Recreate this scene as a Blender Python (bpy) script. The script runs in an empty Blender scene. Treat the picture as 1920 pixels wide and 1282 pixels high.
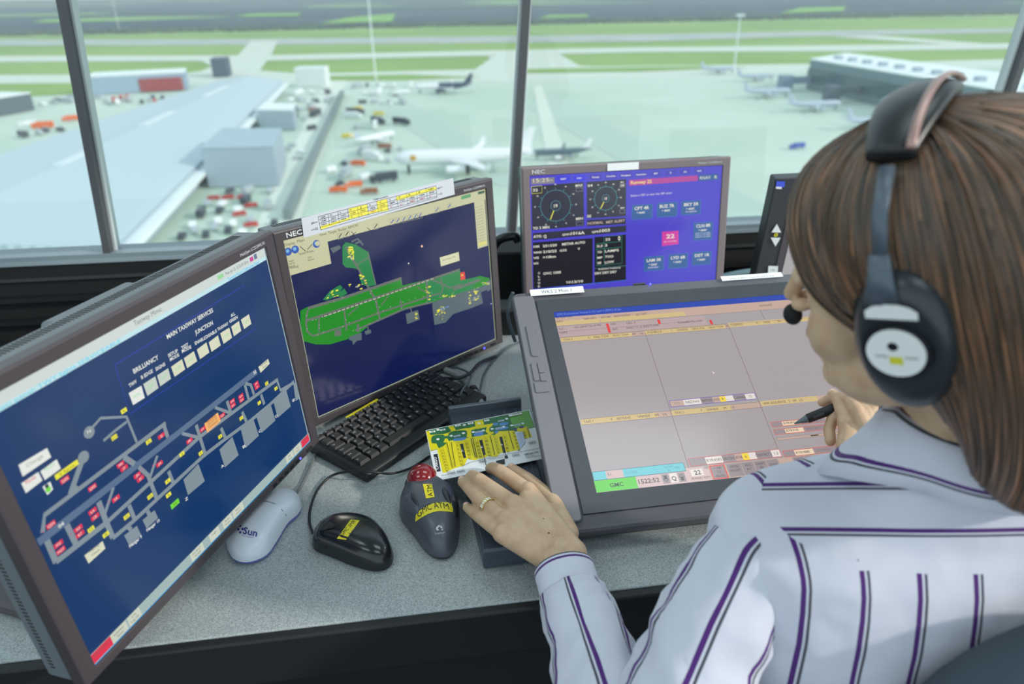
import bpy, bmesh, math, random
from math import sin, cos, pi, radians, atan2, sqrt
from mathutils import Vector, Matrix
random.seed(7)
V = Vector
sc = bpy.context.scene
COL = sc.collection
OFF = 1.40          # camera height above the cab floor; everything is laid out relative to the eye, lifted at the end

# ------------------------------------------------------------------ camera, world, sun, exposure
F = 1308.8
PITCH, ROLL = radians(26.9), radians(-0.96)
_r, _f, _u = V((1, 0, 0)), V((0, cos(PITCH), -sin(PITCH))), V((0, sin(PITCH), cos(PITCH)))
CR = _r * cos(ROLL) + _u * sin(ROLL)
CU = -_r * sin(ROLL) + _u * cos(ROLL)
CF = _f
cam = bpy.data.objects.new('camera', bpy.data.cameras.new('camera'))
COL.objects.link(cam)
cam.data.sensor_width = 36.0
cam.data.lens = F * 36.0 / 1920.0
cam.data.clip_start = 0.02
cam.data.clip_end = 30000
cam.matrix_world = Matrix(((CR.x, CU.x, -CF.x, 0), (CR.y, CU.y, -CF.y, 0), (CR.z, CU.z, -CF.z, 0), (0, 0, 0, 1)))
cam.data.dof.use_dof = True
cam.data.dof.focus_distance = 0.98
cam.data.dof.aperture_fstop = 3.7
sc.camera = cam

def lin(c):
    return tuple(((x / 255.0) / 12.92 if x <= 10.3 else (((x / 255.0) + 0.055) / 1.055) ** 2.4) for x in c[:3])

w = bpy.data.worlds.new('world')
sc.world = w
w.use_nodes = True
nt = w.node_tree
nt.nodes.clear()
o_ = nt.nodes.new('ShaderNodeOutputWorld')
bg = nt.nodes.new('ShaderNodeBackground')
tc = nt.nodes.new('ShaderNodeTexCoord')
sep = nt.nodes.new('ShaderNodeSeparateXYZ')
rmp = nt.nodes.new('ShaderNodeValToRGB')
nt.links.new(tc.outputs['Generated'], sep.inputs[0])
nt.links.new(sep.outputs['Z'], rmp.inputs[0])
rmp.color_ramp.elements[0].position = 0.0
rmp.color_ramp.elements[0].color = (0.80, 0.95, 1.0, 1)
rmp.color_ramp.elements[1].position = 0.6
rmp.color_ramp.elements[1].color = (0.62, 0.80, 0.92, 1)
nt.links.new(rmp.outputs[0], bg.inputs['Color'])
bg.inputs['Strength'].default_value = 1.22
nt.links.new(bg.outputs[0], o_.inputs['Surface'])

sun = bpy.data.objects.new('sun', bpy.data.lights.new('sun', 'SUN'))
COL.objects.link(sun)
sun.data.energy = 2.6
sun.data.angle = radians(3)
sun.data.color = (1.0, 0.93, 0.84)
SAZ, SEL = radians(109), radians(27)      # bearing clockwise from straight ahead, height
sun.rotation_euler = V((sin(SAZ) * cos(SEL), cos(SAZ) * cos(SEL), sin(SEL))).to_track_quat('Z', 'Y').to_euler()

sc.view_settings.view_transform = 'Standard'
sc.view_settings.look = 'None'
sc.view_settings.exposure = 0.0
sc.view_settings.gamma = 1.0
sc.view_settings.use_curve_mapping = False

# added unseen lamps to brighten the cab (their frames are built with the room)
LAMPS = [(-1.2, -0.4), (0.6, -0.4), (-1.2, 0.9), (0.6, 0.9)]
for lx, ly in LAMPS:
    l = bpy.data.lights.new('added_fill_light', 'AREA')
    l.shape = 'RECTANGLE'; l.size = 0.9; l.size_y = 0.5; l.energy = 6; l.color = (0.86, 0.97, 1.0)
    lo = bpy.data.objects.new('added_fill_light', l)
    lo.location = (lx, ly, 1.27)
    COL.objects.link(lo)

# ------------------------------------------------------------------ materials
MATS = {}
def mat(name, c, rough=0.5, metal=0.0, spec=0.5, emit=0, coat=0.0, noise=None, bump=None, alpha=None, sss=0, sheen=0):
    if name in MATS: return MATS[name]
    m = bpy.data.materials.new(name); m.use_nodes = True
    b = m.node_tree.nodes['Principled BSDF']
    col = lin(c)
    b.inputs['Base Color'].default_value = (*col, 1)
    b.inputs['Roughness'].default_value = rough
    b.inputs['Metallic'].default_value = metal
    b.inputs['Specular IOR Level'].default_value = spec
    if coat:
        b.inputs['Coat Weight'].default_value = coat; b.inputs['Coat Roughness'].default_value = 0.15
    if sss:
        b.inputs['Subsurface Weight'].default_value = sss
        b.inputs['Subsurface Radius'].default_value = (0.012, 0.004, 0.002)
        b.inputs['Subsurface Scale'].default_value = 1.0
    if sheen: b.inputs['Sheen Weight'].default_value = sheen
    if emit:
        b.inputs['Emission Color'].default_value = (*col, 1)
        b.inputs['Emission Strength'].default_value = emit
    N = m.node_tree.nodes; L = m.node_tree.links
    if noise:   # (scale, second colour, low, high)
        n = N.new('ShaderNodeTexNoise'); n.inputs['Scale'].default_value = noise[0]; n.inputs['Detail'].default_value = 4
        t = N.new('ShaderNodeTexCoord'); L.new(t.outputs['Object'], n.inputs['Vector'])
        r = N.new('ShaderNodeValToRGB'); L.new(n.outputs['Fac'], r.inputs[0])
        r.color_ramp.elements[0].position = noise[2]; r.color_ramp.elements[1].position = noise[3]
        r.color_ramp.elements[0].color = (*col, 1); r.color_ramp.elements[1].color = (*lin(noise[1]), 1)
        L.new(r.outputs[0], b.inputs['Base Color'])
    if bump:    # (scale, strength, distance)
        n = N.new('ShaderNodeTexNoise'); n.inputs['Scale'].default_value = bump[0]; n.inputs['Detail'].default_value = 3
        t = N.new('ShaderNodeTexCoord'); L.new(t.outputs['Object'], n.inputs['Vector'])
        bp = N.new('ShaderNodeBump'); bp.inputs['Strength'].default_value = bump[1]; bp.inputs['Distance'].default_value = bump[2]
        L.new(n.outputs['Fac'], bp.inputs['Height']); L.new(bp.outputs[0], b.inputs['Normal'])
    MATS[name] = m
    return m

def lcd(c, gain=1.0):     # one display colour: light from the panel under a matt front film
    k = 'lcd_%d_%d_%d_%d' % (*c, int(gain * 100))
    if k in MATS: return MATS[k]
    m = bpy.data.materials.new(k); m.use_nodes = True
    b = m.node_tree.nodes['Principled BSDF']
    b.inputs['Base Color'].default_value = (0.012, 0.012, 0.014, 1)
    b.inputs['Roughness'].default_value = 0.16
    b.inputs['Specular IOR Level'].default_value = 0.5
    b.inputs['Emission Color'].default_value = (*lin(c), 1)
    b.inputs['Emission Strength'].default_value = gain
    MATS[k] = m
    return m

# ------------------------------------------------------------------ mesh helpers
class MB:
    def __init__(s): s.v = []; s.f = []; s.m = []; s.uv = {}; s.mats = []
    def mi(s, m):
        if m is None: return 0
        if m not in s.mats: s.mats.append(m)
        return s.mats.index(m)
    def add(s, vs, fs, m=None, M=None):
        b = len(s.v); k = s.mi(m)
        for p in vs:
            p = V(p); s.v.append(M @ p if M else p)
        for f in fs: s.f.append([b + i for i in f]); s.m.append(k)
        return b
    def box(s, c, d, m=None, M=None):
        x, y, z = c; a, b, h = d[0] / 2, d[1] / 2, d[2] / 2
        vs = [(x + i * a, y + j * b, z + k * h) for k in (-1, 1) for j in (-1, 1) for i in (-1, 1)]
        s.add(vs, [(0, 2, 3, 1), (4, 5, 7, 6), (0, 1, 5, 4), (2, 6, 7, 3), (0, 4, 6, 2), (1, 3, 7, 5)], m, M); return s
    def rbox(s, c, d, r, axis='z', m=None, M=None, seg=5, e=0.0):
        # prism with rounded corners around `axis`, edge chamfer e
        ax = {'x': (1, 2, 0), 'y': (2, 0, 1), 'z': (0, 1, 2)}[axis]
        A, B, H = d[ax[0]] / 2, d[ax[1]] / 2, d[ax[2]] / 2
        def ring(inset, h):
            out = []
            rr = max(r - inset, 1e-5)
            for cx, cy, a0 in ((A - r, B - r, 0), (-A + r, B - r, 90), (-A + r, -B + r, 180), (A - r, -B + r, 270)):
                for k in range(seg + 1):
                    a = radians(a0 + 90 * k / seg)
                    p = [0, 0, 0]; p[ax[0]] = cx + rr * cos(a); p[ax[1]] = cy + rr * sin(a); p[ax[2]] = h
                    out.append((p[0] + c[0], p[1] + c[1], p[2] + c[2]))
            return out
        rs = [ring(e, -H), ring(0, -H + e), ring(0, H - e), ring(e, H)] if e else [ring(0, -H), ring(0, H)]
        s.loft(rs, True, True, True, m, M); return s
    def loft(s, rings, closed=True, cap0=False, cap1=False, m=None, M=None):
        n = len(rings[0]); vs = [p for r in rings for p in r]; fs = []
        for i in range(len(rings) - 1):
            for j in range(n if closed else n - 1):
                k = (j + 1) % n
                fs.append((i * n + j, i * n + k, (i + 1) * n + k, (i + 1) * n + j))
        if cap0: fs.append(tuple(reversed(range(n))))
        if cap1: fs.append(tuple((len(rings) - 1) * n + j for j in range(n)))
        s.add(vs, fs, m, M); return s
    def tube(s, pts, r, n=8, m=None, cap=True, M=None):
        pts = [V(p) for p in pts]; rings = []; up = None
        for i, p in enumerate(pts):
            t = (pts[min(i + 1, len(pts) - 1)] - pts[max(i - 1, 0)]).normalized()
            if up is None:
                up = V((0, 0, 1)) if abs(t.z) < 0.9 else V((1, 0, 0))
            a = t.cross(up); a.normalize(); up = a.cross(t)
            rr = r(i / (len(pts) - 1)) if callable(r) else (r[i] if isinstance(r, (list, tuple)) else r)
            rings.append([p + a * (rr * cos(2 * pi * k / n)) + up * (rr * sin(2 * pi * k / n)) for k in range(n)])
        s.loft(rings, True, cap, cap, m, M); return s
    def cyl(s, p, q, r, n=20, m=None, r2=None, M=None):
        return s.tube([p, q], [r, r if r2 is None else r2], n, m, M=M)
    def prism(s, pts, z0, z1, m=None, M=None):
        n = len(pts); vs = [(x, y, z0) for x, y in pts] + [(x, y, z1) for x, y in pts]
        fs = [tuple(reversed(range(n))), tuple(range(n, 2 * n))] + [(i, (i + 1) % n, n + (i + 1) % n, n + i) for i in range(n)]
        s.add(vs, fs, m, M); return s
    def sphere(s, c, r, m=None, nu=20, nv=12, sc_=(1, 1, 1), M=None):
        c = V(c); rings = []
        for i in range(1, nv):
            a = pi * i / nv
            rings.append([(c.x + r * sc_[0] * sin(a) * cos(2 * pi * k / nu), c.y + r * sc_[1] * sin(a) * sin(2 * pi * k / nu), c.z - r * sc_[2] * cos(a)) for k in range(nu)])
        s.loft(rings, True, True, True, m, M); return s

REG = {}
def obj(name, mb, m=None, parent=None, smooth=False, bevel=0, bseg=2, sub=0, angle=40, clean=True):
    me = bpy.data.meshes.new(name)
    inv = REG[parent.name].inverted() if parent is not None and parent.name in REG else None
    vs = [inv @ p for p in mb.v] if inv else mb.v
    me.from_pydata([tuple(p) for p in vs], [], mb.f)
    for k in (mb.mats or ([m] if m else [])): me.materials.append(k)
    if mb.mats:
        for p, k in zip(me.polygons, mb.m): p.material_index = k
    if mb.uv:
        uvl = me.uv_layers.new(name='UVMap')
        for p in me.polygons:
            for li in p.loop_indices:
                uvl.data[li].uv = mb.uv.get(me.loops[li].vertex_index, (0, 0))
    me.validate()
    if clean:
        b = bmesh.new(); b.from_mesh(me); bmesh.ops.recalc_face_normals(b, faces=b.faces); b.to_mesh(me); b.free()
    if smooth:
        for p in me.polygons: p.use_smooth = True
        if smooth != 'all':
            b = bmesh.new(); b.from_mesh(me); th = radians(angle)
            for e in b.edges:
                if len(e.link_faces) == 2 and e.calc_face_angle(0) > th: e.smooth = False
            b.to_mesh(me); b.free()
    o = bpy.data.objects.new(name, me); COL.objects.link(o)
    if bevel:
        md = o.modifiers.new('bevel', 'BEVEL'); md.width = bevel; md.segments = bseg; md.limit_method = 'ANGLE'; md.angle_limit = radians(30)
        for p in me.polygons: p.use_smooth = True
        md.harden_normals = True
    if sub:
        md = o.modifiers.new('sub', 'SUBSURF'); md.levels = sub; md.render_levels = sub
        for p in me.polygons: p.use_smooth = True
    if parent is not None:
        o.parent = parent
        REG[o.name] = REG.get(parent.name, Matrix.Identity(4)).copy()
    return o

def tag(o, label, cat=None, group=None, kind=None):
    if label: o['label'] = label
    if cat: o['category'] = cat
    if group: o['group'] = group
    if kind: o['kind'] = kind
    return o

def thing(name, label, cat, loc=(0, 0, 0), rotz=0, group=None):
    o = bpy.data.objects.new(name, None); COL.objects.link(o)
    o.location = loc; o.rotation_euler = (0, 0, rotz); o.empty_display_size = 0.05
    REG[o.name] = Matrix.Translation(V(loc)) @ Matrix.Rotation(rotz, 4, 'Z')
    return tag(o, label, cat, group)

def recenter(o, p):     # move a single-mesh thing's origin to point p
    p = V(p); o.data.transform(Matrix.Translation(-p)); o.location = p; return o

def struct(name, mb, m=None, **k):
    o = obj(name, mb, m, **k); o['kind'] = 'structure'; return o

def dup(root, loc=None, rotz=None, label=None, group=None):
    r = root.copy(); COL.objects.link(r)
    if loc is not None: r.location = loc
    if rotz is not None: r.rotation_euler = (0, 0, rotz)
    if label: r['label'] = label
    if group: r['group'] = group
    for ch in list(root.children):
        c = ch.copy(); COL.objects.link(c); c.parent = r
        for g in list(ch.children):
            d = g.copy(); COL.objects.link(d); d.parent = c
    return r

# ---- measuring helpers: the view ray through a point of the photograph, cut by a real plane of the place
def ray(px, py): return CF + CR * ((px - 960) / F) - CU * ((py - 641) / F)
def onz(px, py, z): d = ray(px, py); return d * (z / d.z)
def onplane(px, py, c, n): d = ray(px, py); return d * (n.dot(c) / n.dot(d))
def crop(x0, y0, s): return lambda x, y: (x0 + x / s, y0 + y / s)

_tcache = {}
def text_geo(t, bold=False):
    k = (t, bold)
    if k in _tcache: return _tcache[k]
    cu = bpy.data.curves.new('t', 'FONT'); cu.body = t; cu.size = 1; cu.resolution_u = 2
    if bold: cu.offset = 0.022
    ob = bpy.data.objects.new('t', cu); COL.objects.link(ob)
    bpy.context.view_layer.update()
    me = bpy.data.meshes.new_from_object(ob.evaluated_get(bpy.context.evaluated_depsgraph_get()))
    vs = [(v.co.x, v.co.y) for v in me.vertices]; fs = [tuple(p.vertices) for p in me.polygons]
    bpy.data.objects.remove(ob); bpy.data.curves.remove(cu); bpy.data.meshes.remove(me)
    x0 = min(v[0] for v in vs); x1 = max(v[0] for v in vs)
    _tcache[k] = ([(a - x0, b) for a, b in vs], fs, x1 - x0)
    return _tcache[k]

class Draw:
    """flat print or display picture on a plane; c centre, rt/up unit axes, towards = viewer side normal"""
    def __init__(s, c, rt, up, step=0.000006, base=0.0):
        s.c, s.rt, s.up = V(c), V(rt), V(up); s.n = s.rt.cross(s.up).normalized()
        s.mb = MB(); s.lay = base; s.step = step; s.cr = lambda x, y: (x, y)
    def uv(s, p):
        q = onplane(*s.cr(*p), s.c, s.n) - s.c
        return (q.dot(s.rt), q.dot(s.up))
    def at(s, u, lay=None): return s.c + s.rt * u[0] + s.up * u[1] + s.n * (s.lay if lay is None else lay)
    def polyuv(s, pts, m):
        s.lay += s.step * 0.4
        s.mb.add([s.at(p) for p in pts], [tuple(range(len(pts)))], m)
    def poly(s, pts, m): s.polyuv([s.uv(p) for p in pts], m)
    def up1(s): s.lay += s.step
    def rect(s, p, q, m):       # two opposite corners, panel-aligned
        a, b = s.uv(p), s.uv(q); s.polyuv([(a[0], a[1]), (b[0], a[1]), (b[0], b[1]), (a[0], b[1])], m)
    def rectuv(s, x0, y0, x1, y1, m): s.polyuv([(x0, y0), (x1, y0), (x1, y1), (x0, y1)], m)
    def frame(s, p, q, w, m):
        a, b = s.uv(p), s.uv(q)
        s.frameuv(min(a[0], b[0]), min(a[1], b[1]), max(a[0], b[0]), max(a[1], b[1]), w, m)
    def frameuv(s, x0, y0, x1, y1, w, m):
        s.rectuv(x0, y0, x1, y0 + w, m); s.rectuv(x0, y1 - w, x1, y1, m); s.rectuv(x0, y0, x0 + w, y1, m); s.rectuv(x1 - w, y0, x1, y1, m)
    def line(s, pts, w, m):
        q = [V(s.uv(p)) for p in pts]; s.lineuv(q, w, m)
    def lineuv(s, q, w, m):
        q = [V(p) for p in q]
        L = []; R_ = []
        for i, p in enumerate(q):
            d = (q[min(i + 1, len(q) - 1)] - q[max(i - 1, 0)])
            d.normalize(); n = V((-d.y, d.x)) * (w / 2); L.append(p + n); R_.append(p - n)
        for i in range(len(q) - 1): s.polyuv([L[i], L[i + 1], R_[i + 1], R_[i]], m)
    def disc(s, p, r, m, n=20):
        c = s.uv(p); s.polyuv([(c[0] + r * cos(2 * pi * k / n), c[1] + r * sin(2 * pi * k / n)) for k in range(n)], m)
    def ring(s, p, r, w, m, n=36):
        c = s.uv(p)
        s.lineuv([(c[0] + r * cos(2 * pi * k / n), c[1] + r * sin(2 * pi * k / n)) for k in range(n + 1)], w, m)
    def text(s, t, p, q, m, h=None, bold=False):    # from left baseline end p to right baseline end q
        a, b = V(s.uv(p)), V(s.uv(q)); s.textuv(t, a, b, m, h, bold)
    def textuv(s, t, a, b, m, h=None, bold=False):
        a, b = V(a), V(b)
        vs, fs, wd = text_geo(t, bold)
        d = b - a; k = d.length / wd; d.normalize(); n = V((-d.y, d.x)); ky = k if h is None else h / 0.72
        s.lay += s.step
        s.mb.add([s.at(a + d * (x * k) + n * (y * ky)) for x, y in vs], fs, m)
        s.lay += s.step * 0.1
    def texth(s, t, a, h, m, bold=False, align=0, wf=1.0):    # uv anchor, cap height
        vs, fs, wd = text_geo(t, bold); k = h / 0.72 * wf
        a = V(a) - V((wd * k * align, 0)); s.textuv(t, a, a + V((wd * k, 0)), m, h, bold)
    def obj(s, name, parent): return obj(name, s.mb, None, parent, clean=False)

# ------------------------------------------------------------------ the cab: desk, sill, windows
DZ = -0.66                       # desk top
ddir = V((0.992, 0.128, 0)).normalized()      # run of the desk's front edge
dnor = V((-ddir.y, ddir.x, 0))
dm = mat('desk_laminate', (122, 130, 131), 0.42, noise=(760, (184, 191, 192), 0.32, 0.66))
blk = mat('black_plastic', (22, 24, 27), 0.45)
blkm = mat('black_matt', (14, 16, 18), 0.75)
d0 = V((-0.576, 0.535, 0))
def dpt(a, b): p = d0 + ddir * a + dnor * b; return (p.x, p.y)
desk = thing('desk', 'long speckled grey console desk with a black front edge under the screens', 'desk', (0, 1.0, -OFF))
t = MB(); t.prism([dpt(-1.6, 0), dpt(2.9, 0), dpt(2.9, 0.86), dpt(-1.6, 0.66)], DZ - 0.028, DZ)
obj('worktop', t, dm, desk, bevel=0.002)
t = MB(); t.prism([dpt(-1.6, -0.012), dpt(2.9, -0.012), dpt(2.9, 0.002), dpt(-1.6, 0.002)], DZ - 0.075, DZ - 0.002)
obj('edge_bumper', t, mat('bumper', (20, 22, 25), 0.6), desk, bevel=0.004, bseg=3)
t = MB(); t.prism([dpt(-1.6, 0.02), dpt(2.9, 0.02), dpt(2.9, 0.05), dpt(-1.6, 0.05)], -OFF, DZ - 0.028)
obj('front_panel', t, blkm, desk)

fl = MB(); fl.box((0.2, -0.4, -OFF - 0.05), (7.4, 5.6, 0.1))
struct('floor', fl, mat('carpet', (40, 44, 50), 0.95, noise=(300, (56, 60, 66), 0.4, 0.6)))
cl = MB(); cl.box((-0.5, 0.1, 1.34), (5.4, 4.2, 0.1))
struct('ceiling', cl, mat('ceiling_tile', (205, 212, 212), 0.9, noise=(40, (190, 197, 198), 0.45, 0.6)))
lampm = mat('added_lamp_diffuser', (240, 250, 255), 0.5, emit=2.0)
for i, (lx, ly) in enumerate(LAMPS):  # panels for the lamps added out of view to raise the indoor light
    t_ = thing('added_lamp', 'added flat white lamp panel, out of view above the console', 'ceiling lamp', (lx, ly, 1.29), 0, 'added lamps under the cab roof')
    m_ = MB(); m_.box((lx, ly, 1.283), (0.94, 0.54, 0.014)); obj('added_lamp_frame', m_, mat('added_lamp_frame', (210, 214, 216), 0.5), t_, bevel=0.003)

# window wall: sill line and leaning mullions measured from the photograph
sd = V((0.996, 0.091, 0)).normalized()
wn = V((-0.091, 0.995, 0)).normalized()             # outwards
md_ = V((0.075, 0.045, 0.996)).normalized()         # mullion direction, upwards
WC = V((0, 1.78, -0.575))                            # point on the sill top
def wp(a, h, o=0): return WC + sd * a + md_ * h + wn * o
frm = mat('window_frame', (190, 198, 200), 0.45)
frd = mat('window_gasket', (78, 80, 84), 0.5)
def wn_plane(px, py):
    n = sd.cross(md_).normalized(); q = onplane(px, py, WC, n) - WC
    # solve in the (sd, md_) basis
    h = q.z / md_.z; a = (q - md_ * h).dot(sd); return a, h
A1 = wn_plane(167, 235)[0]; A2 = wn_plane(972, 218)[0]; A3 = wn_plane(1903, 112)[0]
bars = [A1 * 2 - A2 - 0.06, A1, A2, A3, A3 + (A3 - A2)]
def bar_box(mb, a0, a1, h0, h1, o0, o1, m=None):
    vs = [wp(a, h, o) for h in (h0, h1) for o in (o0, o1) for a in (a0, a1)]
    mb.add(vs, [(0, 2, 3, 1), (4, 5, 7, 6), (0, 1, 5, 4), (2, 6, 7, 3), (0, 4, 6, 2), (1, 3, 7, 5)], m)
H = 1.88
for i, a in enumerate(bars):
    b_ = MB()
    bar_box(b_, a - 0.0085, a + 0.0085, -0.0, H, -0.03, 0.02, frd)
    bar_box(b_, a - 0.014, a - 0.0085, -0.0, H, -0.008, 0.02, frm)
    bar_box(b_, a + 0.0085, a + 0.014, -0.0, H, -0.008, 0.02, frm)
    struct('trim_%d' % (i + 1), b_)
gl = bpy.data.materials.new('window_glass'); gl.use_nodes = True
n_ = gl.node_tree.nodes; l_ = gl.node_tree.links; n_.clear()
go = n_.new('ShaderNodeOutputMaterial'); mx = n_.new('ShaderNodeMixShader'); tr = n_.new('ShaderNodeBsdfTransparent'); gs = n_.new('ShaderNodeBsdfGlossy')
tr.inputs[0].default_value = (0.95, 0.985, 0.972, 1); gs.inputs['Roughness'].default_value = 0.02; gs.inputs[0].default_value = (1, 1, 1, 1)
fr = n_.new('ShaderNodeFresnel'); fr.inputs[0].default_value = 1.5
l_.new(fr.outputs[0], mx.inputs[0]); l_.new(tr.outputs[0], mx.inputs[1]); l_.new(gs.outputs[0], mx.inputs[2]); l_.new(mx.outputs[0], go.inputs[0])
for i in range(len(bars) - 1):
    b_ = MB(); b_.add([wp(bars[i] + 0.02, 0.0), wp(bars[i + 1] - 0.02, 0.0), wp(bars[i + 1] - 0.02, H), wp(bars[i] + 0.02, H)], [(0, 1, 2, 3)])
    struct('window_%d' % (i + 1), b_, gl, clean=False)
L0, L1 = bars[0] - 0.3, bars[-1] + 0.3
sl = MB()
bar_box(sl, L0, L1, -0.012, 0.0, -0.032, 0.04, mat('sill_grey', (126, 140, 148), 0.4))
bar_box(sl, L0, L1, -0.022, -0.012, -0.034, -0.0, mat('sill_light', (142, 156, 164), 0.35))
struct('trim_6', sl)
lw = MB()
bar_box(lw, L0, L1, -0.85, -0.022, -0.03, 0.04, blkm)
for k, (h, th, o) in enumerate(((-0.055, 0.006, -0.078), (-0.10, 0.012, -0.09), (-0.16, 0.012, -0.09), (-0.22, 0.012, -0.09), (-0.28, 0.012, -0.09))):
    bar_box(lw, L0, L1, h - th, h, o + 0.04, -0.03, mat('wall_rib', (52, 57, 60), 0.5) if k == 0 else blk)
struct('wall_front', lw)

# ------------------------------------------------------------------ the three desktop screens
bezm = mat('monitor_bezel', (70, 64, 68), 0.38)
casem = mat('monitor_case', (104, 112, 118), 0.5)
slotm = mat('monitor_slot', (26, 28, 30), 0.8)
silver = mat('silver_print', (205, 208, 210), 0.4)
ledm = mat('blue_led', (60, 60, 255), 0.4, emit=6)
def panel_axes(p):
    x, y, z, yaw, tilt = p
    yaw, tilt = radians(yaw), radians(tilt)
    rt = V((cos(yaw), sin(yaw), 0)); nb = V((-sin(yaw), cos(yaw), 0))
    up = V((0, 0, 1)) * cos(tilt) + nb * sin(tilt); c = V((x, y, z))
    bk = up.cross(rt).normalized() * -1
    bk = (nb * cos(tilt) - V((0, 0, 1)) * sin(tilt)).normalized()
    M = Matrix(((rt.x, bk.x, up.x, c.x), (rt.y, bk.y, up.y, c.y), (rt.z, bk.z, up.z, c.z), (0, 0, 0, 1)))
    return c, rt, bk, up, M
def monitor(p, label, group=None, logo=0.0, bezb=0.0125, bez=0.017, bezt=0.0175, case=None, bezmat=None):
    W_, H_ = 0.408, 0.306
    c, rt, bk, up, M = panel_axes(p)
    yaw = radians(p[3]); base = c + bk * 0.12; base.z = DZ
    t = thing('monitor', label, 'monitor', base, yaw, group)
    X, Z = W_ / 2, H_ / 2
    # bezel ring, gently raised
    def rr(x, z, y): return [(-x, y, -z), (x, y, -z), (x, y, z), (-x, y, z)]
    bb = bezt - bezb
    def rb(x, z, y): return [(-x, y, -z + bb), (x, y, -z + bb), (x, y, z), (-x, y, z)]
    b = MB(); b.loft([rr(X, Z, 0.0), rr(X + .001, Z + .001, -0.0035), rb(X + bez - .003, Z + bezt - .003, -0.005), rb(X + bez, Z + bezt, -0.003), rb(X + bez, Z + bezt, 0.014), rr(X, Z, 0.014)], M=M)
    obj('bezel', b, bezmat or bezm, t, bevel=0.0006, bseg=1)
    b = MB(); XO, ZO = X + bez - .002, Z + bezt - .002
    b.loft([rb(XO, ZO, 0.0145), rb(XO, ZO, 0.048), rr(XO - .016, ZO - .022, 0.064)], True, True, True, M=M)
    b.loft([rr(0.09, 0.115, 0.064), rr(0.085, 0.105, 0.090), rr(0.07, 0.09, 0.095)], True, True, True, M=M)
    obj('casing', b, case or casem, t, bevel=0.002)
    n = 92
    for z in (ZO + 0.0001, -ZO - 0.0001 + bb):
        b = MB()
        for k in range(n): b.box((-XO + 0.02 + (2 * XO - 0.04) * k / (n - 1), 0.036, z), (0.0018, 0.014, 0.0006), M=M)
        obj('vent_row', b, slotm, t)
    for x in (-XO - 0.0001, XO + 0.0001):
        b = MB()
        for k in range(64): b.box((x, 0.036, -ZO + 0.02 + (2 * ZO - 0.04) * k / 63), (0.0006, 0.006, 0.0016), M=M)
        obj('vent_row', b, slotm, t)
    # stand: neck and foot
    b = MB(); q = c + bk * 0.098
    b.rbox((q.x, q.y, 0), (0.12, 0.02, 0.0), 0.009) if False else None
    nb = V((-sin(yaw), cos(yaw), 0))
    s0 = c + bk * 0.085 - V((0, 0, 0.03)); s1 = V((c.x, c.y, DZ + 0.02)) + nb * 0.16
    b = MB()
    def sec(pt, wx, wy): return [pt + rt * i * wx + nb * j * wy for i, j in ((-1, -1), (1, -1), (1, 1), (-1, 1))]
    b.loft([sec(s0 + V((0, 0, .05)), .05, .012), sec(s0, .055, .016), sec(s1, .06, .02)], True, True, True)
    obj('stand_neck', b, casem, t, bevel=0.004)
    b = MB(); Mb = Matrix.Translation(V((c.x, c.y, DZ)) + nb * 0.155) @ Matrix.Rotation(yaw, 4, 'Z')
    b.rbox((0, 0, 0.0105), (0.30, 0.21, 0.02), 0.03, 'z', M=Mb, e=0.004)
    obj('stand_foot', b, bezm, t, smooth=True)
    # power lamp and keys on the lower bezel
    for k in range(5):
        b = MB(); b.rbox((X - 0.10 + k * 0.014, -0.0052, -Z - bezb / 2), (0.008, 0.001, 0.003), 0.001, 'y', M=M); obj('control_key', b, slotm, t)
    b = MB(); b.rbox((X - 0.012, -0.0052, -Z - bezb / 2), (0.014, 0.001, 0.004), 0.0015, 'y', M=M); obj('power_key', b, slotm, t)
    b = MB(); b.sphere((X - 0.036, -0.0048, -Z - bezb / 2), 0.0017, M=M, nu=10, nv=6)
    obj('power_light', b, ledm, t, smooth=True)['label'] = 'tiny blue glowing power light'
    # maker's lettering as printed on the bezel
    d = Draw(c - bk * 0.0052, rt, up)
    d.textuv('NEC', (-X + 0.004 - logo, Z + 0.0045), (-X + 0.030 - logo * 1.2, Z + 0.0045), silver, 0.0075, True)
    d.obj('maker_name', t); d = Draw(c - bk * 0.0052, rt, up)
    d.textuv('MultiSync LCD2090UXi', (X - 0.055, Z + 0.006), (X - 0.004, Z + 0.006), silver, 0.0042)
    d.obj('model_name', t)
    return t, c, rt, bk, up, M

P1 = (-0.3771, 0.6839, -0.4535, 72.73, 3.29)
P2 = (-0.1866, 1.1372, -0.4851, 43.82, 3.26)
P3 = (0.2454, 1.4067, -0.4881, 9.08, 7.61)
PC = (0.3027, 0.9167, -0.5374, 8.09, 65.85)
WX, WZ = 0.204, 0.153

# --- left screen: taxiway lighting panel
m1, c1, rt1, bk1, up1, M1 = monitor(P1, 'nearest dark grey monitor, at left, showing a blue taxiway lighting panel', logo=.008)
D = Draw(c1 - bk1 * 0.0002, rt1, up1)
cA, cB, cC, cD = crop(40, 740, 3.772), crop(340, 640, 4.93), crop(0, 440, 2.787), crop(0, 820, 2.774)
I_ = lambda x, y: (x, y)
def pp(cr, *pts): return [cr(*p) for p in pts]
navy = lcd((4, 50, 100), 1.0); tx = lcd((128, 143, 152)); rw = lcd((88, 110, 140)); wht = lcd((226, 230, 224)); crm = lcd((214, 216, 190))
gr_ = lcd((150, 215, 150)); cy = lcd((150, 222, 238)); yl = lcd((232, 226, 60)); rd = lcd((222, 48, 78)); og = lcd((240, 176, 112)); dk = lcd((52, 62, 70)); bl = lcd((36, 60, 190)); mg = lcd((200, 70, 150)); grn = lcd((110, 215, 60)); olv = lcd((120, 120, 20))
D.rectuv(-WX, -WZ, WX, WZ, navy)
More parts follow.
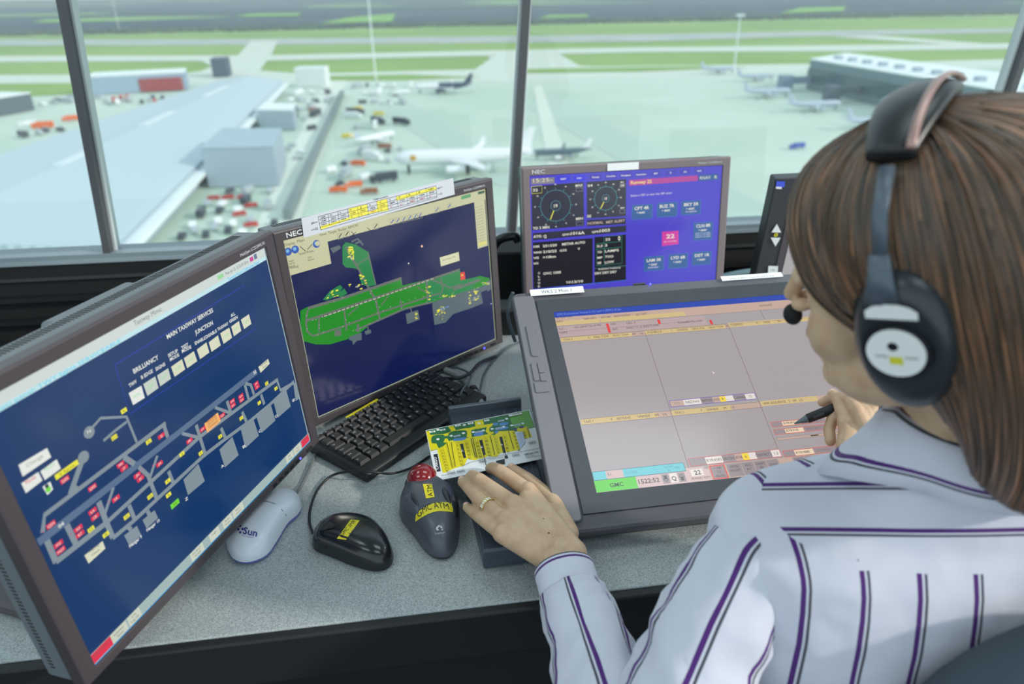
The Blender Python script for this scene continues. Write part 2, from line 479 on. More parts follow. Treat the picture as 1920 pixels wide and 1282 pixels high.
# white title bar with cyan line
D.rectuv(-WX, WZ - 0.0165, WX, WZ, lcd((204, 214, 210)))
D.rectuv(-WX, WZ - 0.0165, WX, WZ - 0.0115, lcd((190, 226, 232)))
D.rectuv(WX - 0.002, -WZ, WX, WZ, lcd((150, 170, 180)))
D.textuv('Taxiway Mimic', (-0.028, WZ - 0.008), (0.012, WZ - 0.008), lcd((110, 120, 124)), 0.0058)
D.textuv('Taxiway/Apron Calibration Panel', (0.122, WZ - 0.0160), (0.186, WZ - 0.0160), lcd((40, 170, 220)), 0.0045)
D.textuv('Main panel: TWY lights SERVICEABLE', (-0.19, WZ - 0.0158), (-0.05, WZ - 0.0158), lcd((90, 200, 225)), 0.0042)
D.rectuv(0.106, WZ - 0.0085, 0.117, WZ - 0.0035, gr_); D.textuv('Mon Jan 25 15:22:09 2016', (0.121, WZ - 0.008), (0.166, WZ - 0.008), lcd((90, 100, 110)), 0.004)
D.rectuv(0.170, WZ - 0.0085, 0.177, WZ - 0.003, mg); D.rectuv(0.179, WZ - 0.0085, 0.185, WZ - 0.002, lcd((100, 120, 150)))
D.cr = cC
D.line([(600, 680), (1275, 265), (1335, 490), (680, 935), (600, 680)], 0.0007, bl)
for s_, a, b, h in (('MAIN TAXIWAY SERVICES', (875, 545), (1115, 402), .0052), ('BRILLIANCY', (700, 726), (830, 648), .0052), ('JUNCTION', (1022, 523), (1114, 468), .0052),
                 ('TWV', (677, 798), (716, 772), .004), ('B EDGE', (740, 755), (800, 718), .004), ('SIGNS', (815, 712), (865, 682), .004), ('SETUP', (880, 641), (930, 612), .004), ('MODE', (890, 661), (937, 633), .004),
                 ('TEST', (950, 601), (986, 579), .004), ('MODE', (952, 618), (1000, 592), .004), ('ENABLE', (1020, 576), (1074, 545), .004), ('DISABLE', (1077, 543), (1134, 508), .004), ('TAXIWAY', (1138, 503), (1194, 470), .004), ('ALL', (1207, 431), (1229, 418), .004), ('GREEN', (1200, 462), (1243, 436), .004)):
    D.text(s_, a, b, wht, h, True)
sq = [((672, 827), (738, 788), (756, 852), (695, 890)), ((748, 780), (810, 740), (828, 800), (770, 842)), ((820, 735), (878, 697), (893, 752), (837, 792)), ((893, 690), (950, 650), (967, 703), (912, 742)),
      ((960, 645), (1012, 608), (1030, 660), (978, 697)), ((1028, 600), (1078, 562), (1093, 615), (1045, 650)), ((1090, 562), (1138, 525), (1153, 578), (1105, 612)), ((1150, 515), (1197, 485), (1212, 538), (1168, 570)),
      ((1207, 480), (1248, 450), (1260, 502), (1222, 530)), ((1258, 443), (1300, 415), (1313, 465), (1275, 493))]
for i, q in enumerate(sq):
    D.poly(q, wht if i in (0,) else (lcd((196, 206, 196)) if i in (1, 2) else crm))
    s_ = ['30%', '100%', '100%', 'Off', 'Off', '', '', 'Off', 'Off', 'Off'][i]
    if s_:
        cx = sum(a[0] for a in q) / 4; cy_ = sum(a[1] for a in q) / 4; dx = (q[1][0] - q[0][0]); dy = (q[1][1] - q[0][1])
        D.text(s_, (cx - dx * .28 + 2, cy_ - dy * .28 + 6), (cx + dx * .28 + 2, cy_ + dy * .28 + 6), gr_, .0035)
# runway
D.poly(pp(I_, cA(105, 1022), cB(690, 252), cB(703, 300), cA(132, 1068)), rw) if False else None
D.cr = I_
D.poly([cA(105, 1022), cB(0, 792), cB(686, 252), cB(704, 300), cB(0, 852), cA(132, 1068)], rw)
TW = 0.0048
for pts, wd in (([cA(150, 975), cA(163, 850), cA(1020, 200)], TW), ([cA(1005, 210), cA(1035, 300)], TW),
            ([cA(470, 265), cA(560, 165), cA(742, 155), cA(815, 335)], .003), ([cA(745, 190), cA(660, 255), cA(580, 325)], .003),
            ([cA(438, 440), cA(345, 700)], .0058), ([cA(390, 640), cA(350, 700)], .006),
            ([cA(180, 1030), cA(245, 1185)], .006), ([cA(320, 920), cA(385, 1055)], .006), ([cA(245, 1180), cA(600, 905)], .006),
            ([cA(600, 905), cB(170, 880), cB(890, 350)], TW), ([cA(545, 755), cA(600, 900), cA(645, 1010)], .006), ([cA(650, 655), cA(590, 840)], .0035),
            ([cA(645, 1015), cA(800, 885), cB(200, 1060), cB(400, 905), cB(640, 730), cB(820, 580), cB(1040, 370)], TW),
            ([cA(725, 440), cA(800, 490)], .006), ([cA(830, 510), cA(895, 570), cA(955, 730)], .005), ([cA(960, 430), cA(910, 580)], .0035),
            ([cA(760, 780), cA(800, 880)], TW), ([cA(1040, 540), cA(1075, 630)], TW),
            ([cB(5, 850), cB(170, 890)], .004), ([cB(135, 770), cB(225, 1060)], TW), ([cB(365, 800), cB(410, 900)], TW), ([cB(560, 650), cB(600, 740)], TW),
            ([cB(310, 610), cB(450, 660)], .004), ([cB(420, 550), cB(460, 670)], TW), ([cB(585, 400), cB(625, 550)], .0045), ([cB(590, 390), cB(640, 400), cB(670, 490)], .0045), ([cB(735, 490), cB(765, 580)], TW),
            ([cB(880, 350), cB(915, 450), cB(1040, 380)], .0045), ([cB(1050, 380), cB(1070, 540)], .0085),
            ([cA(750, 930), cA(775, 955)], TW), ([cA(890, 820), cA(905, 850)], TW)):
    D.line(pts, wd, tx)
for q in ([cA(725, 995), cA(815, 925), cA(845, 990), cA(765, 1070)], [cA(855, 885), cA(940, 815), cA(965, 870), cA(885, 945)],
          [cB(350, 1000), cB(470, 880), cB(528, 1050), cB(400, 1165)], [cB(545, 800), cB(660, 705), cB(715, 870), cB(590, 985)], [cB(690, 690), cB(820, 570), cB(868, 730), cB(740, 845)], [cB(850, 560), cB(965, 440), cB(1010, 600), cB(890, 705)],
          [cA(1145, 600), cB(155, 1130), cB(215, 1290), cB(60, 1420)]):
    D.poly(q, tx)
D.cr = cA
D.disc((478, 265), .0062, tx); D.disc((438, 440), .0062, tx); D.text('H', (467, 277), (490, 265), wht, .004)
for x, y in ((150, 968), (350, 985), (205, 1095), (557, 785), (615, 755), (765, 465), (850, 530), (928, 500), (1022, 258)): D.disc((x, y), .0008, mg, 8)
D.cr = cB
for x, y in ((95, 865), (155, 835), (385, 630), (435, 590), (600, 465), (645, 430)): D.disc((x, y), .0008, mg, 8)
def lab(cr, x, y, s_, m_, tm, w_=.0095, h_=.0048):
    D.cr = I_; u0 = D.uv(cr(x, y)); D.rectuv(u0[0] - w_ / 2, u0[1] - h_ / 2, u0[0] + w_ / 2, u0[1] + h_ / 2, m_)
    D.texth(s_, (u0[0], u0[1] - h_ * .33), h_ * .62, tm, align=.5)
for x, y, s_ in ((700, 492, 'M9'), (725, 517, 'JY'), (500, 655, 'Q02'), (305, 600, 'Q05'), (207, 918, 'Q04'), (400, 945, 'R3'), (413, 985, 'R7'), (260, 1055, 'M2'), (277, 1100, 'M27'), (502, 822, 'LA'), (520, 862, 'LR'), (667, 733, 'LR'), (818, 568, 'JN'), (840, 592, 'JC'), (975, 487, 'JM'), (988, 290, 'Q'), (1188, 325, 'PR')):
    lab(cA, x, y, s_, rd, wht)
for x, y, s_ in ((72, 918, 'PR'), (195, 810, 'PT'), (375, 683, 'GX'), (467, 552, 'HN'), (475, 590, 'D2'), (547, 505, 'GA'), (555, 540, 'D3'), (688, 390, 'JM'), (698, 420, 'D')):
    lab(cB, x, y, s_, rd, wht)
for x, y, s_ in ((898, 330, 'J2'), (1133, 418, 'J2'), (655, 300, 'Q12'), (722, 112, 'K'), (490, 950, 'K2'), (595, 987, 'JR'), (742, 860, 'A1'), (908, 718, 'A3'), (1033, 610, 'A'), (1038, 707, 'A')):
    lab(cA, x, y, s_, yl, dk, .0075)
for x, y, s_ in ((355, 878, 'A'), (175, 1032, 'P'), (550, 708, 'D'), (717, 567, 'L'), (785, 387, 'D'), (871, 434, 'G')):
    lab(cB, x, y, s_, yl, dk, .0065)
lab(cA, 1083, 770, '20', grn, olv, .013, .0065); lab(cA, 318, 528, 'K Apron', yl, olv, .026, .0055)
D.cr = cA
D.poly([(0, 485), (175, 375), (207, 440), (0, 580)], wht) if False else None
D.cr = I_
D.poly([cA(-25, 495), cA(177, 375), cA(207, 440), cA(5, 578)], wht); D.poly([cA(130, 540), cA(245, 455), cA(275, 520), cA(162, 602)], wht); D.poly([cA(-5, 625), cA(115, 545), cA(145, 605), cA(28, 695)], wht)
D.poly([cA(145, 650), cA(200, 612), cA(220, 668), cA(180, 708)], wht); D.disc(cA(186, 668), .0028, grn); D.disc(cA(176, 645), .0020, dk)
D.text('Change', cA(35, 515), cA(150, 440), lcd((150, 150, 130)), .004); D.text('Mode', cA(165, 545), cA(235, 495), gr_, .004); D.text('Mode', cA(30, 635), cA(100, 588), rd, .004)
D.poly([cA(442, 1135), cA(570, 1033), cA(590, 1085), cA(472, 1192)], crm); D.text('Facility', cA(482, 1115), cA(550, 1062), dk, .003); D.text('Check', cA(495, 1142), cA(552, 1097), dk, .003)
D.poly([cB(708, 235), cB(797, 160), cB(812, 205), cB(728, 290)], crm); D.text('Runway', cB(730, 232), cB(792, 184), dk, .0028); D.text('Open', cB(748, 252), cB(788, 218), dk, .0028)
D.poly([cB(207, 760), cB(332, 655), cB(360, 735), cB(235, 842)], og)
for i, s_ in enumerate(('TRANSFER', 'COM OUT OF', 'TOLERANCE')): D.text(s_, cB(232 + 7 * i, 762 + 24 * i), cB(318 + 8 * i, 692 + 24 * i), lcd((130, 70, 30)), .003)
for s_, a, b in (('A', cB(366, 1172), cB(390, 1152)), ('B', cB(566, 990), cB(590, 970)), ('C', cB(713, 848), cB(736, 828)), ('D', cB(868, 708), cB(888, 690)), ('E', cB(1026, 560), cB(1046, 543)), ('Z', cA(1155, 752), cA(1176, 738)), ('Hangar 9', cA(762, 1082), cA(850, 1008)), ('Hangar 10', cA(885, 968), cA(975, 892)), ('04', cA(262, 945), cA(300, 915)), ('22', cB(664, 305), cB(690, 285))):
    D.text(s_, a, b, wht, .0038, True)
# bottom task bar
D.rectuv(-WX, -WZ, WX, -WZ + 0.0013, lcd((60, 150, 210))); D.rectuv(-WX, -WZ + 0.0013, WX, -WZ + 0.0145, lcd((158, 178, 176)))
BT = lcd((200, 206, 190)); BX = lcd((70, 90, 80))
for x0, x1, s1, s2, m_ in ((-WX, -.179, 'EMERGENCY', '', rd), (-.179, -.158, 'Indicator', 'Panel', BT), (-.156, -.139, 'CTL', 'Log On', BT), (-.058, -.036, 'OUTPUT', 'MODE', BT), (-.024, -.006, 'Login', '', BT), (.001, .019, 'Event', 'Viewer', BT), (.021, .042, 'Alarm', 'Viewer', BT), (.142, .160, 'Main', 'Panel', BT), (.162, .180, 'Taxi', 'Mode', BT), (.182, WX - .002, 'EXIT', '', rd)):
    D.rectuv(x0, -WZ + 0.002, x1, -WZ + 0.0138, m_)
    D.texth(s1, ((x0 + x1) / 2, -WZ + .0088), .0027, BX, align=.5)
    if s2: D.texth(s2, ((x0 + x1) / 2, -WZ + .0040), .0027, BX, align=.5)
D.obj('screen', m1)

# --- middle screen: surface radar
m2, c2, rt2, bk2, up2, M2 = monitor(P2, 'dark grey monitor with a green airfield radar map, paper strip along its top')
D = Draw(c2 - bk2 * 0.0002, rt2, up2); cE = crop(500, 320, 3.374); D.cr = cE
nv = lcd((5, 20, 74)); D.rectuv(-WX, -WZ, WX, WZ, nv); D.frameuv(-WX, -WZ, WX, WZ, .0012, lcd((185, 195, 160)))
bei = lcd((196, 196, 158)); dkt = lcd((60, 66, 60))
D.rectuv(-WX, WZ - .019, WX, WZ, bei)
D.poly([(100, 462), (360, 395), (382, 578), (145, 648)], bei); D.rectuv(-WX, WZ - .055, -.132, WZ - .012, bei)
D.rectuv(.175, WZ - .108, WX - .003, WZ - .019, bei)
for k in range(13): D.rectuv(.178, WZ - .030 - k * .0055, .195, WZ - .0292 - k * .0055, lcd((150, 150, 120)))
D.rectuv(.178, WZ - .104, .198, WZ - .097, lcd((215, 210, 120)))
for s_, a, b in (('Display', (112, 478), (180, 462)), ('Maps', (193, 455), (240, 443)), ('Views', (335, 415), (378, 405)), ('Target', (390, 401), (444, 388)), ('Radar', (456, 385), (508, 372)), ('RIMCAS', (518, 368), (580, 350)), ('Taxiway Window', (200, 535), (300, 512)), ('Target', (135, 580), (172, 571)), ('Select No.', (140, 596), (180, 586)), ('Speed', (140, 612), (175, 603)), ('Heading', (145, 622), (200, 610)), ('None', (262, 572), (300, 562)), ('N/A', (262, 556), (285, 550))):
    D.text(s_, a, b, dkt, .0042 if b[0] - a[0] > 40 else .003)
dbl = lcd((50, 90, 170))
for x, y in ((135, 512), (180, 498), (315, 463)): D.disc((x, y), .0062, dbl); D.disc((x - 3, y - 4), .0028, lcd((120, 180, 225)))
D.disc((322, 460), .0040, bei)
for q in ([(210, 478), (245, 508)], [(258, 498), (290, 462)], [(635, 360), (660, 380)], [(535, 385), (565, 415)], [(565, 388), (535, 412)]): D.line(q, .0011, dkt)
for x, y in ((465, 413), (508, 400), (690, 352), (795, 322), (830, 315), (868, 308), (905, 298), (1077, 248), (1155, 225), (940, 290), (970, 283)):
    u = D.uv((x, y)); D.frameuv(u[0] - .005, u[1] - .005, u[0] + .005, u[1] + .005, .0006, lcd((150, 152, 126)))
    D.lineuv([(u[0] - .003, u[1] - .002), (u[0] + .003, u[1] + .003)], .0018, dbl if x > 700 else dkt)
D.rectuv(.145, WZ - .008, .168, WZ - .002, lcd((90, 160, 110))); D.rectuv(.186, WZ - .007, WX - .002, WZ - .002, lcd((60, 100, 80)))
G = lcd((30, 136, 32)); G2 = lcd((36, 130, 72)); gy = lcd((104, 112, 104)); gy2 = lcd((88, 104, 110)); lt = lcd((172, 178, 160)); ye = lcd((236, 232, 60))
D.poly([(478, 478), (498, 452), (560, 465), (645, 515), (692, 720), (640, 735), (600, 715), (585, 672), (590, 630), (545, 615), (500, 612), (480, 590)], G2)
D.poly([(213, 885), (260, 860), (250, 1000), (640, 985), (560, 1050), (400, 1098), (310, 1098), (235, 1078), (213, 960)], G)
D.poly([(255, 862), (480, 800), (850, 685), (860, 725), (1010, 690), (1215, 620), (1250, 690), (1350, 665), (1410, 680), (1400, 745), (1200, 790), (1040, 835), (880, 878), (690, 945), (570, 1015), (300, 1040), (240, 1000)], G)
D.poly([(1000, 700), (1215, 625), (1240, 690), (1340, 670), (1300, 760), (1100, 800), (1020, 835)], G2)
D.poly([(355, 815), (400, 760), (465, 722), (480, 740), (445, 790), (380, 820)], G2); D.poly([(430, 790), (490, 745), (510, 775), (470, 800)], G2)
D.poly([(400, 490), (460, 470), (470, 490), (420, 522)], gy2); D.line([(535, 450), (575, 430), (610, 470)], .003, gy2); D.line([(560, 460), (600, 445)], .003, gy2)
for q, wd in (([(260, 870), (480, 805), (852, 680)], .005), ([(850, 675), (856, 725)], .0014), ([(245, 950), (1220, 625)], .0042), ([(260, 880), (248, 950), (255, 1015), (290, 1045), (470, 990), (690, 905), (1010, 800), (1090, 775)], .0032),
              ([(330, 930), (330, 1020)], .0025), ([(500, 480), (575, 610), (640, 735), (690, 820), (715, 940)], .0036), ([(640, 520), (690, 720)], .0022), ([(560, 600), (650, 545)], .002),
              ([(515, 915), (580, 855)], .0022), ([(490, 880), (505, 1010)], .003), ([(560, 1010), (720, 940), (880, 870), (1050, 830)], .0034), ([(725, 850), (770, 790)], .0022), ([(845, 820), (855, 870)], .004), ([(1010, 700), (1020, 820)], .004), ([(950, 735), (1010, 770)], .0022),
              ([(1050, 690), (1160, 740), (1230, 720)], .003), ([(1100, 680), (1115, 745), (1090, 800)], .003), ([(1180, 750), (1350, 690)], .005), ([(430, 1030), (470, 1022)], .010), ([(640, 985), (640, 1010)], .002), ([(910, 870), (918, 900)], .002), ([(575, 970), (580, 1020)], .004)):
    D.line(q, wd, gy)
D.line([(350, 925), (1060, 680)], .0016, lcd((190, 186, 170)))
for k in range(26):
    t_ = k / 25; D.line([(355 + 700 * t_, 921 - 240 * t_), (362 + 700 * t_, 918.5 - 240 * t_)], .0028, lcd((70, 74, 66)))
D.poly([(1045, 840), (1200, 800), (1350, 745), (1368, 838), (1290, 870), (1180, 905), (1130, 960), (1060, 975)], gy2); D.poly([(1390, 700), (1415, 690), (1418, 750), (1395, 765)], gy2)
D.poly([(1050, 830), (1200, 780), (1400, 720), (1400, 750), (1200, 830), (1060, 860)], gy2)
D.poly([(878, 905), (955, 880), (968, 940), (888, 970)], gy2); D.poly([(618, 1015), (655, 1003), (662, 1025), (625, 1038)], gy2)
D.poly([(520, 1050), (575, 1030), (600, 1025), (600, 1070), (570, 1075), (545, 1102), (540, 1075), (522, 1070)], gy2)
rn = random.Random(3)
for cx, cy_, sx, sy, n in ((530, 520, 18, 40, 26), (1100, 900, 30, 40, 18), (1325, 780, 16, 40, 20), (1285, 800, 6, 50, 10), (1150, 790, 40, 12, 12), (1380, 715, 30, 12, 14), (945, 910, 6, 24, 8), (410, 780, 40, 30, 10), (610, 690, 25, 40, 10), (560, 730, 60, 20, 8), (1020, 770, 14, 50, 10)):
    for k in range(n):
        u = D.uv((cx + rn.uniform(-sx, sx), cy_ + rn.uniform(-sy, sy))); a = rn.uniform(.0005, .0016); D.rectuv(u[0] - a * 1.6, u[1] - a * .7, u[0] + a * 1.6, u[1] + a * .7, ye if rn.random() < .75 else lt)
D.line([(520, 505), (545, 500), (548, 560)], .0016, ye)
for x, y in ((290, 945), (310, 940), (250, 915), (253, 1000), (320, 1037), (358, 1020), (480, 985), (500, 940), (520, 960), (600, 935), (650, 965), (700, 945), (735, 885), (700, 900), (850, 870), (780, 860), (860, 830), (900, 815), (940, 805), (990, 795), (1010, 830), (1060, 815), (660, 760), (655, 775), (690, 830), (712, 862), (425, 825), (478, 803), (1040, 770), (1100, 800), (1180, 770), (1230, 740), (330, 975), (330, 995), (545, 1010), (590, 1000)):
    D.disc((x, y), .0009, lt, 6)
D.poly([(1222, 645), (1250, 637), (1255, 685), (1225, 692)], lcd((220, 70, 60))); D.disc((1235, 660), .0018, ye, 8)
D.disc((980, 477), .0022, lcd((245, 200, 150))); D.disc((896, 585), .0014, wht); D.disc((1418, 840), .0014, lcd((150, 180, 230)))
D.poly([(1093, 548), (1213, 513), (1218, 568), (1100, 605)], lcd((214, 214, 176))); D.text('Runway 22L', (1112, 570), (1195, 545), dkt, .003)
D.text('RYR 93A', (1103, 882), (1152, 862), lcd((120, 160, 240)), .004)
D.obj('screen', m2)

# --- rear screen: wind and departures
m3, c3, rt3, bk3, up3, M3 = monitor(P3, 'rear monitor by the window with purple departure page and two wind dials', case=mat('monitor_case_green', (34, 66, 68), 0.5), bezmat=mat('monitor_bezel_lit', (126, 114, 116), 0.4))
D = Draw(c3 - bk3 * 0.0002, rt3, up3); cF = crop(960, 280, 4.571); D.cr = cF
pur = lcd((74, 66, 196)); blk_ = lcd((26, 26, 34)); tealm = lcd((84, 160, 170)); w3 = lcd((228, 226, 214)); mag = lcd((176, 68, 150)); boxb = lcd((48, 92, 150)); yel3 = lcd((236, 230, 80)); d3 = lcd((46, 48, 62))
D.rectuv(-WX, -WZ, WX, WZ, pur)
D.rect((162, 250), (365, 292), lcd((128, 126, 140))); D.text('15:25', (182, 285), (318, 275), lcd((230, 220, 190)), .0078); D.text('06', (324, 272), (350, 270), lcd((200, 195, 170)), .004)
xs = [(372, 510, 'RESET'), (515, 640, 'Index'), (655, 780, 'Runway'), (783, 912, 'Checklists'), (915, 1040, 'Emergency'), (1045, 1170, 'Destination'), (1172, 1295, 'MET'), (1298, 1420, 'S1'), (1423, 1545, 'EN'), (1548, 1660, 'VHC')]
for x0, x1, s_ in xs:
    yy = 255 - (x0 - 370) * .058; m_ = lcd((60, 60, 214)) if x0 < 640 else lcd((68, 64, 180))
    u = D.uv(((x0 + x1) / 2, yy - 3)); hw = (x1 - x0) * .000098 * 1.13
    D.rectuv(u[0] - hw, u[1] - .0075, u[0] + hw, u[1] + .0065, m_); D.frameuv(u[0] - hw, u[1] - .0075, u[0] + hw, u[1] + .0065, .0005, lcd((92, 100, 220)))
    D.texth(s_, (u[0], u[1] - .0018), .0033, w3, align=.5, bold=True)
D.poly([(168, 318), (612, 280), (618, 655), (172, 695)], d3); D.poly([(640, 280), (978, 255), (976, 572), (642, 592)], d3)
D.poly([(642, 605), (974, 585), (974, 640), (642, 658)], d3); D.poly([(178, 718), (978, 652), (978, 706), (178, 780)], d3)
D.poly([(178, 798), (692, 760), (692, 1145), (182, 1195)], blk_); D.poly([(706, 752), (976, 730), (976, 1118), (706, 1145)], blk_)
def dial(cx, cy_, r, val, ang, k, mx_):
    ctr = V(D.uv((cx, cy_))); D.ring((cx, cy_), r, .0007, tealm); D.ring((cx, cy_), r * .32, .0007, tealm)
    for i in range(36):
        if i % 3 == 0:
            a = radians(90 - i * 10); d_ = V((cos(a), sin(a))); D.lineuv([ctr + d_ * r, ctr + d_ * r * 1.16], .0007, tealm)
            D.texth(['36', '03', '06', '09', '12', '15', '18', '21', '24', '27', '30', '33'][i // 3], ctr + d_ * r * 1.36 - V((0, .0013)), .0028, w3, align=.5, bold=True)
    D.texth(val, ctr - V((0, r * .11)), r * .22, w3, align=.5, bold=True)
    a = radians(ang); d_ = V((cos(a), sin(a))); D.lineuv([ctr + d_ * r * .34, ctr + d_ * r * .95], .0018, yel3)
dial(374, 482, .0315, '19', 247, 1, 0); dial(802, 420, .0238, '18', 242, 1, 0)
D.poly([(165, 318), (255, 310), (256, 372), (168, 380)], d3); D.line([(165, 318), (255, 310), (256, 372), (168, 380), (165, 318)], .0008, yel3)
T3 = lambda s_, a, b, m_=w3, h=.0052, bd=True: D.text(s_, a, b, m_, h, bd)
T3('22', (177, 360), (222, 357)); T3('MAX', (543, 322), (607, 316)); T3('MIN', (548, 606), (607, 600)); T3('04', (648, 322), (690, 318)); T3('SE', (642, 583), (678, 581)); T3('28', (928, 318), (960, 315), h=.004); T3('MAX', (928, 287), (960, 285), h=.003)
T3('MIN', (928, 508), (962, 505), h=.003)
for x0, y0, x1, y1 in ((547, 330, 605, 358), (550, 618, 607, 648), (922, 295, 968, 325), (922, 515, 966, 545)): D.frame((x0, y0), (x1, y1), .0006, lcd((150, 150, 170)))
T3('TD 2 MIN', (178, 687), (320, 675)); T3('NORMAL', (646, 645), (782, 634), lcd((190, 170, 160))); T3('MET ALERT', (806, 634), (966, 618), lcd((190, 170, 160)))
T3('ATIS:', (183, 758), (255, 752)); T3('Q', (270, 757), (296, 755), h=.0062); T3('QNH:', (430, 738), (500, 733), h=.004); T3('1016A', (504, 733), (622, 724), h=.0062); T3('QFE:', (683, 716), (748, 710), h=.004); T3('1003', (750, 710), (838, 702), h=.0062)
T3('OBS', (180, 843), (236, 839), h=.0046); T3('251520', (264, 838), (384, 828)); T3('METAR AUTO', (428, 823), (626, 805)); T3('WIND', (184, 894), (255, 888), h=.0046); T3('210/22', (266, 888), (382, 878)); T3('G32', (408, 876), (468, 870), h=.0046); T3('V', (562, 862), (582, 860))
T3('VIS', (182, 940), (230, 936), h=.0046); T3('>10km', (264, 935), (376, 925)); T3('WX', (182, 987), (228, 983), h=.0046); T3('OVC 1500', (268, 1074), (418, 1060)); T3('T/D', (462, 1148), (508, 1144), h=.0044); T3('13/10', (514, 1145), (608, 1137))
for i, s_ in enumerate('CLOUD'): T3(s_, (223, 1068 + i * 28.5), (240, 1066 + i * 28.5), h=.0042)
T3('22', (798, 782), (842, 778)); T3('ILS', (730, 838), (776, 834), h=.0046); T3('3', (795, 832), (816, 830)); T3('TD', (730, 890), (770, 886), h=.0046); T3('LAMPS', (795, 882), (914, 872)); T3('MP', (730, 937), (774, 933), h=.0046); T3('TOO', (795, 930), (868, 924)); T3('SE', (730, 982), (764, 979), h=.0046); T3('LOW', (795, 978), (874, 970))
D.line([(722, 812), (724, 998), (942, 975), (940, 735), (786, 745), (790, 990)], .0007, lcd((60, 150, 130))); D.line([(722, 808), (940, 788)], .0007, lcd((60, 150, 130))); D.line([(722, 855), (940, 836)], .0007, lcd((60, 150, 130)))
D.poly([(905, 758), (917, 740), (930, 756)], w3); D.poly([(905, 766), (930, 764), (918, 783)], w3)
T3('RUNWAY SURFACE', (740, 1032), (928, 1018), h=.003); T3('DRY DRY DRY', (708, 1072), (896, 1056)); D.line([(706, 1020), (976, 995)], .0006, tealm); D.line([(185, 1203), (976, 1118)], .0009, lcd((60, 130, 220)))
D.poly([(1000, 262), (1590, 222), (1592, 268), (1002, 312)], mag); T3('Runway 22', (1016, 298), (1196, 286), lcd((240, 214, 130)), .0068)
D.poly([(1595, 220), (1765, 208), (1766, 260), (1597, 270)], boxb); T3('RNAV', (1608, 258), (1700, 252), w3, .0066, False); T3('R', (1733, 250), (1756, 248), w3, .0066, False)
T3('Select a SID to view the AIP chart', (1015, 405), (1368, 380), w3, .0045, False)
lk = lcd((118, 84, 200))
for q in ([(1200, 528), (1245, 525)], [(1410, 565), (1310, 690)], [(1580, 565), (1345, 640), (1320, 695)], [(1425, 815), (1560, 780)], [(1330, 845), (1170, 920)], [(1310, 832), (1550, 895)], [(1440, 870), (1400, 895)]): D.line(q, .0005, lk)
for x0, y0, x1, y1, s_, s2, s3 in ((1028, 478, 1200, 590, 'CPT 4R', '^ 4000\'', ''), (1244, 460, 1410, 570, 'BUZ 7R', '^ 4000\'', ''), (1452, 445, 1612, 552, 'BKY 5R', '^ 4000\'', 'TO NORTH'), (1556, 628, 1712, 770, 'CLN 8R', '^ 4000\'', 'CLN 4.0'), (1132, 922, 1296, 1030, 'LAM 3R', '^ 5000\'', 'DVOR ONLY'), (1340, 900, 1500, 1008, 'LYD 6R', '^ 5000\'', ''), (1544, 880, 1700, 982, 'DET 1R', '^ 5000\'', '')):
    D.rect((x0, y0), (x1, y1), boxb); D.frame((x0, y0), (x1, y1), .0005, lcd((60, 140, 190)))
    T3(s_, (x0 + 20, y0 + 42), (x0 + 145, y0 + 32), w3, .0066); T3(s2, (x0 + 38, y0 + 74), (x0 + 110, y0 + 69), w3, .0042)
    if s3 == 'CLN 4.0':
        for k in range(3): T3('CLN 4 5 & 6000', (x0 + 12, y0 + 96 + 16 * k), (x0 + 142, y0 + 88 + 16 * k), lcd((190, 200, 220)), .0026)
    elif s3: T3(s3, (x0 + 32, y0 + 97), (x0 + 125, y0 + 90), lcd((210, 200, 230)), .0032)
D.poly([(1284, 705), (1425, 695), (1426, 810), (1282, 828)], lcd((206, 62, 160))); T3('22', (1320, 763), (1390, 757), w3, .0090); T3('MIN 7110 0 MHz', (1298, 797), (1408, 788), w3, .0028, False)
D.obj('screen', m3)
lb = MB(); lb.box((-0.012, -0.0056, WZ + 0.0095), (0.066, 0.0006, 0.0145), M=M3)
obj('blank_label', lb, mat('white_label', (236, 238, 238), 0.6), m3)['label'] = 'blank white sticker on the top bezel'

# --- the pen display lying back on the desk
c4, rt4, bk4, up4, M4 = panel_axes(PC)
b4 = c4 + bk4 * 0.06; b4.z = DZ
pd = thing('pen_display', 'large dark grey pen display lying back on the desk, showing pale pink flight strips', 'pen display', b4, radians(PC[3]))
cg = mat('pen_display_case', (92, 91, 98), 0.36); cgl = mat('pen_display_front', (62, 66, 73), 0.4); cgs = mat('pen_display_side', (116, 114, 121), 0.35)
BWX, BZT, BZB = 0.2785, 0.2125, 0.2125
def crn(dx, dz, y, r=.014, n=5):
    out = []
    for cx_, cz_, a0 in ((BWX - r, BZT - r, 0), (-BWX + r, BZT - r, 90), (-BWX + r, -BZB + r, 180), (BWX - r, -BZB + r, 270)):
        for k in range(n + 1):
            a = radians(a0 + 90 * k / n); px_, pz_ = cx_ + r * cos(a), cz_ + r * sin(a); out.append((px_ * (1 - dx / BWX), y, pz_ * (1 - dz / BZT)))
    return out
b = MB(); b.loft([crn(.003, .003, .002), crn(0, 0, .005), crn(0, 0, .012), crn(.022, .006, .037)], True, True, True, M=M4); obj('casing', b, cg, pd, smooth=True)
b = MB()
def rr4(x, z, y): return [(-x, y, -z), (x, y, -z), (x, y, z), (-x, y, z)]
b.loft([rr4(.216, .162, .0), rr4(.2162, .1622, -.0006), rr4(.240, .190, -.0008), rr4(.2405, .1905, .003), rr4(.216, .162, .003)], M=M4); obj('screen_surround', b, cgl, pd)
for sx in (-1, 1):
    b = MB(); b.rbox((sx * .2605, -.0003, 0), (.034, .006, .400), .006, 'y', e=.0015, M=M4); obj('side_panel', b, cgs, pd, smooth=True)
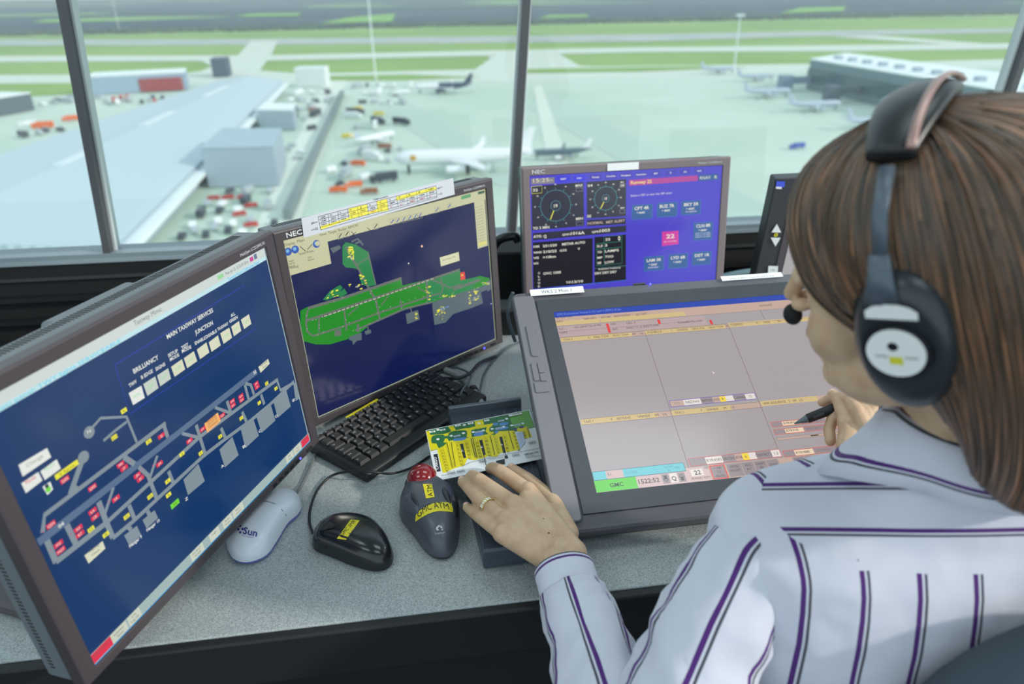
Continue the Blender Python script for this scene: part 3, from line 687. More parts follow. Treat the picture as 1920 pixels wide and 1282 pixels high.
for sx in (-1, 1):
    b = MB(); b.rbox((sx * .2605, -.0040, .103), (.0125, .003, .062), .004, 'y', e=.0008, M=M4); obj('touch_strip', b, cgs, pd, smooth=True)
    for kx, kz, kw, kh in ((-.0055, .045, .0085, .0335), (.005, .052, .0098, .0195), (.005, .034, .0098, .0145), (0, .016, .0215, .0185), ):
        b = MB(); b.rbox((sx * .2605 + kx, -.0038, kz - .002), (kw, .003, kh), .002, 'y', e=.0006, M=M4); obj('express_key', b, cgs, pd, smooth=True)
b = MB(); b.rbox((0, .05, -.02), (.30, .04, .26), .02, 'y', e=.006, M=M4); obj('rear_housing', b, cg, pd, smooth=True)
for sx in (-1, 1):
    b = MB(); p0 = M4 @ V((sx * .12, .05, .09)); b.tube([p0, V((p0.x, p0.y + .05, DZ + .012))], .012, 10); obj('stand_leg', b, blk, pd, smooth=True)
b = MB()
pf0 = M4 @ V((0, .05, .0)); b.rbox((0, 0, .0065), (.34, .20, .012), .02, 'z', e=.003, M=Matrix.Translation(V((pf0.x - 0.01, pf0.y + .10, DZ))) @ Matrix.Rotation(radians(PC[3]), 4, 'Z'))
obj('stand_foot', b, blk, pd, smooth=True)
for sx in (-1, 1):
    b = MB(); p0 = M4 @ V((sx * .2, .034, -.185)); b.tube([p0, V((p0.x, p0.y, DZ))], .009, 12); obj('foot', b, blk, pd, smooth=True)
b = MB(); b.rbox((-.058, .004, .2128), (.020, .006, .0012), .002, 'y', M=M4); obj('power_button', b, cgs, pd)
b = MB(); b.sphere((-.040, .0, .2088), .0018, M=M4, nu=8, nv=6); obj('power_light', b, ledm, pd)['label'] = 'tiny blue glowing power light'
d = Draw(c4 - bk4 * 0.0034, rt4, up4); cG = crop(960, 500, 2.786); d.cr = cG
d.polyuv([(-.2475, .198), (-.157, .198), (-.157, .2122), (-.2475, .2122)], mat('white_label', (236, 238, 238), 0.6))
d.textuv('WKS 2 Mon 1', (-.229, .2018), (-.178, .2018), mat('black_ink', (20, 20, 22), .6), .0072)
d.obj('name_label', pd)['label'] = 'white sticker lettered WKS 2 Mon 1'
d = Draw(c4 - bk4 * 0.0034, rt4, up4)
d.polyuv([(.085, .2005), (.196, .2005), (.196, .2115), (.085, .2115)], MATS['white_label']); d.textuv('ext 2301 / tel 01279 66', (.10, .203), (.18, .203), mat('grey_ink', (120, 120, 124), .6), .003)
d.obj('note_label', pd)['label'] = 'long white sticker at the right of the top edge'
D = Draw(c4 - bk4 * 0.0002, rt4, up4); D.cr = cG
SX, SZ = .216, .162
pk = lcd((164, 156, 158)); hd = lcd((192, 164, 150)); hy = lcd((206, 182, 128)); bd = lcd((36, 64, 170)); ink = lcd((70, 58, 60)); lni = lcd((126, 110, 104)); cyn = lcd((98, 192, 204)); g4 = lcd((84, 200, 44)); lp = lcd((206, 178, 176)); gyb = lcd((150, 138, 142)); rd4 = lcd((206, 84, 74)); w4 = lcd((226, 216, 210)); redl = lcd((222, 60, 60))
D.rectuv(-SX, -SZ, SX, SZ, pk)
D.rectuv(-SX, SZ - .012, SX, SZ, bd); D.text('EFPS Workstation Version 6.13.1 port 2 (GMC) 25 Jan', (238, 255), (570, 226), lcd((120, 150, 230)), .0045)
D.rectuv(-SX, SZ - .020, SX, SZ - .012, hd); D.text('File  View  Help', (232, 272), (312, 263), ink, .003)
def band(y0, y1, x0=-SX, x1=SX, m_=None): D.rectuv(x0, y1, x1, y0, m_ or hd)
def bt(y0, y1, x0, x1): D.rectuv(x0, y1, x1, y0, hy)
band(SZ - .020, SZ - .030); bt(SZ - .020, SZ - .0295, -SX, -.145); bt(SZ - .020, SZ - .0295, -.143, .0)
band(SZ - .030, SZ - .062, m_=pk); D.rectuv(-SX, SZ - .055, .03, SZ - .032, lcd((182, 160, 160)))
# columns: header rows measured in the photograph
def hdr(p, q, s_, extra):
    a, b = D.uv(p), D.uv(q)
    D.rectuv(a[0], a[1] - .0045, b[0], a[1] + .0045, hd); e = a[0] + (b[0] - a[0]) * extra; D.rectuv(a[0], a[1] - .0045, e, a[1] + .0045, hy)
    D.lineuv([(a[0], a[1] + .0047), (b[0], a[1] + .0047)], .0006, lni); D.lineuv([(a[0], a[1] - .0047), (b[0], a[1] - .0047)], .0006, lni)
    w_ = (e - a[0]); x = a[0] + .004
    for k, s1 in enumerate(s_): D.texth(s1, (x, a[1] - .002), .0042, ink, wf=.85); x += .040 if k == 0 else .006 + len(s1) * .0032
hdr((255, 382), (695, 342), ('TAXI 3', '0', 'FIND TOW', 'PLOT TOW', 'SM', 'LG'), .84)
hdr((695, 345), (1130, 306), ('PUSHBACK', '1', 'UNHIDE', 'NEW POS', 'NEW TOW', 'SM', 'LG'), .96)
cx2 = D.uv((1130, 306))[0]; y_h = D.uv((1130, 306))[1]
for x0, s_ in ((cx2, ('CLEARED', '4', 'HIDE', 'SM', 'LG')),):
    D.rectuv(x0, y_h - .0045, SX, y_h + .0045, hy); x = x0 + .004
    for k, s1 in enumerate(s_): D.texth(s1, (x, y_h - .002), .0042, ink, wf=.85); x += .044 if k == 0 else .010 + len(s1) * .0034
hdr((360, 812), (835, 765), ('TAXI 1', '4', 'RETRIEVE', 'UNHIDE', 'SM', 'LG'), .84)
hdr((835, 765), (1300, 712), ('TAXI 2', '7', 'UNHIDE', 'SM', 'LG'), .66)
y_s = D.uv((1300, 716))[1]; x_s = D.uv((1300, 716))[0]
D.rectuv(x_s, y_s - .0045, SX, y_s + .0045, hd); D.rectuv(x_s, y_s - .0045, x_s + .09, y_s + .0045, hy)
D.texth('ARR SEQUENCE   2   SM   LG', (x_s + .004, y_s - .002), .0042, ink, wf=.85)
for q in ([(695, 345), (935, 1085)], [(1130, 306), (1410, 1005)], [(1295, 225), (1320, 275)]): D.line(q, .0008, lni)
for y in (.0305, .0545): D.lineuv([(-SX, SZ - y), (SX, SZ - y)], .0005, lni)
D.lineuv([(-SX, SZ - .0425), (.01, SZ - .0425)], .0005, lni)
for s_, a, b in (('INFO', (235, 293), (268, 289)), ('NEW INFO', (378, 278), (442, 272)), ('NEW BRD', (465, 270), (518, 266)), ('FIND/PURGE/ED', (535, 264), (620, 256)), ('EDIT INFO', (650, 256), (708, 250)), ('NO LEAVE TILL 8 FRD', (328, 322), (468, 308)), ('FAN:', (518, 306), (545, 303)), ('CELL 3', (598, 300), (645, 296)), ('TCT', (245, 332), (270, 329)), ('GAPS', (250, 352), (290, 348)), ('AUS:', (525, 332), (552, 329)), ('PAULT 21, G, ELECTS ANC', (600, 326), (770, 309)), ('PLANNED TILL 0500', (870, 298), (995, 286)), ('SATELLITE', (1295, 210), (1360, 203))):
    D.text(s_, a, b, ink, .0040)
for x, y in ((500, 310), (507, 332), (768, 288), (1040, 290)):
    u = D.uv((x, y)); D.rectuv(u[0] - .0022, u[1] - .005, u[0] + .0022, u[1] + .005, redl)
# strips
def strip(p, q, col, items, h=.0115):
    a, b = D.uv(p), D.uv(q); x1 = b[0]; y = a[1]
    D.rectuv(a[0], y - h, x1, y, gyb)
    for x0, x2, m_, s_, tm in items:
        xa, xb = a[0] + (x1 - a[0]) * x0, a[0] + (x1 - a[0]) * x2
        if m_: D.rectuv(xa, y - h + .001, xb, y - .001, m_)
        if s_: D.texth(s_, ((xa + xb) / 2, y - h * .66), .0042, tm or ink, align=.5, wf=min(1, (xb - xa) / (len(s_) * .0034)))
    D.frameuv(a[0], y - h, x1, y, .0007, col)
yq = lcd((240, 208, 60))
strip((818, 700), (1262, 652), lcd((90, 80, 190)), ((.0, .16, hd, 'FIN', gyb), (.16, .36, w4, 'NEE3VH', None), (.36, .5, gyb, 'BRITISH', None), (.5, .58, hd, 'A330', None), (.58, .65, yq, 'R', None), (.65, .74, w4, '', None), (.74, .88, gyb, 'CLEARED', None), (.88, 1, w4, '15', None)), .0118)
strip((918, 1002), (1395, 955), rd4, ((0, .18, gyb, '', None), (.18, .36, w4, 'RYR4583', None), (.36, .5, gyb, 'BRITISH', None), (.5, .58, hd, 'B738', None), (.58, .65, yq, '6', None), (.65, .73, w4, '', None), (.73, .9, gyb, 'CONTACT A', None), (.9, 1, w4, '1.3', None)), .0128)
cK = crop(1340, 700, 5.573)
def stripK(x, y, s_, h=.009, x2=SX):
    a = D.uv(cK(x, y)) if False else V(D2.uv((x, y))); D.rectuv(a[0], a[1] - h, x2, a[1], hd); D.rectuv(a[0] + .001, a[1] - h + .001, a[0] + .017, a[1] - .001, gyb)
    D.rectuv(a[0] + .017, a[1] - h + .001, a[0] + .045, a[1] - .001, lcd((232, 208, 180))); D.texth(s_, (a[0] + .019, a[1] - h * .68), .0040, lcd((30, 26, 26))); D.rectuv(a[0] + .046, a[1] - h + .001, a[0] + .085, a[1] - .001, gyb); D.texth('WIDTHS 2', (a[0] + .049, a[1] - h * .68), .0036, lni)
    D.frameuv(a[0], a[1] - h, x2, a[1], .0008, rd4)
D2 = Draw(c4, rt4, up4); D2.cr = cK
stripK(578, 512, 'RYR4FG'); stripK(608, 590, 'RYR9VE'); stripK(702, 812, 'RYR988E', .0105)
a = D2.uv((640, 678)); D.rectuv(a[0], a[1] - .004, SX, a[1], hd); D.frameuv(a[0], a[1] - .004, SX, a[1], .0004, lni)
for x0, x2 in ((.052, .064), (.074, .086)): D.rectuv(a[0] + x0, a[1] - .0028, a[0] + x2, a[1] - .0012, lcd((24, 24, 24)))
# cyan strip and bottom bar, widths read off the photograph
cP = crop(960, 720, 2)
D.cr = I_
U = lambda x: D.uv(cP(x, 385 - .13 * (x - 315)))[0]
D.rectuv(-SX, -SZ + .0175, U(657), -SZ + .031, cyn); D.rectuv(U(362), -SZ + .0182, U(427), -SZ + .0303, lp); D.texth('51', (U(368), -SZ + .0225), .0046, ink); D.texth('CLOSED', (U(434), -SZ + .0225), .0042, lcd((70, 150, 160)), wf=.8)
D.texth('SLOW', (U(582), -SZ + .0250), .0034, lcd((60, 140, 150))); D.texth('S2', (U(590), -SZ + .0195), .0034, lcd((60, 140, 150))); D.texth('NEA', (U(620), -SZ + .0225), .0034, lcd((60, 140, 150)), wf=.9); D.frameuv(-SX, -SZ + .0175, U(657), -SZ + .031, .0006, lcd((40, 90, 110)))
D.rectuv(-SX, -SZ, SX, -SZ + .0172, lp)
D.rectuv(-SX, -SZ, U(467), -SZ + .0172, g4); D.texth('GMC', ((U(315) + U(467)) / 2, -SZ + .0055), .0062, lcd((24, 60, 20)), bold=True, align=.5)
D.textuv('1522:52', (U(473), -SZ + .0058), (U(551), -SZ + .0058), ink, .0068, True)
for xa, xb, s_ in ((562, 588, 'v'), (592, 618, 'Q'), (622, 648, '^')):
    x0, x1_ = U(xa), U(xb); D.rectuv(x0, -SZ + .002, x1_, -SZ + .0162, gyb if s_ != 'Q' else w4); xm = (x0 + x1_) / 2
    if s_ == 'Q': D.texth('Q', (xm, -SZ + .0055), .0064, ink, bold=True, align=.5)
    else:
        sg = 1 if s_ == '^' else -1; cy2 = -SZ + .009
        for pts in ([(xm - .0042, cy2), (xm, cy2 + sg * .0050), (xm + .0042, cy2)], [(xm - .0022, cy2 - sg * .005), (xm + .0022, cy2 - sg * .005), (xm + .0022, cy2), (xm - .0022, cy2)]):
            D.polyuv(pts, ink)
        D.polyuv([(xm - .0029, cy2 + sg * .0006), (xm, cy2 + sg * .0040), (xm + .0029, cy2 + sg * .0006)], gyb)
D.rectuv(U(657), -SZ, U(725), -SZ + .0215, lp); D.rectuv(U(672), -SZ + .0085, U(717), -SZ + .0185, w4); D.textuv('22', (U(684), -SZ + .0102), (U(709), -SZ + .0102), ink, .0066, True); D.textuv('PRIMARY RWY', (U(668), -SZ + .0030), (U(738), -SZ + .0030), ink, .0038)
D.rectuv(U(740), -SZ, SX, -SZ + .0215, hd)
D.rectuv(U(745), -SZ + .0004, U(802), -SZ + .0213, gyb); D.frameuv(U(745), -SZ + .0004, U(802), -SZ + .0213, .0014, redl)
for k, s_ in enumerate(('+ AIR', 'TO', 'CROSS')): D.texth(s_, ((U(745) + U(802)) / 2, -SZ + .0150 - k * .0060), .0038, ink, align=.5, wf=.85)
for xa, xb, s1 in ((808, 862, 'CROSS|HILIGHT'), (864, 908, 'HDG|ALT'), (910, 956, 'DNWY|SID|MDI'), (958, 1000, 'TEXFR'), (1055, 1098, 'LOCAL|EDIT'), (1100, 1130, 'MAX|MSC'), (1134, 1170, 'SET|QNH')):
    x0, x1_ = U(xa), U(xb); D.rectuv(x0, -SZ + .0015, x1_, -SZ + .0208, gyb); L_ = s1.split('|')
    for k, q in enumerate(L_): D.texth(q, ((x0 + x1_) / 2, -SZ + .0145 - k * .0058 - (.004 if len(L_) == 1 else 0)), .0040, ink, align=.5, wf=.75)
D.text('', (0, 0), (1, 1), ink) if False else None
u = D.uv(cG(1045, 548)); D.polyuv([(u[0], u[1]), (u[0] + .0035, u[1] - .0035), (u[0] + .0015, u[1] - .0035), (u[0], u[1] - .005)], w4)
D.obj('screen', pd)

# ------------------------------------------------------------------ the airport below (eye is 60 m above the apron)
GZ = -60.0
def g(px, py, h=0): p = onz(px, py, GZ + h); return (p.x, p.y)
X1, X2, X3 = crop(0, 0, 2.67), crop(560, 0, 2.67), crop(1200, 0, 2.667)
grass = mat('grass', (122, 158, 70), 0.95, noise=(0.004, (138, 170, 84), 0.4, 0.6))
conc = mat('apron_concrete', (180, 200, 184), 0.85, noise=(0.012, (196, 210, 196), 0.35, 0.65))
tarm = mat('runway_asphalt', (164, 174, 168), 0.9, noise=(0.02, (176, 184, 178), 0.4, 0.6))
tway = mat('taxiway_concrete', (204, 212, 200), 0.85)
def slab(name, pts, m, lift, label=None):
    b = MB(); b.add([(*g(*p), GZ + lift) for p in pts], [tuple(range(len(pts)))])
    o = struct(name, b, m); return o
b = MB(); b.add([(-4000, 60, GZ - .6), (5000, 60, GZ - .6), (5000, 2000, GZ - .6), (-4000, 1400, GZ - .6)], [(0, 1, 2, 3)]); struct('grass_field', b, grass)
slab('apron', [(-900, 1100), (-500, 150), (0, 152), (640, 148), (1000, 148), (1400, 132), (1560, 124), (2400, 108), (3000, 1100)], conc, -.3)
slab('runway', [(-400, 75), (400, 73), (1200, 64), (1500, 58), (1900, 52), (2400, 46), (2400, 52), (1900, 60), (1500, 68), (1200, 77), (400, 84), (-400, 86)], tarm, -.3)
slab('taxiway', [(-400, 106), (500, 103), (1200, 88), (1600, 84), (2400, 74), (2400, 84), (1600, 95), (1200, 97), (500, 113), (-400, 117)], tway, -.28)
slab('taxiway', [(-400, 142), (420, 138), (640, 136), (1100, 124), (1600, 118), (2400, 96), (2400, 112), (1500, 134), (1000, 149), (600, 153), (-400, 156)], tway, -.26)
slab('taxiway', [(470, 76), (520, 76), (510, 100), (480, 142), (360, 142), (440, 110)], tway, -.24)
slab('taxiway', [(320, 141), (375, 133), (398, 124), (378, 114), (505, 106), (474, 112), (460, 121), (480, 131), (560, 137), (430, 147)], tway, -.22)
slab('taxiway', [(905, 132), (940, 120), (912, 105), (1080, 98), (1020, 104), (1008, 112), (1040, 121), (1120, 124), (1000, 134)], tway, -.22)
slab('taxiway', [(940, 96), (1040, 96), (1100, 130), (880, 136)], tway, -.24)
slab('taxiway', [(1560, 68), (1640, 66), (1920, 86), (1920, 92)], tway, -.24)
for pts in ([(-300, 158), (20, 156), (150, 155), (152, 176), (60, 180), (-300, 190)], [(616, 142), (760, 139), (905, 144), (760, 150), (616, 151)]):
    slab('grass_verge', pts, grass, -.1)
slab('grass_verge', [(980, 129), (1320, 123), (1400, 126), (1200, 134), (980, 137)], grass, -.1)
# strips in two tones across the apron
cst = mat('apron_strip', (182, 200, 188), 0.85); cst2 = mat('apron_strip_pale', (212, 220, 208), 0.85)
slab('apron_strip', [(990, 200), (1040, 180), (1900, 620), (1750, 640)], cst, -.2)
slab('apron_strip', [(700, 200), (760, 186), (1000, 330), (940, 350)], cst, -.2)
slab('apron_strip', [(1050, 430), (1000, 160), (1016, 160), (1110, 430)], cst2, -.15)
slab('apron_strip', [(610, 150), (650, 150), (560, 420), (470, 440)], cst2, -.12)

# --- haze between the tower and the horizon
hz = bpy.data.materials.new('haze'); hz.use_nodes = True
n_ = hz.node_tree.nodes; n_.clear(); ho = n_.new('ShaderNodeOutputMaterial'); hv = n_.new('ShaderNodeVolumeScatter')
hv.inputs['Color'].default_value = (0.74, 0.88, 1.0, 1); hv.inputs['Density'].default_value = 0.00026; hv.inputs['Anisotropy'].default_value = 0.2
hz.node_tree.links.new(hv.outputs[0], ho.inputs['Volume'])
HAZE = True
if HAZE:
    b = MB(); b.box((400, 4100, 60), (12000, 8000, 300)); struct('haze', b, hz)

# --- hills with woods and fields beyond the runway
rn = random.Random(11)
from mathutils import noise as mn
hm = bpy.data.materials.new('wooded_hills'); hm.use_nodes = True
N = hm.node_tree.nodes; Lk = hm.node_tree.links; bs = N['Principled BSDF']; bs.inputs['Roughness'].default_value = 1; bs.inputs['Specular IOR Level'].default_value = 0
t_ = N.new('ShaderNodeTexCoord'); mp = N.new('ShaderNodeMapping'); mp.inputs['Scale'].default_value = (0.0024, 0.0052, 0); vo = N.new('ShaderNodeTexVoronoi'); vo.inputs['Scale'].default_value = 1.0
cr_ = N.new('ShaderNodeValToRGB'); cr_.color_ramp.interpolation = 'CONSTANT'
E_ = cr_.color_ramp.elements; E_[0].color = (*lin((70, 86, 92)), 1); E_[1].position = 0.5; E_[1].color = (*lin((60, 76, 84)), 1)
for p_, c_ in ((0.70, (132, 172, 96)), (0.78, (80, 94, 98)), (0.90, (140, 180, 104))):
    e = E_.new(p_); e.color = (*lin(c_), 1)
Lk.new(t_.outputs['Object'], mp.inputs[0]); Lk.new(mp.outputs[0], vo.inputs['Vector']); Lk.new(vo.outputs['Color'], cr_.inputs[0]); Lk.new(cr_.outputs[0], bs.inputs['Base Color'])
b = MB(); nx, ny = 60, 22
vs = []
for j in range(ny + 1):
    for i in range(nx + 1):
        x = -4500 + 10500 * i / nx; y = 1310 + (x + 900) * .1 + 4300 * (j / ny) ** 1.3
        r_ = min(1, j / 6); z = GZ - .9 + r_ * (6 + 12 * mn.noise(V((x * .0009, y * .0012, 3)))) + 26 * (j / ny) ** 1.5
        vs.append((x, y, z))
b.add(vs, [(j * (nx + 1) + i, j * (nx + 1) + i + 1, (j + 1) * (nx + 1) + i + 1, (j + 1) * (nx + 1) + i) for j in range(ny) for i in range(nx)])
struct('hills', b, hm, smooth='all')
hill_v, hill_f = [V(p) for p in b.v], [tuple(f) for f in b.f]
from mathutils.bvhtree import BVHTree as _BT
hbv = _BT.FromPolygons(hill_v, hill_f)
fm = mat('far_meadow', (134, 182, 92), 1.0, spec=0); k_ = 0
for q in (((600, 46), (735, 42), (742, 27), (655, 34)), ((1462, 27), (1582, 22), (1586, 14), (1500, 16)), ((1270, 41), (1402, 37), (1404, 31), (1310, 34)), ((60, 44), (190, 42), (200, 37), (90, 38)), ((440, 33), (560, 31), (566, 26), (470, 27)), ((1010, 36), (1100, 34), (1104, 29), (1030, 30))):
    a_, b_, c_, d_ = [V(p) for p in q]; pts = []
    for j in range(5):
        for i in range(9):
            u, v = i / 8, j / 4; p = (a_ * (1 - u) + b_ * u) * (1 - v) + (d_ * (1 - u) + c_ * u) * v; h_ = hbv.ray_cast(V((0, 0, 0)), ray(p.x, p.y).normalized())[0]
            pts.append(h_ + V((0, 0, 2.0)) if h_ else None)
    if any(p is None for p in pts): continue
    m_ = MB(); m_.add(pts, [(j * 9 + i, j * 9 + i + 1, (j + 1) * 9 + i + 1, (j + 1) * 9 + i) for j in range(4) for i in range(8)]); struct('far_meadow', m_, fm)
wd = mat('woodland_leaves', (66, 84, 70), 1.0, spec=0, noise=(0.02, (88, 104, 84), 0.4, 0.6))
b = MB()
for k in range(3000):
    row = rn.random(); x = rn.uniform(-1500, 2100); y = 1290 + (x + 900) * .1 + 120 * row + x * .012; r_ = rn.uniform(3, 6)
    b.sphere((x, y - x * .012, GZ + r_ * .4), r_, nu=6, nv=4, sc_=(1.5, 1, .75))
o = obj('woodland', b, wd, smooth='all', clean=False); tag(o, 'long dark belt of woodland along the far side of the runway', 'trees', kind='stuff')

# --- buildings
def roofmat(name, c, c2, ang, sc__=0.5):
    if name in MATS: return MATS[name]
    m = mat(name, c, 0.6)
    N = m.node_tree.nodes; L = m.node_tree.links; w_ = N.new('ShaderNodeTexWave'); w_.inputs['Scale'].default_value = sc__; w_.inputs['Distortion'].default_value = 0.6; w_.inputs['Detail'].default_value = 2
    t = N.new('ShaderNodeTexCoord'); mp = N.new('ShaderNodeMapping'); mp.inputs['Rotation'].default_value = (0, 0, ang)
    r = N.new('ShaderNodeValToRGB'); r.color_ramp.elements[0].color = (*lin(c), 1); r.color_ramp.elements[1].color = (*lin(c2), 1)
    L.new(t.outputs['Object'], mp.inputs[0]); L.new(mp.outputs[0], w_.inputs['Vector']); L.new(w_.outputs['Fac'], r.inputs[0]); L.new(r.outputs[0], m.node_tree.nodes['Principled BSDF'].inputs['Base Color'])
    return m
def quad_building(name, label, corners, h, wall, roof, cat='building', ridge=0, extra=None):
    """corners: roof-eave corners given as points of the ground plan"""
    c = sum((V((*p, 0)) for p in corners), V((0, 0, 0))) / 4
    t = thing(name, label, cat, (c.x, c.y, GZ))
    b = MB(); b.prism(corners, GZ, GZ + h); obj('walls', b, wall, t)
    b = MB(); q = [V((*p, GZ + h)) + (V((*p, 0)) - c) * 0.01 for p in corners]
    if ridge:
        r0 = (q[0] + q[1]) / 2 + V((0, 0, ridge)); r1 = (q[3] + q[2]) / 2 + V((0, 0, ridge))
        b.add([q[0], q[1], q[2], q[3], r0, r1], [(0, 4, 5, 3), (4, 1, 2, 5), (0, 1, 4), (3, 5, 2)])
    else:
        b.add([p for p in q] + [p + V((0, 0, .6)) for p in q], [(3, 2, 1, 0), (4, 5, 6, 7), (0, 1, 5, 4), (1, 2, 6, 5), (2, 3, 7, 6), (3, 0, 4, 7)])
    obj('roof', b, roof, t)
    if extra: extra(t, c)
    return t
wl = mat('cladding_grey_blue', (160, 176, 188), 0.7); wlw = mat('cladding_white', (214, 222, 222), 0.7); wdk = mat('cladding_dark', (84, 98, 108), 0.7)
rfw = mat('roof_white', (226, 234, 234), 0.7)
def gq(pts, h): return [g(*p, h) for p in pts]
# long shed: near end runs out under the sill
hs = 7
sh = gq([(405, 152), (530, 151), (212, 462), (-560, 480)], hs)
def shed_extra(t, c):
    b = MB(); a0, a1 = V((*sh[1], GZ + hs)), V((*sh[2], GZ + hs)); ax = (a1 - a0).normalized(); nx_ = V((-ax.y, ax.x, 0))
    if nx_.x < 0: nx_ = -nx_
    a0 = a0 - V((0, 0, 1.5)); a1 = a1 + ax * 60 - V((0, 0, 1.5))
    b.add([a0, a1, a1 + nx_ * 3.5, a0 + nx_ * 3.5, a0 - V((0, 0, 1.2)), a1 - V((0, 0, 1.2)), a1 + nx_ * 3.5 - V((0, 0, 1.2)), a0 + nx_ * 3.5 - V((0, 0, 1.2))], [(0, 1, 2, 3), (4, 7, 6, 5), (0, 4, 5, 1), (3, 2, 6, 7), (0, 3, 7, 4), (1, 5, 6, 2)])
    obj('eaves_canopy', b, rfw, t)
    # translucent ridge strips
    for k, (u0, u1) in enumerate(((.16, .30), (.45, .56), (.70, .78))):
        p0 = (V((*sh[0], 0)) + V((*sh[1], 0))) / 2; p1 = (V((*sh[3], 0)) + V((*sh[2], 0))) / 2
        q0, q1 = p0.lerp(p1, u0), p0.lerp(p1, u1); s_ = (p1 - p0).normalized(); n2 = V((-s_.y, s_.x, 0)) * 1.6
        b = MB(); b.add([V((q.x, q.y, GZ + hs + 3.6)) for q in (q0 + n2, q1 + n2, q1 - n2, q0 - n2)] + [V((q.x, q.y, GZ + hs + 2.6)) for q in (q0 + n2, q1 + n2, q1 - n2, q0 - n2)], [(0, 1, 2, 3), (7, 6, 5, 4), (0, 4, 5, 1), (1, 5, 6, 2), (2, 6, 7, 3), (3, 7, 4, 0)]); obj('rooflight', b, mat('rooflight_pale', (204, 216, 220), .6), t)
quad_building('cargo_shed', 'very long shed with pale blue ribbed roof running away below the tower', sh, hs, wl, roofmat('ribbed_roof', (166, 184, 192), (198, 214, 218), 0.9, 0.16), ridge=3.2, extra=shed_extra)
def box_from(px0, px1, pyb, h, depth, yaw=None):
    a, b2 = V((*g(*px0), 0)), V((*g(*px1), 0)); d = (b2 - a).normalized(); n = V((-d.y, d.x, 0)); n = n if n.y > 0 else -n
    return [tuple(p.xy) for p in (a, b2, b2 + n * depth, a + n * depth)]
quad_building('warehouse', 'grey blue flat roofed block beside the long shed, near the parked cars', gq([(377, 280), (512, 277), (528, 243), (418, 243)], 13), 13, wl, mat('roof_grey_blue', (160, 180, 190), .7))
quad_building('warehouse', 'small block with bright white roof behind the grey blue warehouse', gq([(482, 207), (548, 208), (554, 196), (496, 195)], 9), 9, wl, rfw)
quad_building('service_building', 'tiny white building near the grass behind the sheds', box_from((556, 164), (612, 163), 0, 0, 14), 12, wlw, rfw)
quad_building('service_building', 'small dark cube building at the far end of the long shed', box_from((400, 145), (428, 144), 0, 0, 20), 13, mat('cladding_slate', (70, 84, 100), .8), mat('roof_slate', (92, 104, 118), .8))
def reds(t, c):
    for k, x in enumerate((277, 292, 306, 321, 335)):
        a = V((*g(x, 178.2 - (x - 172) * .0556), 0)); b = MB(); b.box((a.x, a.y - .6, GZ + 4.5), (7.5, 2, 8)); obj('bay_door', b, mat('door_red', (168, 70, 66), .6), t)
quad_building('fire_station', 'low pale building with a row of red bay doors at left', box_from((172, 178), (352, 168), 0, 0, 30), 11, mat('cladding_pale_blue', (150, 172, 192), .7), rfw, extra=reds)
quad_building('maintenance_building', 'white roofed building cut by the left picture edge', box_from((-120, 240), (66, 205), 0, 0, 40), 9, wdk, rfw)
# terminal pier at the right
tp = gq([(1520, 112), (1588, 101), (2120, 170), (2080, 205)], 17)
def pier_extra(t, c):
    a, d = V((*tp[0], 0)), V((*tp[3], 0)); dr = (d - a).normalized(); n = V((dr.y, -dr.x, 0)); n = n if n.y < 0 else -n
    L_ = (d - a).length
    b = MB(); q0, q1 = a + n * .8, d + n * .8
    b.add([V((p.x, p.y, GZ + z)) for z in (4, 12) for p in (q0, q1)] , [(0, 1, 3, 2)]); obj('glazing', b, mat('pier_glass', (62, 96, 100), .15), t)
    for k in range(14):
        p = a.lerp(d, (k + .5) / 14) - n * 14; b = MB(); b.box((p.x, p.y, GZ + 18.4), (4, 4, 2.4)); obj('roof_unit', b, wl, t)
quad_building('terminal_pier', 'long low terminal pier with white roof and dark glazed side at right', tp, 17, mat('pier_wall', (104, 132, 136), .6), rfw, extra=pier_extra)

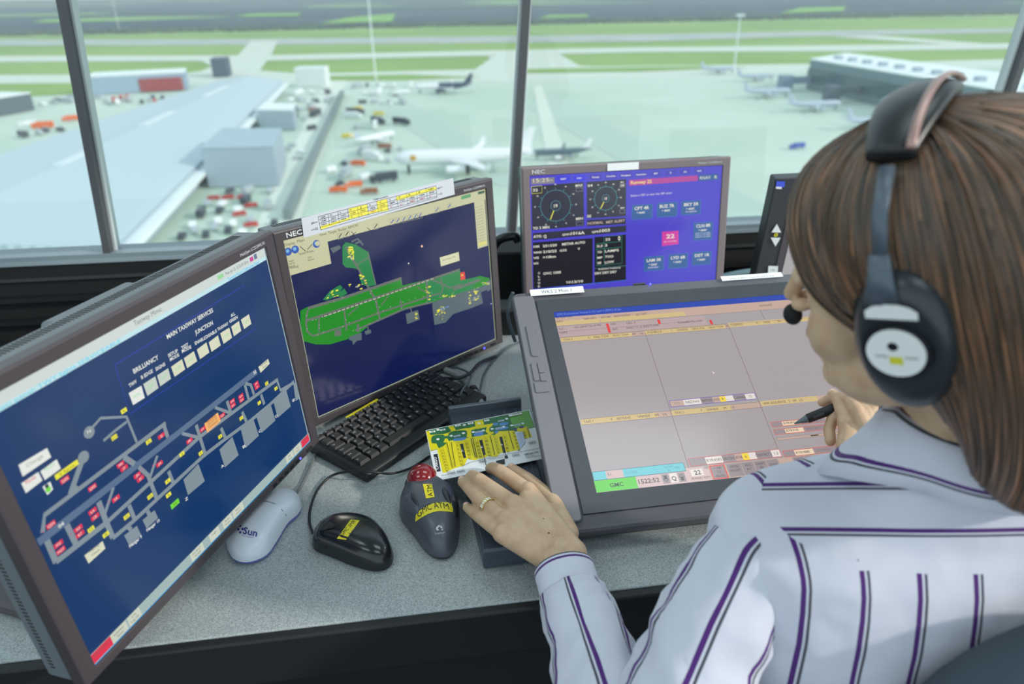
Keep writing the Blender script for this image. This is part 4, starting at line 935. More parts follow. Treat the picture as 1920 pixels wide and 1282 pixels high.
# --- aircraft
def aircraft(name, label, px, yaw, L, body, tailm, engines=2, group=None, z=0):
    x, y = g(*px); t = thing(name, label, 'aeroplane', (x, y, GZ), yaw, group)
    M = REG[t.name]; R = L * .053; cz = R * 2.1
    def T(p): return M @ V(p)
    b = MB(); st = [(-.5, .02, -.0), (-.485, .4, -.1), (-.46, .7, -.05), (-.42, .93, 0), (-.36, 1, 0), (.15, 1, 0), (.28, .85, .12), (.40, .5, .35), (.49, .14, .6)]
    b.loft([[T((u * L, R * r * cos(2 * pi * k / 14), cz + R * dz + R * r * sin(2 * pi * k / 14))) for k in range(14)] for u, r, dz in st], True, True, True); obj('fuselage', b, body, t, smooth=True)
    for s_ in (-1, 1):
        b = MB()
        def sec(u, yv, z_, ch, th): return [T(((u) * L, yv, z_)), T((u * L + ch * .4, yv, z_ + th)), T((u * L + ch, yv, z_)), T((u * L + ch * .4, yv, z_ - th))]
        b.loft([sec(-.12, s_ * R * .5, cz - R * .5, L * .2, L * .012), sec(.0, s_ * L * .17, cz - R * .3, L * .11, L * .008), sec(.12, s_ * L * .45, cz, L * .045, L * .003), sec(.145, s_ * L * .47, cz + L * .045, L * .025, L * .002)], True, True, True); obj('wing', b, body, t)
        b = MB(); b.loft([sec(.38, s_ * R * .2, cz + R * .5, L * .09, L * .006), sec(.46, s_ * L * .17, cz + R * .7, L * .04, L * .003)], True, True, True); obj('tailplane', b, body, t)
        b = MB(); b.tube([T((-.13 * L, s_ * L * .155, cz - R * 1.1)), T((-.10 * L, s_ * L * .155, cz - R * 1.1)), T((.0 * L, s_ * L * .155, cz - R * 1.0))], [L * .026, L * .03, L * .018], 12); obj('engine', b, tailm, t, smooth=True)
        b = MB(); b.cyl(T((.02 * L, s_ * L * .07, 0)), T((.02 * L, s_ * L * .07, cz - R * .5)), L * .012, 8); obj('landing_gear', b, blk, t)
    b = MB(); b.cyl(T((-.4 * L, 0, 0)), T((-.4 * L, 0, cz - R * .5)), L * .01, 8); obj('landing_gear', b, blk, t)
    b = MB()
    b.loft([[T((.33 * L, 0, cz + R * .7)), T((.40 * L, .01 * L, cz + R * .7)), T((.47 * L, 0, cz + R * .7)), T((.40 * L, -.01 * L, cz + R * .7))], [T((.455 * L, 0, cz + L * .19)), T((.475 * L, .004 * L, cz + L * .19)), T((.51 * L, 0, cz + L * .19)), T((.475 * L, -.004 * L, cz + L * .19))]], True, True, True); obj('tail_fin', b, tailm, t)
    return t
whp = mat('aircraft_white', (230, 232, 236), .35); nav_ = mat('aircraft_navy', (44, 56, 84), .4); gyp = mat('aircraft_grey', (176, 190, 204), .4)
a1_ = aircraft('airliner', 'white airliner nose-left on the apron, nearest of the parked aircraft', (872, 322), radians(4), 51, whp, whp)
b = MB(); M_ = REG[a1_.name]
for s_ in (-1, 1):
    b = MB(); q = M_ @ V((-.36 * 51, s_ * 2.72, 6.2)); b.sphere(q, 1.1, nu=12, nv=8, sc_=(1, .15, 1)); obj('badge', b, mat('gold_badge', (206, 160, 60), .5), a1_)
a2_ = aircraft('airliner', 'airliner with white nose and dark navy tail taxiing beyond the apron', (832, 174), radians(4), 38, whp, nav_)
REG_ = REG[a2_.name]
b = MB(); st = [(-.08, 1.01, 0), (.15, 1.02, 0), (.28, .88, .12), (.40, .54, .35), (.49, .18, .6)]
R_ = 38 * .053; b.loft([[REG_ @ V((u * 38, R_ * r * cos(2 * pi * k / 14), R_ * 2.1 + R_ * dz + R_ * r * sin(2 * pi * k / 14))) for k in range(14)] for u, r, dz in st], True, True, True)
obj('rear_livery', b, nav_, a2_, smooth=True)
ta, tb_ = V((*tp[0], 0)), V((*tp[3], 0)); td = (tb_ - ta).normalized(); tn = V((td.y, -td.x, 0)); tn = tn if tn.y < 0 else -tn
tyaw = atan2(-tn.y, -tn.x)
PL_ = (tb_ - ta).length
def offpier(s_, o): p = ta + td * s_ + tn * o; return p.x, p.y
AIR = []
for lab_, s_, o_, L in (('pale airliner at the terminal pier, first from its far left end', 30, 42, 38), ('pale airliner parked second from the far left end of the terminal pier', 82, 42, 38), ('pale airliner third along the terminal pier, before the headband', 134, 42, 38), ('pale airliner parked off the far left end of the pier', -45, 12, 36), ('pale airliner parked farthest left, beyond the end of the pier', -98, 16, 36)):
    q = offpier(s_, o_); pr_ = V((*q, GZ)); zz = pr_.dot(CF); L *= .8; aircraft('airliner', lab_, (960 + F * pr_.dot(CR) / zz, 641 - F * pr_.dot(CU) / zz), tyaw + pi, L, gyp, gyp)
aircraft('small_jet', 'small pale jet standing among ground equipment by the service road', (705, 268), radians(-125), 24, whp, gyp)
aircraft('airliner', 'dark tailed airliner beyond the nearest white one, right of the mullion', (1052, 297), radians(8), 24, mat('aircraft_slate', (92, 112, 122), .5), whp)

# jet bridges and stairs at the pier
for k in range(5):
    x, y = offpier(6 + 52 * k, 11); b = MB(); R4 = Matrix.Translation((x, y, 0)) @ Matrix.Rotation(tyaw, 4, 'Z')
    b.box((0, 0, GZ + 6), (18, 4, 4), M=R4); b.box((-6, 0, GZ + 2), (3, 3, 5), M=R4); b.box((-7, 0, GZ + 5), (7, 7, 8), M=R4)
    o = obj('jet_bridge', b, wdk if k % 2 else mat('bridge_blue', (120, 140, 160), .6)); recenter(o, (x, y, GZ)); tag(o, 'covered passenger bridge standing off the terminal pier', 'jet bridge', 'jet bridges along the terminal pier')

# --- vehicles, stands and clutter on the apron
def car_mesh(kind):
    b = MB()
    if kind == 'car':
        b.rbox((0, 0, .75), (4.4, 1.8, .8), .4, 'z', e=.1); b.loft([[(x * a, y * .8, z) for x, y in ((-1, -1), (1, -1), (1, 1), (-1, 1))] for a, z in ((1.3, 1.1), (.8, 1.65))], True, True, True)
        for x in (-1.4, 1.4):
            for y in (-.85, .85): b.cyl((x, y - .1, .35), (x, y + .1, .35), .35, 10, m=None)
    elif kind == 'van':
        b.rbox((0, 0, 1.4), (5.6, 2.1, 2.0), .4, 'z', e=.2)
        for x in (-1.8, 1.8):
            for y in (-.95, .95): b.cyl((x, y - .1, .4), (x, y + .1, .4), .4, 10)
    else:
        b.box((0, 0, 2.5), (9, 2.5, 2.7)); b.box((-6, 0, 1.8), (2.2, 2.4, 2.4)); b.box((-1, 0, 1), (12, 2, .4))
        for x in (-6, -3, 3):
            for y in (-1.1, 1.1): b.cyl((x, y - .15, .5), (x, y + .15, .5), .5, 10)
    return b
PAINT = {'white': (232, 236, 238), 'silver': (170, 180, 186), 'red': (190, 44, 40), 'orange': (232, 106, 40), 'dark': (62, 70, 80), 'blue': (60, 84, 170), 'yellow': (226, 204, 70), 'brown': (150, 92, 60)}
protos = {}
TAKEN = [(*g(705, 268), 13)] + [(*g(x_, 322), 8) for x_ in range(730, 1000, 20)] + [(*g(880, 335), 14), (*g(890, 305), 14)] + [(*g(x_, 172), 9) for x_ in range(790, 880, 18)]
def seg_d(p, a, b):
    a, b, p = V(a), V(b), V(p); t = max(0, min(1, (p - a).dot(b - a) / (b - a).length_squared)); return (p - a.lerp(b, t)).length
POLYS = [sh, gq([(377, 280), (512, 277), (528, 243), (418, 243)], 13), gq([(482, 207), (548, 208), (554, 196), (496, 195)], 9), box_from((556, 164), (612, 163), 0, 0, 14)]
def inside(p, poly):
    c = False; j = len(poly) - 1
    for i in range(len(poly)):
        if (poly[i][1] > p[1]) != (poly[j][1] > p[1]) and p[0] < (poly[j][0] - poly[i][0]) * (p[1] - poly[i][1]) / (poly[j][1] - poly[i][1]) + poly[i][0]: c = not c
        j = i
    return c
FEN = (g(642, 178), g(540, 412))
def free(x, y, r):
    if seg_d((x, y), *FEN) < r + 2: return False
    for P_ in POLYS:
        if inside((x, y), P_) or min(seg_d((x, y), P_[i], P_[i - 1]) for i in range(4)) < r + 5: return False
    return all((x - a) ** 2 + (y - b) ** 2 > (r + q) ** 2 for a, b, q in TAKEN)
def vehicle(kind, colr, x, y, yaw, label, group, scale=1.0):
    k = (kind, colr)
    if k not in protos:
        b = car_mesh(kind); nm = {'car': 'car', 'van': 'van', 'truck': 'truck'}[kind]
        o = obj(nm, b, mat('paint_' + colr, PAINT[colr], .35)); protos[k] = o; o['label'] = label
    else:
        o = protos[k].copy(); COL.objects.link(o)
    o.location = (x, y, GZ); o.rotation_euler = (0, 0, yaw); o.scale = (scale,) * 3
    tag(o, label, kind, group); return o
rn = random.Random(5)
def single(px, kind, colr, yaw, label, sc1):
    x, y = g(*px); TAKEN.append((x, y, 6.5 * sc1)); return vehicle(kind, colr, x, y, yaw, label, None, sc1)
# rows in the car park between warehouse and road (nearest, under the sill)
def along(p, q, n, kinds, cols, label, group, yawj=.1, jit=1.2, sc1=1.0):
    a, b2 = V((*g(*p), 0)), V((*g(*q), 0)); base = atan2((b2 - a).y, (b2 - a).x) + pi / 2
    for k in range(n):
        c0 = a.lerp(b2, (k + .5) / n); kd = rn.choice(kinds); rr_ = {'car': 2.6, 'van': 3.1, 'truck': 6.5}[kd] * sc1
        for tr in range(14):
            c = c0 + V((rn.uniform(-jit, jit), rn.uniform(-jit, jit), 0)) * (1 + tr * .25)
            if free(c.x, c.y, rr_): break
        else: continue
        TAKEN.append((c.x, c.y, rr_))
        vehicle(kd, rn.choice(cols), c.x, c.y, base + rn.uniform(-yawj, yawj), label, group, sc1)
for px, l_ in (((403, 374), 'red truck, leftmost of the three in a row by the car park'), ((430, 373), 'red truck, middle one of the three in a row'), ((459, 372), 'red truck, rightmost of the three in a row'), ((452, 404), 'red truck on its own nearer the sill'), ((474, 388), 'red truck right of the parked vans'), ((474, 424), 'red truck closest to the middle monitor')):
    single(px, 'truck', 'red', rn.uniform(-.3, .3), l_, .34)
single((444, 335), 'truck', 'blue', 0.1, 'blue truck at the foot of the warehouse wall', 0.54)
single((86, 240), 'truck', 'orange', 0.2, 'bright orange truck in the left yard', 0.86)
single((138, 226), 'truck', 'orange', 0.4, 'orange truck close to the left mullion', 0.72)
single((58, 236), 'truck', 'white', 0.4, 'white truck beside the bright orange truck', 0.72)
for px, c_, l_ in (((674, 310), 'orange', 'orange loader on the stand left of the white airliner'), ((638, 360), 'orange', 'orange truck above the paper strip, left one'), ((667, 350), 'orange', 'orange truck above the paper strip, middle one'), ((696, 363), 'brown', 'brown truck above the paper strip'), ((672, 206), 'yellow', 'yellow truck on the far stands'), ((712, 216), 'yellow', 'second yellow truck on the far stands'), ((655, 258), 'yellow', 'yellow truck by the service road'), ((724, 278), 'brown', 'brown truck near the small jet'), ((590, 208), 'brown', 'brown truck behind the white roofed block')):
    single(px, 'truck', c_, rn.uniform(-.3, .3), l_, .5)
single((1497, 278), 'truck', 'blue', 0.3, 'purple blue truck beside the hair, on the apron', 0.58)
along((262, 452), (505, 428), 14, ['car'], ['white', 'white', 'silver', 'dark'], 'parked car in the row closest to the window sill', 'cars parked nearest the sill')
along((285, 438), (500, 414), 14, ['car'], ['white', 'silver', 'white', 'silver'], 'parked car in the second row from the window sill', 'cars parked in the second row')
along((330, 405), (500, 396), 10, ['van', 'car'], ['white', 'silver', 'dark'], 'vehicle parked in the third row below the warehouse', 'vehicles in the third row')
along((330, 385), (470, 384), 9, ['van', 'car'], ['silver', 'dark', 'dark', 'white'], 'vehicle in the dark row below the warehouse', 'vehicles in the dark row')
along((360, 360), (520, 358), 9, ['van', 'van', 'car'], ['white', 'silver', 'dark'], 'white or grey van standing before the warehouse wall', 'vans before the warehouse')
along((35, 258), (110, 246), 5, ['van', 'car'], ['silver', 'blue', 'dark'], 'vehicle in the yard below the orange trucks', 'vehicles below the orange trucks', sc1=1.2)
along((10, 306), (60, 294), 4, ['van'], ['white'], 'white van by the near edge of the left yard', 'white vans in the left yard')
along((185, 195), (280, 188), 12, ['van', 'car', 'car'], ['white', 'silver', 'dark', 'silver', 'red'], 'vehicle in the lot before the fire station', 'vehicles before the fire station', jit=6, sc1=1.3)
along((80, 200), (150, 186), 7, ['van', 'car'], ['white', 'silver', 'dark'], 'vehicle left of the mullion in the upper yard', 'vehicles in the upper left yard', jit=6, sc1=1.3)
# strip right of the sheds
for p, q, n in (((540, 178), (630, 176), 10), ((535, 190), (625, 192), 9), ((530, 205), (590, 208), 6), ((540, 222), (590, 222), 5), ((530, 240), (575, 240), 5), ((530, 275), (555, 300), 6)):
    along(p, q, n, ['van', 'car', 'truck'], ['white', 'silver', 'silver', 'dark', 'white'], 'vehicle or cart in the strip between sheds and road', 'vehicles in the strip beside the sheds', .8, 3, .9)
for p, q, n in (((680, 160), (745, 165), 9), ((675, 175), (745, 180), 9), ((685, 192), (740, 196), 7), ((660, 220), (700, 215), 4), ((665, 240), (740, 236), 6), ((670, 280), (750, 276), 8), ((650, 305), (720, 300), 6), ((640, 330), (720, 335), 8)):
    along(p, q, n, ['van', 'car', 'truck'], ['white', 'silver', 'dark', 'silver', 'silver', 'white'], 'cart or vehicle on the stands right of the road', 'ground vehicles on the stands', .9, 3, .85)
# blast fence along the road, lighting masts, far dish
a, b2 = V((*g(642, 178), 0)), V((*g(540, 412), 0)); d_ = (b2 - a).normalized(); n2 = V((-d_.y, d_.x, 0))
b = MB(); b.add([V((p.x, p.y, GZ + z)) for z in (0, 3) for p in (a - n2 * 1.2, b2 - n2 * 1.2, b2 + n2 * 1.2, a + n2 * 1.2)], [(3, 2, 1, 0), (4, 5, 6, 7), (0, 1, 5, 4), (1, 2, 6, 5), (2, 3, 7, 6), (3, 0, 4, 7)])
o = obj('blast_fence', b, mat('fence_grey', (120, 134, 134), .8)); recenter(o, (a.x, a.y, GZ)); tag(o, 'long dark grey blast fence beside the service road', 'fence')
for px, h, l_ in (((705, 150), 62, 'thin tall lighting mast standing by the middle grass island'), ((225, 60), 75, 'thin pale mast rising before the far woods at left'), ((1375, 140), 40, 'thin lighting mast on the apron near the pier')):
    x, y = g(*px); b = MB(); b.tube([(x, y, GZ), (x, y, GZ + h)], [.6, .4], 8); b.rbox((x, y, GZ + h), (6, 3, 1.2), .4, 'z')
    o = obj('lighting_mast', b, mat('mast_white', (226, 232, 234), .6)); recenter(o, (x, y, GZ)); tag(o, l_, 'mast')
for k, (px, l_) in enumerate((((1785, 26), 'white far house cluster, left one'), ((1815, 24), 'white far house cluster, middle one'), ((1850, 28), 'white far house cluster, right one'))):
    d_ = ray(*px); d_ = d_ * (1850 / d_.y); b = MB(); b.box((d_.x, 1850, d_.z), (26, 14, 12)); b.prism([(d_.x - 14, 1842), (d_.x + 14, 1842), (d_.x + 14, 1858), (d_.x - 14, 1858)], d_.z + 6, d_.z + 9)
    o = obj('far_house', b, wlw); recenter(o, (d_.x, 1850, d_.z - 6)); tag(o, l_, 'house')

# ------------------------------------------------------------------ things on the desk
c4b = crop(580, 680, 3.373); cH = crop(780, 740, 5.828)
yel = mat('yellow_tape', (222, 206, 40), 0.5); inkm = mat('black_ink', (20, 20, 22), .6)

# keyboard
KY = atan2(.233, .178); KC = V((-.188, .994, DZ))
kb = thing('keyboard', 'compact black keyboard on the desk below the middle monitor, with yellow tape', 'keyboard', KC, KY)
KM = REG[kb.name]
b = MB(); kw, kd = .287, .137
def kring(dx, z, tilt=0): return [KM @ V(p) for p in ((-kw / 2 + dx, -kd / 2 + dx, z), (kw / 2 - dx, -kd / 2 + dx, z), (kw / 2 - dx, kd / 2 - dx, z + tilt), (-kw / 2 + dx, kd / 2 - dx, z + tilt))]
b.loft([kring(.002, 0), kring(0, .004), kring(0, .013, .006), kring(.004, .016, .006)], True, True, True)
obj('body', b, blk, kb, bevel=.003, bseg=3)
kcap = mat('keycap_black', (27, 29, 32), .4); kink = mat('key_print', (200, 204, 206), .5)
rows = [['Esc', 'F1', 'F2', 'F3', 'F4', 'F5', 'F6', 'F7', 'F8', 'F9', 'F10', 'F11', 'F12', 'Num', 'Prt', 'Pse'],
        ['`', '1', '2', '3', '4', '5', '6', '7', '8', '9', '0', '-', '=', 'Back'],
        ['Tab', 'Q', 'W', 'E', 'R', 'T', 'Y', 'U', 'I', 'O', 'P', '[', ']', 'Ent'],
        ['Caps', 'A', 'S', 'D', 'F', 'G', 'H', 'J', 'K', 'L', ';', "'", '#', 'Up'],
        ['Shift', '\\', 'Z', 'X', 'C', 'V', 'B', 'N', 'M', ',', '.', '/', 'Sh', 'Pg'],
        ['Fn', 'Ctrl', 'Alt', ' ', 'Alt', 'Ins', 'Del', '<', 'v', '>']]
wid = [[1] * 16, [1] * 13 + [1.9], [1.35] + [1] * 12 + [1.5], [1.6] + [1] * 12 + [1.3], [1.25] + [1] * 12 + [1.6], [1.2, 1.1, 1.1, 5.4, 1, 1, 1, 1, 1, 1]]
x00, x11 = -kw / 2 + .009, kw / 2 - .009
ys = [.056, .0385, .0195, .0005, -.0185, -.0375]
for r_, (ks, ws) in enumerate(zip(rows, wid)):
    tot = sum(ws); x = x00
    for s_, w_ in zip(ks, ws):
        wd_ = (x11 - x00) * w_ / tot; cx = x + wd_ / 2; x += wd_
        hgt = .0135 if r_ == 0 else .0185
        y0 = ys[r_]; hx, hy_ = wd_ / 2 - .0006, (.0065 if r_ == 0 else .0092)
        zt = .019 + (y0 + .07) * .045; z0 = .013
        b = MB(); tx_, ty_ = hx - .0022, hy_ - .0022
        b.loft([[KM @ V((cx + i * a, y0 + j * c_ + dy, z)) for i, j in ((-1, -1), (1, -1), (1, 1), (-1, 1))] for a, c_, z, dy in ((hx, hy_, z0, 0), (hx - .0003, hy_ - .0003, zt - .003, 0), (tx_, ty_, zt + .002, .0006))], True, True, True, kcap)
        if s_.strip():
            vs, fs, wt = text_geo(s_); k = (.0042 if len(s_) == 1 else .0026) / .72
            b.add([KM @ V((cx - tx_ + .0012 + vx * k, y0 + (.0005 if len(s_) > 1 else -.0005) + .0006 + vy * k, zt + .00206)) for vx, vy in vs], fs, kink)
        obj('key', b, None, kb)
d = Draw(KM @ V((-.05, .0655, .0232)), (KM.to_3x3() @ V((1, 0, 0))), (KM.to_3x3() @ V((0, 1, 0))))
d.polyuv([(-.012, -.0058), (.060, -.0055), (.060, .0052), (-.012, .0050)], yel); d.textuv('GMC SMR', (.009, -.0030), (.042, -.0028), inkm, .0056)
d.obj('tape_label', kb)['label'] = 'yellow tape strip lettered GMC SMR'

# rounded hand devices: outline measured on the desk, domed upwards
def dome(pts, zb, prof, lean=0.0, M=None, cxy=None, smooth_n=48):
    P = [onz(x, y, zb + .012) for x, y in pts]; P = [V((p.x, p.y)) for p in P]
    # resample by closed Catmull-Rom
    n = len(P); out = []
    for i in range(n):
        p0, p1, p2, p3 = P[i - 1], P[i], P[(i + 1) % n], P[(i + 2) % n]
        for k in range(6):
            t = k / 6; out.append(.5 * ((2 * p1) + (-p0 + p2) * t + (2 * p0 - 5 * p1 + 4 * p2 - p3) * t * t + (-p0 + 3 * p1 - 3 * p2 + p3) * t ** 3))
    c = sum(out, V((0, 0))) / len(out) if cxy is None else V(cxy)
    rings = []
    for s_, z in prof:
        r_ = []
        for q in out:
            p = c + (q - c) * s_; r_.append((p.x, p.y, zb + z + lean_fn(p, c, z) if lean else zb + z))
        rings.append(r_)
    return rings, c
lean_fn = lambda p, c, z: 0
PROF = lambda h: [(.90, 0), (.985, .003), (1.0, .007), (.99, .012), (.95, h * .55), (.88, h * .72), (.76, h * .86), (.58, h * .95), (.34, h * .99), (.12, h)]

# white mouse
sunp = [(1540, 287), (1566, 340), (1545, 385), (1492, 432), (1432, 530), (1380, 597), (1290, 632), (1215, 618), (1178, 560), (1185, 500), (1232, 420), (1330, 335), (1450, 285)]
rg, c = dome([cD(*p) for p in sunp], DZ, PROF(.034))
ms = thing('mouse', 'white mouse with blue lettering beside the left monitor', 'mouse', (c.x, c.y, DZ))
wm = mat('mouse_white', (206, 212, 222), .32, coat=.2); wb = mat('mouse_base_blue', (112, 118, 186), .35)
b = MB(); b.loft(rg[2:], True, False, True); obj('shell', b, wm, ms, smooth='all')
b = MB(); b.loft([rg[0], rg[1], rg[2]], True, True, False); obj('base', b, wb, ms, smooth='all')
def surf_z(rg, x, y, M=None):
    # height of the dome under (x, y): nearest ring interpolation
    best = None
    pts = [V(q) for r_ in rg[2:] for q in r_]
    pts.sort(key=lambda q: (q.x - x) ** 2 + (q.y - y) ** 2)
    q = pts[:4]; wsum = sum(1 / ((p.x - x) ** 2 + (p.y - y) ** 2 + 1e-8) for p in q)
    return sum(p.z / ((p.x - x) ** 2 + (p.y - y) ** 2 + 1e-8) for p in q) / wsum
def on_dome(rg, px, py, lift=.0004):
    p = onz(px, py, DZ + .025)
    for k in range(6):
        z = surf_z(rg, p.x, p.y); p = onz(px, py, z)
    d = ray(px, py).normalized(); return p - d * lift * 1.5
from mathutils.bvhtree import BVHTree
def bvh_of(rings, cap=True):
    n = len(rings[0]); vs = [V(p) for r_ in rings for p in r_]; fs = []
    for i in range(len(rings) - 1):
        for j in range(n): k = (j + 1) % n; fs.append((i * n + j, i * n + k, (i + 1) * n + k, (i + 1) * n + j))
    if cap: fs.append(tuple((len(rings) - 1) * n + j for j in range(n)))
    return BVHTree.FromPolygons(vs, fs)
def hit(bv, px, py, lift=.0003):
    d = ray(px, py).normalized(); loc, nor, i, di = bv.ray_cast(V((0, 0, 0)), d)
    if loc is None: return None
    if nor.dot(d) > 0: nor = -nor
    return loc + nor * lift
def decal(bv, quad, m, nu=10, nv=4, lift=.0004):
    """a thin label pressed onto a curved shell; quad = four photograph points (bl, br, tr, tl)"""
    a, b_, c_, d_ = [V(p) for p in quad]; mb = MB(); vs = []
    for j in range(nv + 1):
        for i in range(nu + 1):
            u, v = i / nu, j / nv; p = (a * (1 - u) + b_ * u) * (1 - v) + (d_ * (1 - u) + c_ * u) * v
            q = hit(bv, p.x, p.y, lift); vs.append(q if q else onz(p.x, p.y, DZ + .01))
    mb.add(vs, [(j * (nu + 1) + i, j * (nu + 1) + i + 1, (j + 1) * (nu + 1) + i + 1, (j + 1) * (nu + 1) + i) for j in range(nv) for i in range(nu)], m)
    return mb
def decal_text(mb, bv, s_, p, q, hpx, m, lift=.0006, bold=False, bow=0):
    vs, fs, wt = text_geo(s_, bold); p, q = V(p), V(q); d = (q - p); k = d.length / wt; d.normalize(); n = V((d.y, -d.x)); ky = hpx / .72
    out = []
    for x, y in vs:
        t = x / wt; s2 = p + d * (x * k) + n * (y * ky + bow * 4 * t * (1 - t)); h_ = hit(bv, s2.x, s2.y, lift); out.append(h_ if h_ else onz(s2.x, s2.y, DZ + .01))
    mb.add(out, fs, m)
bv = bvh_of(rg)
bm_ = mat('mouse_print_blue', (60, 62, 130), .5)
b = MB(); decal_text(b, bv, 'Sun', cD(1262, 500), cD(1335, 516), 36 / 2.774, bm_, bold=True); decal_text(b, bv, 'microsystems', cD(1258, 512), cD(1322, 525), 6 / 2.774, bm_)
pts = []
for k, (x, y) in enumerate(((1240, 478), (1250, 460), (1262, 476), (1250, 494))):
    q = [hit(bv, *cD(x + dx, y + dy)) for dx, dy in ((0, -9), (8, 0), (0, 9), (-8, 0))]; b.add(q, [(0, 1, 2, 3)], bm_)
obj('lettering', b, None, ms)
grv = mat('seam_grey', (92, 98, 112), .6)
b = MB(); b.tube([hit(bv, *cD(x, y), .0001) for x, y in ((1330, 338), (1380, 330), (1430, 345), (1465, 375), (1490, 408))], .0005, 6); obj('button_seam', b, grv, ms)

# black mouse
bmp = [(18, 1095), (60, 1035), (150, 988), (275, 980), (395, 1008), (475, 1075), (522, 1160), (528, 1225), (485, 1272), (400, 1285), (280, 1255), (120, 1192), (25, 1150)]
rg2, c = dome([c4b(*p) for p in bmp], DZ, PROF(.036))
m2_ = thing('mouse', 'glossy black mouse with yellow tape, between the white mouse and the trackball', 'mouse', (c.x, c.y, DZ))
gb = mat('mouse_black', (20, 22, 25), .22, coat=.3)
b = MB(); b.loft(rg2[2:], True, False, True); obj('shell', b, gb, m2_, smooth='all')
b = MB(); b.loft([rg2[0], rg2[1], rg2[2]], True, True, False); obj('base', b, blk, m2_, smooth='all')
bv2 = bvh_of(rg2)
b = decal(bv2, [c4b(175, 1112), c4b(232, 1120), c4b(318, 998), c4b(262, 992)], yel); decal_text(b, bv2, 'GMC SMR', c4b(210, 1098), c4b(295, 1005), 22 / 3.373, inkm); obj('tape_label', b, None, m2_)['label'] = 'yellow tape lettered GMC SMR'
q = hit(bv2, *c4b(120, 1037), -.003); b = MB(); wv = (hit(bv2, *c4b(160, 1025)) - hit(bv2, *c4b(80, 1048))).normalized(); s2 = wv.cross(V((0, 0, 1))).normalized()
b.tube([q - s2 * .0035, q - s2 * .002, q + s2 * .002, q + s2 * .0035], [.007, .0095, .0095, .007], 24); obj('scroll_wheel', b, mat('rubber', (34, 36, 38), .7), m2_, smooth=True)
b = MB(); b.tube([hit(bv2, *c4b(x, y), .0001) for x, y in ((30, 1160), (110, 1170), (150, 1130), (200, 1060), (270, 1000))], .0005, 6); obj('button_seam', b, mat('seam_black', (8, 8, 9), .8), m2_)
b = MB(); decal_text(b, bv2, 'Labtec', c4b(255, 1085), c4b(325, 1025), 12 / 3.373, mat('print_grey', (80, 84, 88), .5)); obj('lettering', b, None, m2_)

# trackball
tbp = [(640, 775), (600, 822), (572, 890), (572, 950), (610, 1010), (660, 1070), (715, 1145), (770, 1195), (830, 1212), (890, 1198), (932, 1140), (948, 1050), (950, 960), (945, 890), (915, 825), (860, 775), (800, 750), (715, 748)]
rg3, c = dome([c4b(*p) for p in tbp], DZ, PROF(.047))
tb = thing('trackball', 'dark grey trackball with red ball and yellow tape beside the hand', 'trackball', (c.x, c.y, DZ))
tg_ = mat('trackball_grey', (84, 88, 98), .38, metal=.3); tdk = mat('trackball_dark', (40, 46, 54), .3)
b = MB(); b.loft(rg3[2:], True, False, True); obj('shell', b, tg_, tb, smooth='all')
b = MB(); b.loft([rg3[0], rg3[1], rg3[2]], True, True, False); obj('base', b, tdk, tb, smooth='all')
bv3 = bvh_of(rg3)
bc = atd = ray(*c4b(712, 742)); 
def near(px, py, z): return onz(px, py, z)
bcen = near(*c4b(716, 735), DZ + .034)
b = MB(); b.sphere(bcen, .0222, nu=36, nv=22); obj('ball', b, mat('ball_red', (120, 8, 18), .08, coat=.8), tb, smooth='all')['label'] = 'dark red glossy ball'
b = MB(); ctr = bcen + V((0, 0, -.006)); b.tube([ctr + V((.0236 * cos(a), .0236 * sin(a), -.002)) for a in [2 * pi * k / 32 for k in range(33)]], .0028, 8); obj('ball_socket', b, tdk, tb, smooth='all')
def button(name, pts, m, lift=.0012, lab_=None):
    P = [V(c4b(*p)) for p in pts]; cc = sum(P, V((0, 0))) / len(P); rings = []
    n = len(P); out = []
    for i in range(n):
        p0, p1, p2, p3 = P[i - 1], P[i], P[(i + 1) % n], P[(i + 2) % n]
        for k in range(4):
            t = k / 4; out.append(.5 * ((2 * p1) + (-p0 + p2) * t + (2 * p0 - 5 * p1 + 4 * p2 - p3) * t * t + (-p0 + 3 * p1 - 3 * p2 + p3) * t ** 3))
    for s_, l_ in ((1, -.001), (.97, lift * .6), (.86, lift), (.5, lift * 1.2), (.1, lift * 1.2)):
        rings.append([hit(bv3, *(cc + (q - cc) * s_), l_) or onz(*(cc + (q - cc) * s_), DZ + .01) for q in out])
    b = MB(); b.loft(rings, True, False, True); o = obj(name, b, m, tb, smooth='all'); return o
button('side_button', [(612, 822), (640, 815), (662, 850), (690, 905), (685, 955), (655, 965), (610, 940), (588, 900), (592, 855)], tg_)
button('small_button', [(650, 825), (672, 850), (690, 890), (685, 905), (655, 875), (643, 845)], tdk, .0022)
button('side_button', [(900, 880), (935, 880), (945, 930), (940, 985), (915, 960), (905, 920)], tdk)
button('small_button', [(840, 795), (862, 800), (885, 845), (893, 895), (868, 870), (845, 830)], tdk, .0022)
b = decal(bv3, [c4b(738, 860), c4b(792, 850), c4b(775, 768), c4b(718, 768)], yel, 6, 6, .0006); decal_text(b, bv3, 'ATM', c4b(782, 845), c4b(770, 772), 30 / 3.373, inkm, .0009, False); obj('tape_label', b, None, tb)['label'] = 'yellow tape lettered ATM'
b = MB()
qs = []
for j in range(5):
    for i in range(13):
        u, v = i / 12, j / 4; x = 672 + 232 * u; y = (985 - 58 * u) - 28 * sin(pi * u) * 1.1 - v * 58 + 18 * 0
        qs.append(hit(bv3, *c4b(x + 6 * v, y + (20 if False else 20)), .0006) or onz(*c4b(x, y), DZ + .012))
b.add(qs, [(j * 13 + i, j * 13 + i + 1, (j + 1) * 13 + i + 1, (j + 1) * 13 + i) for j in range(4) for i in range(12)], yel)
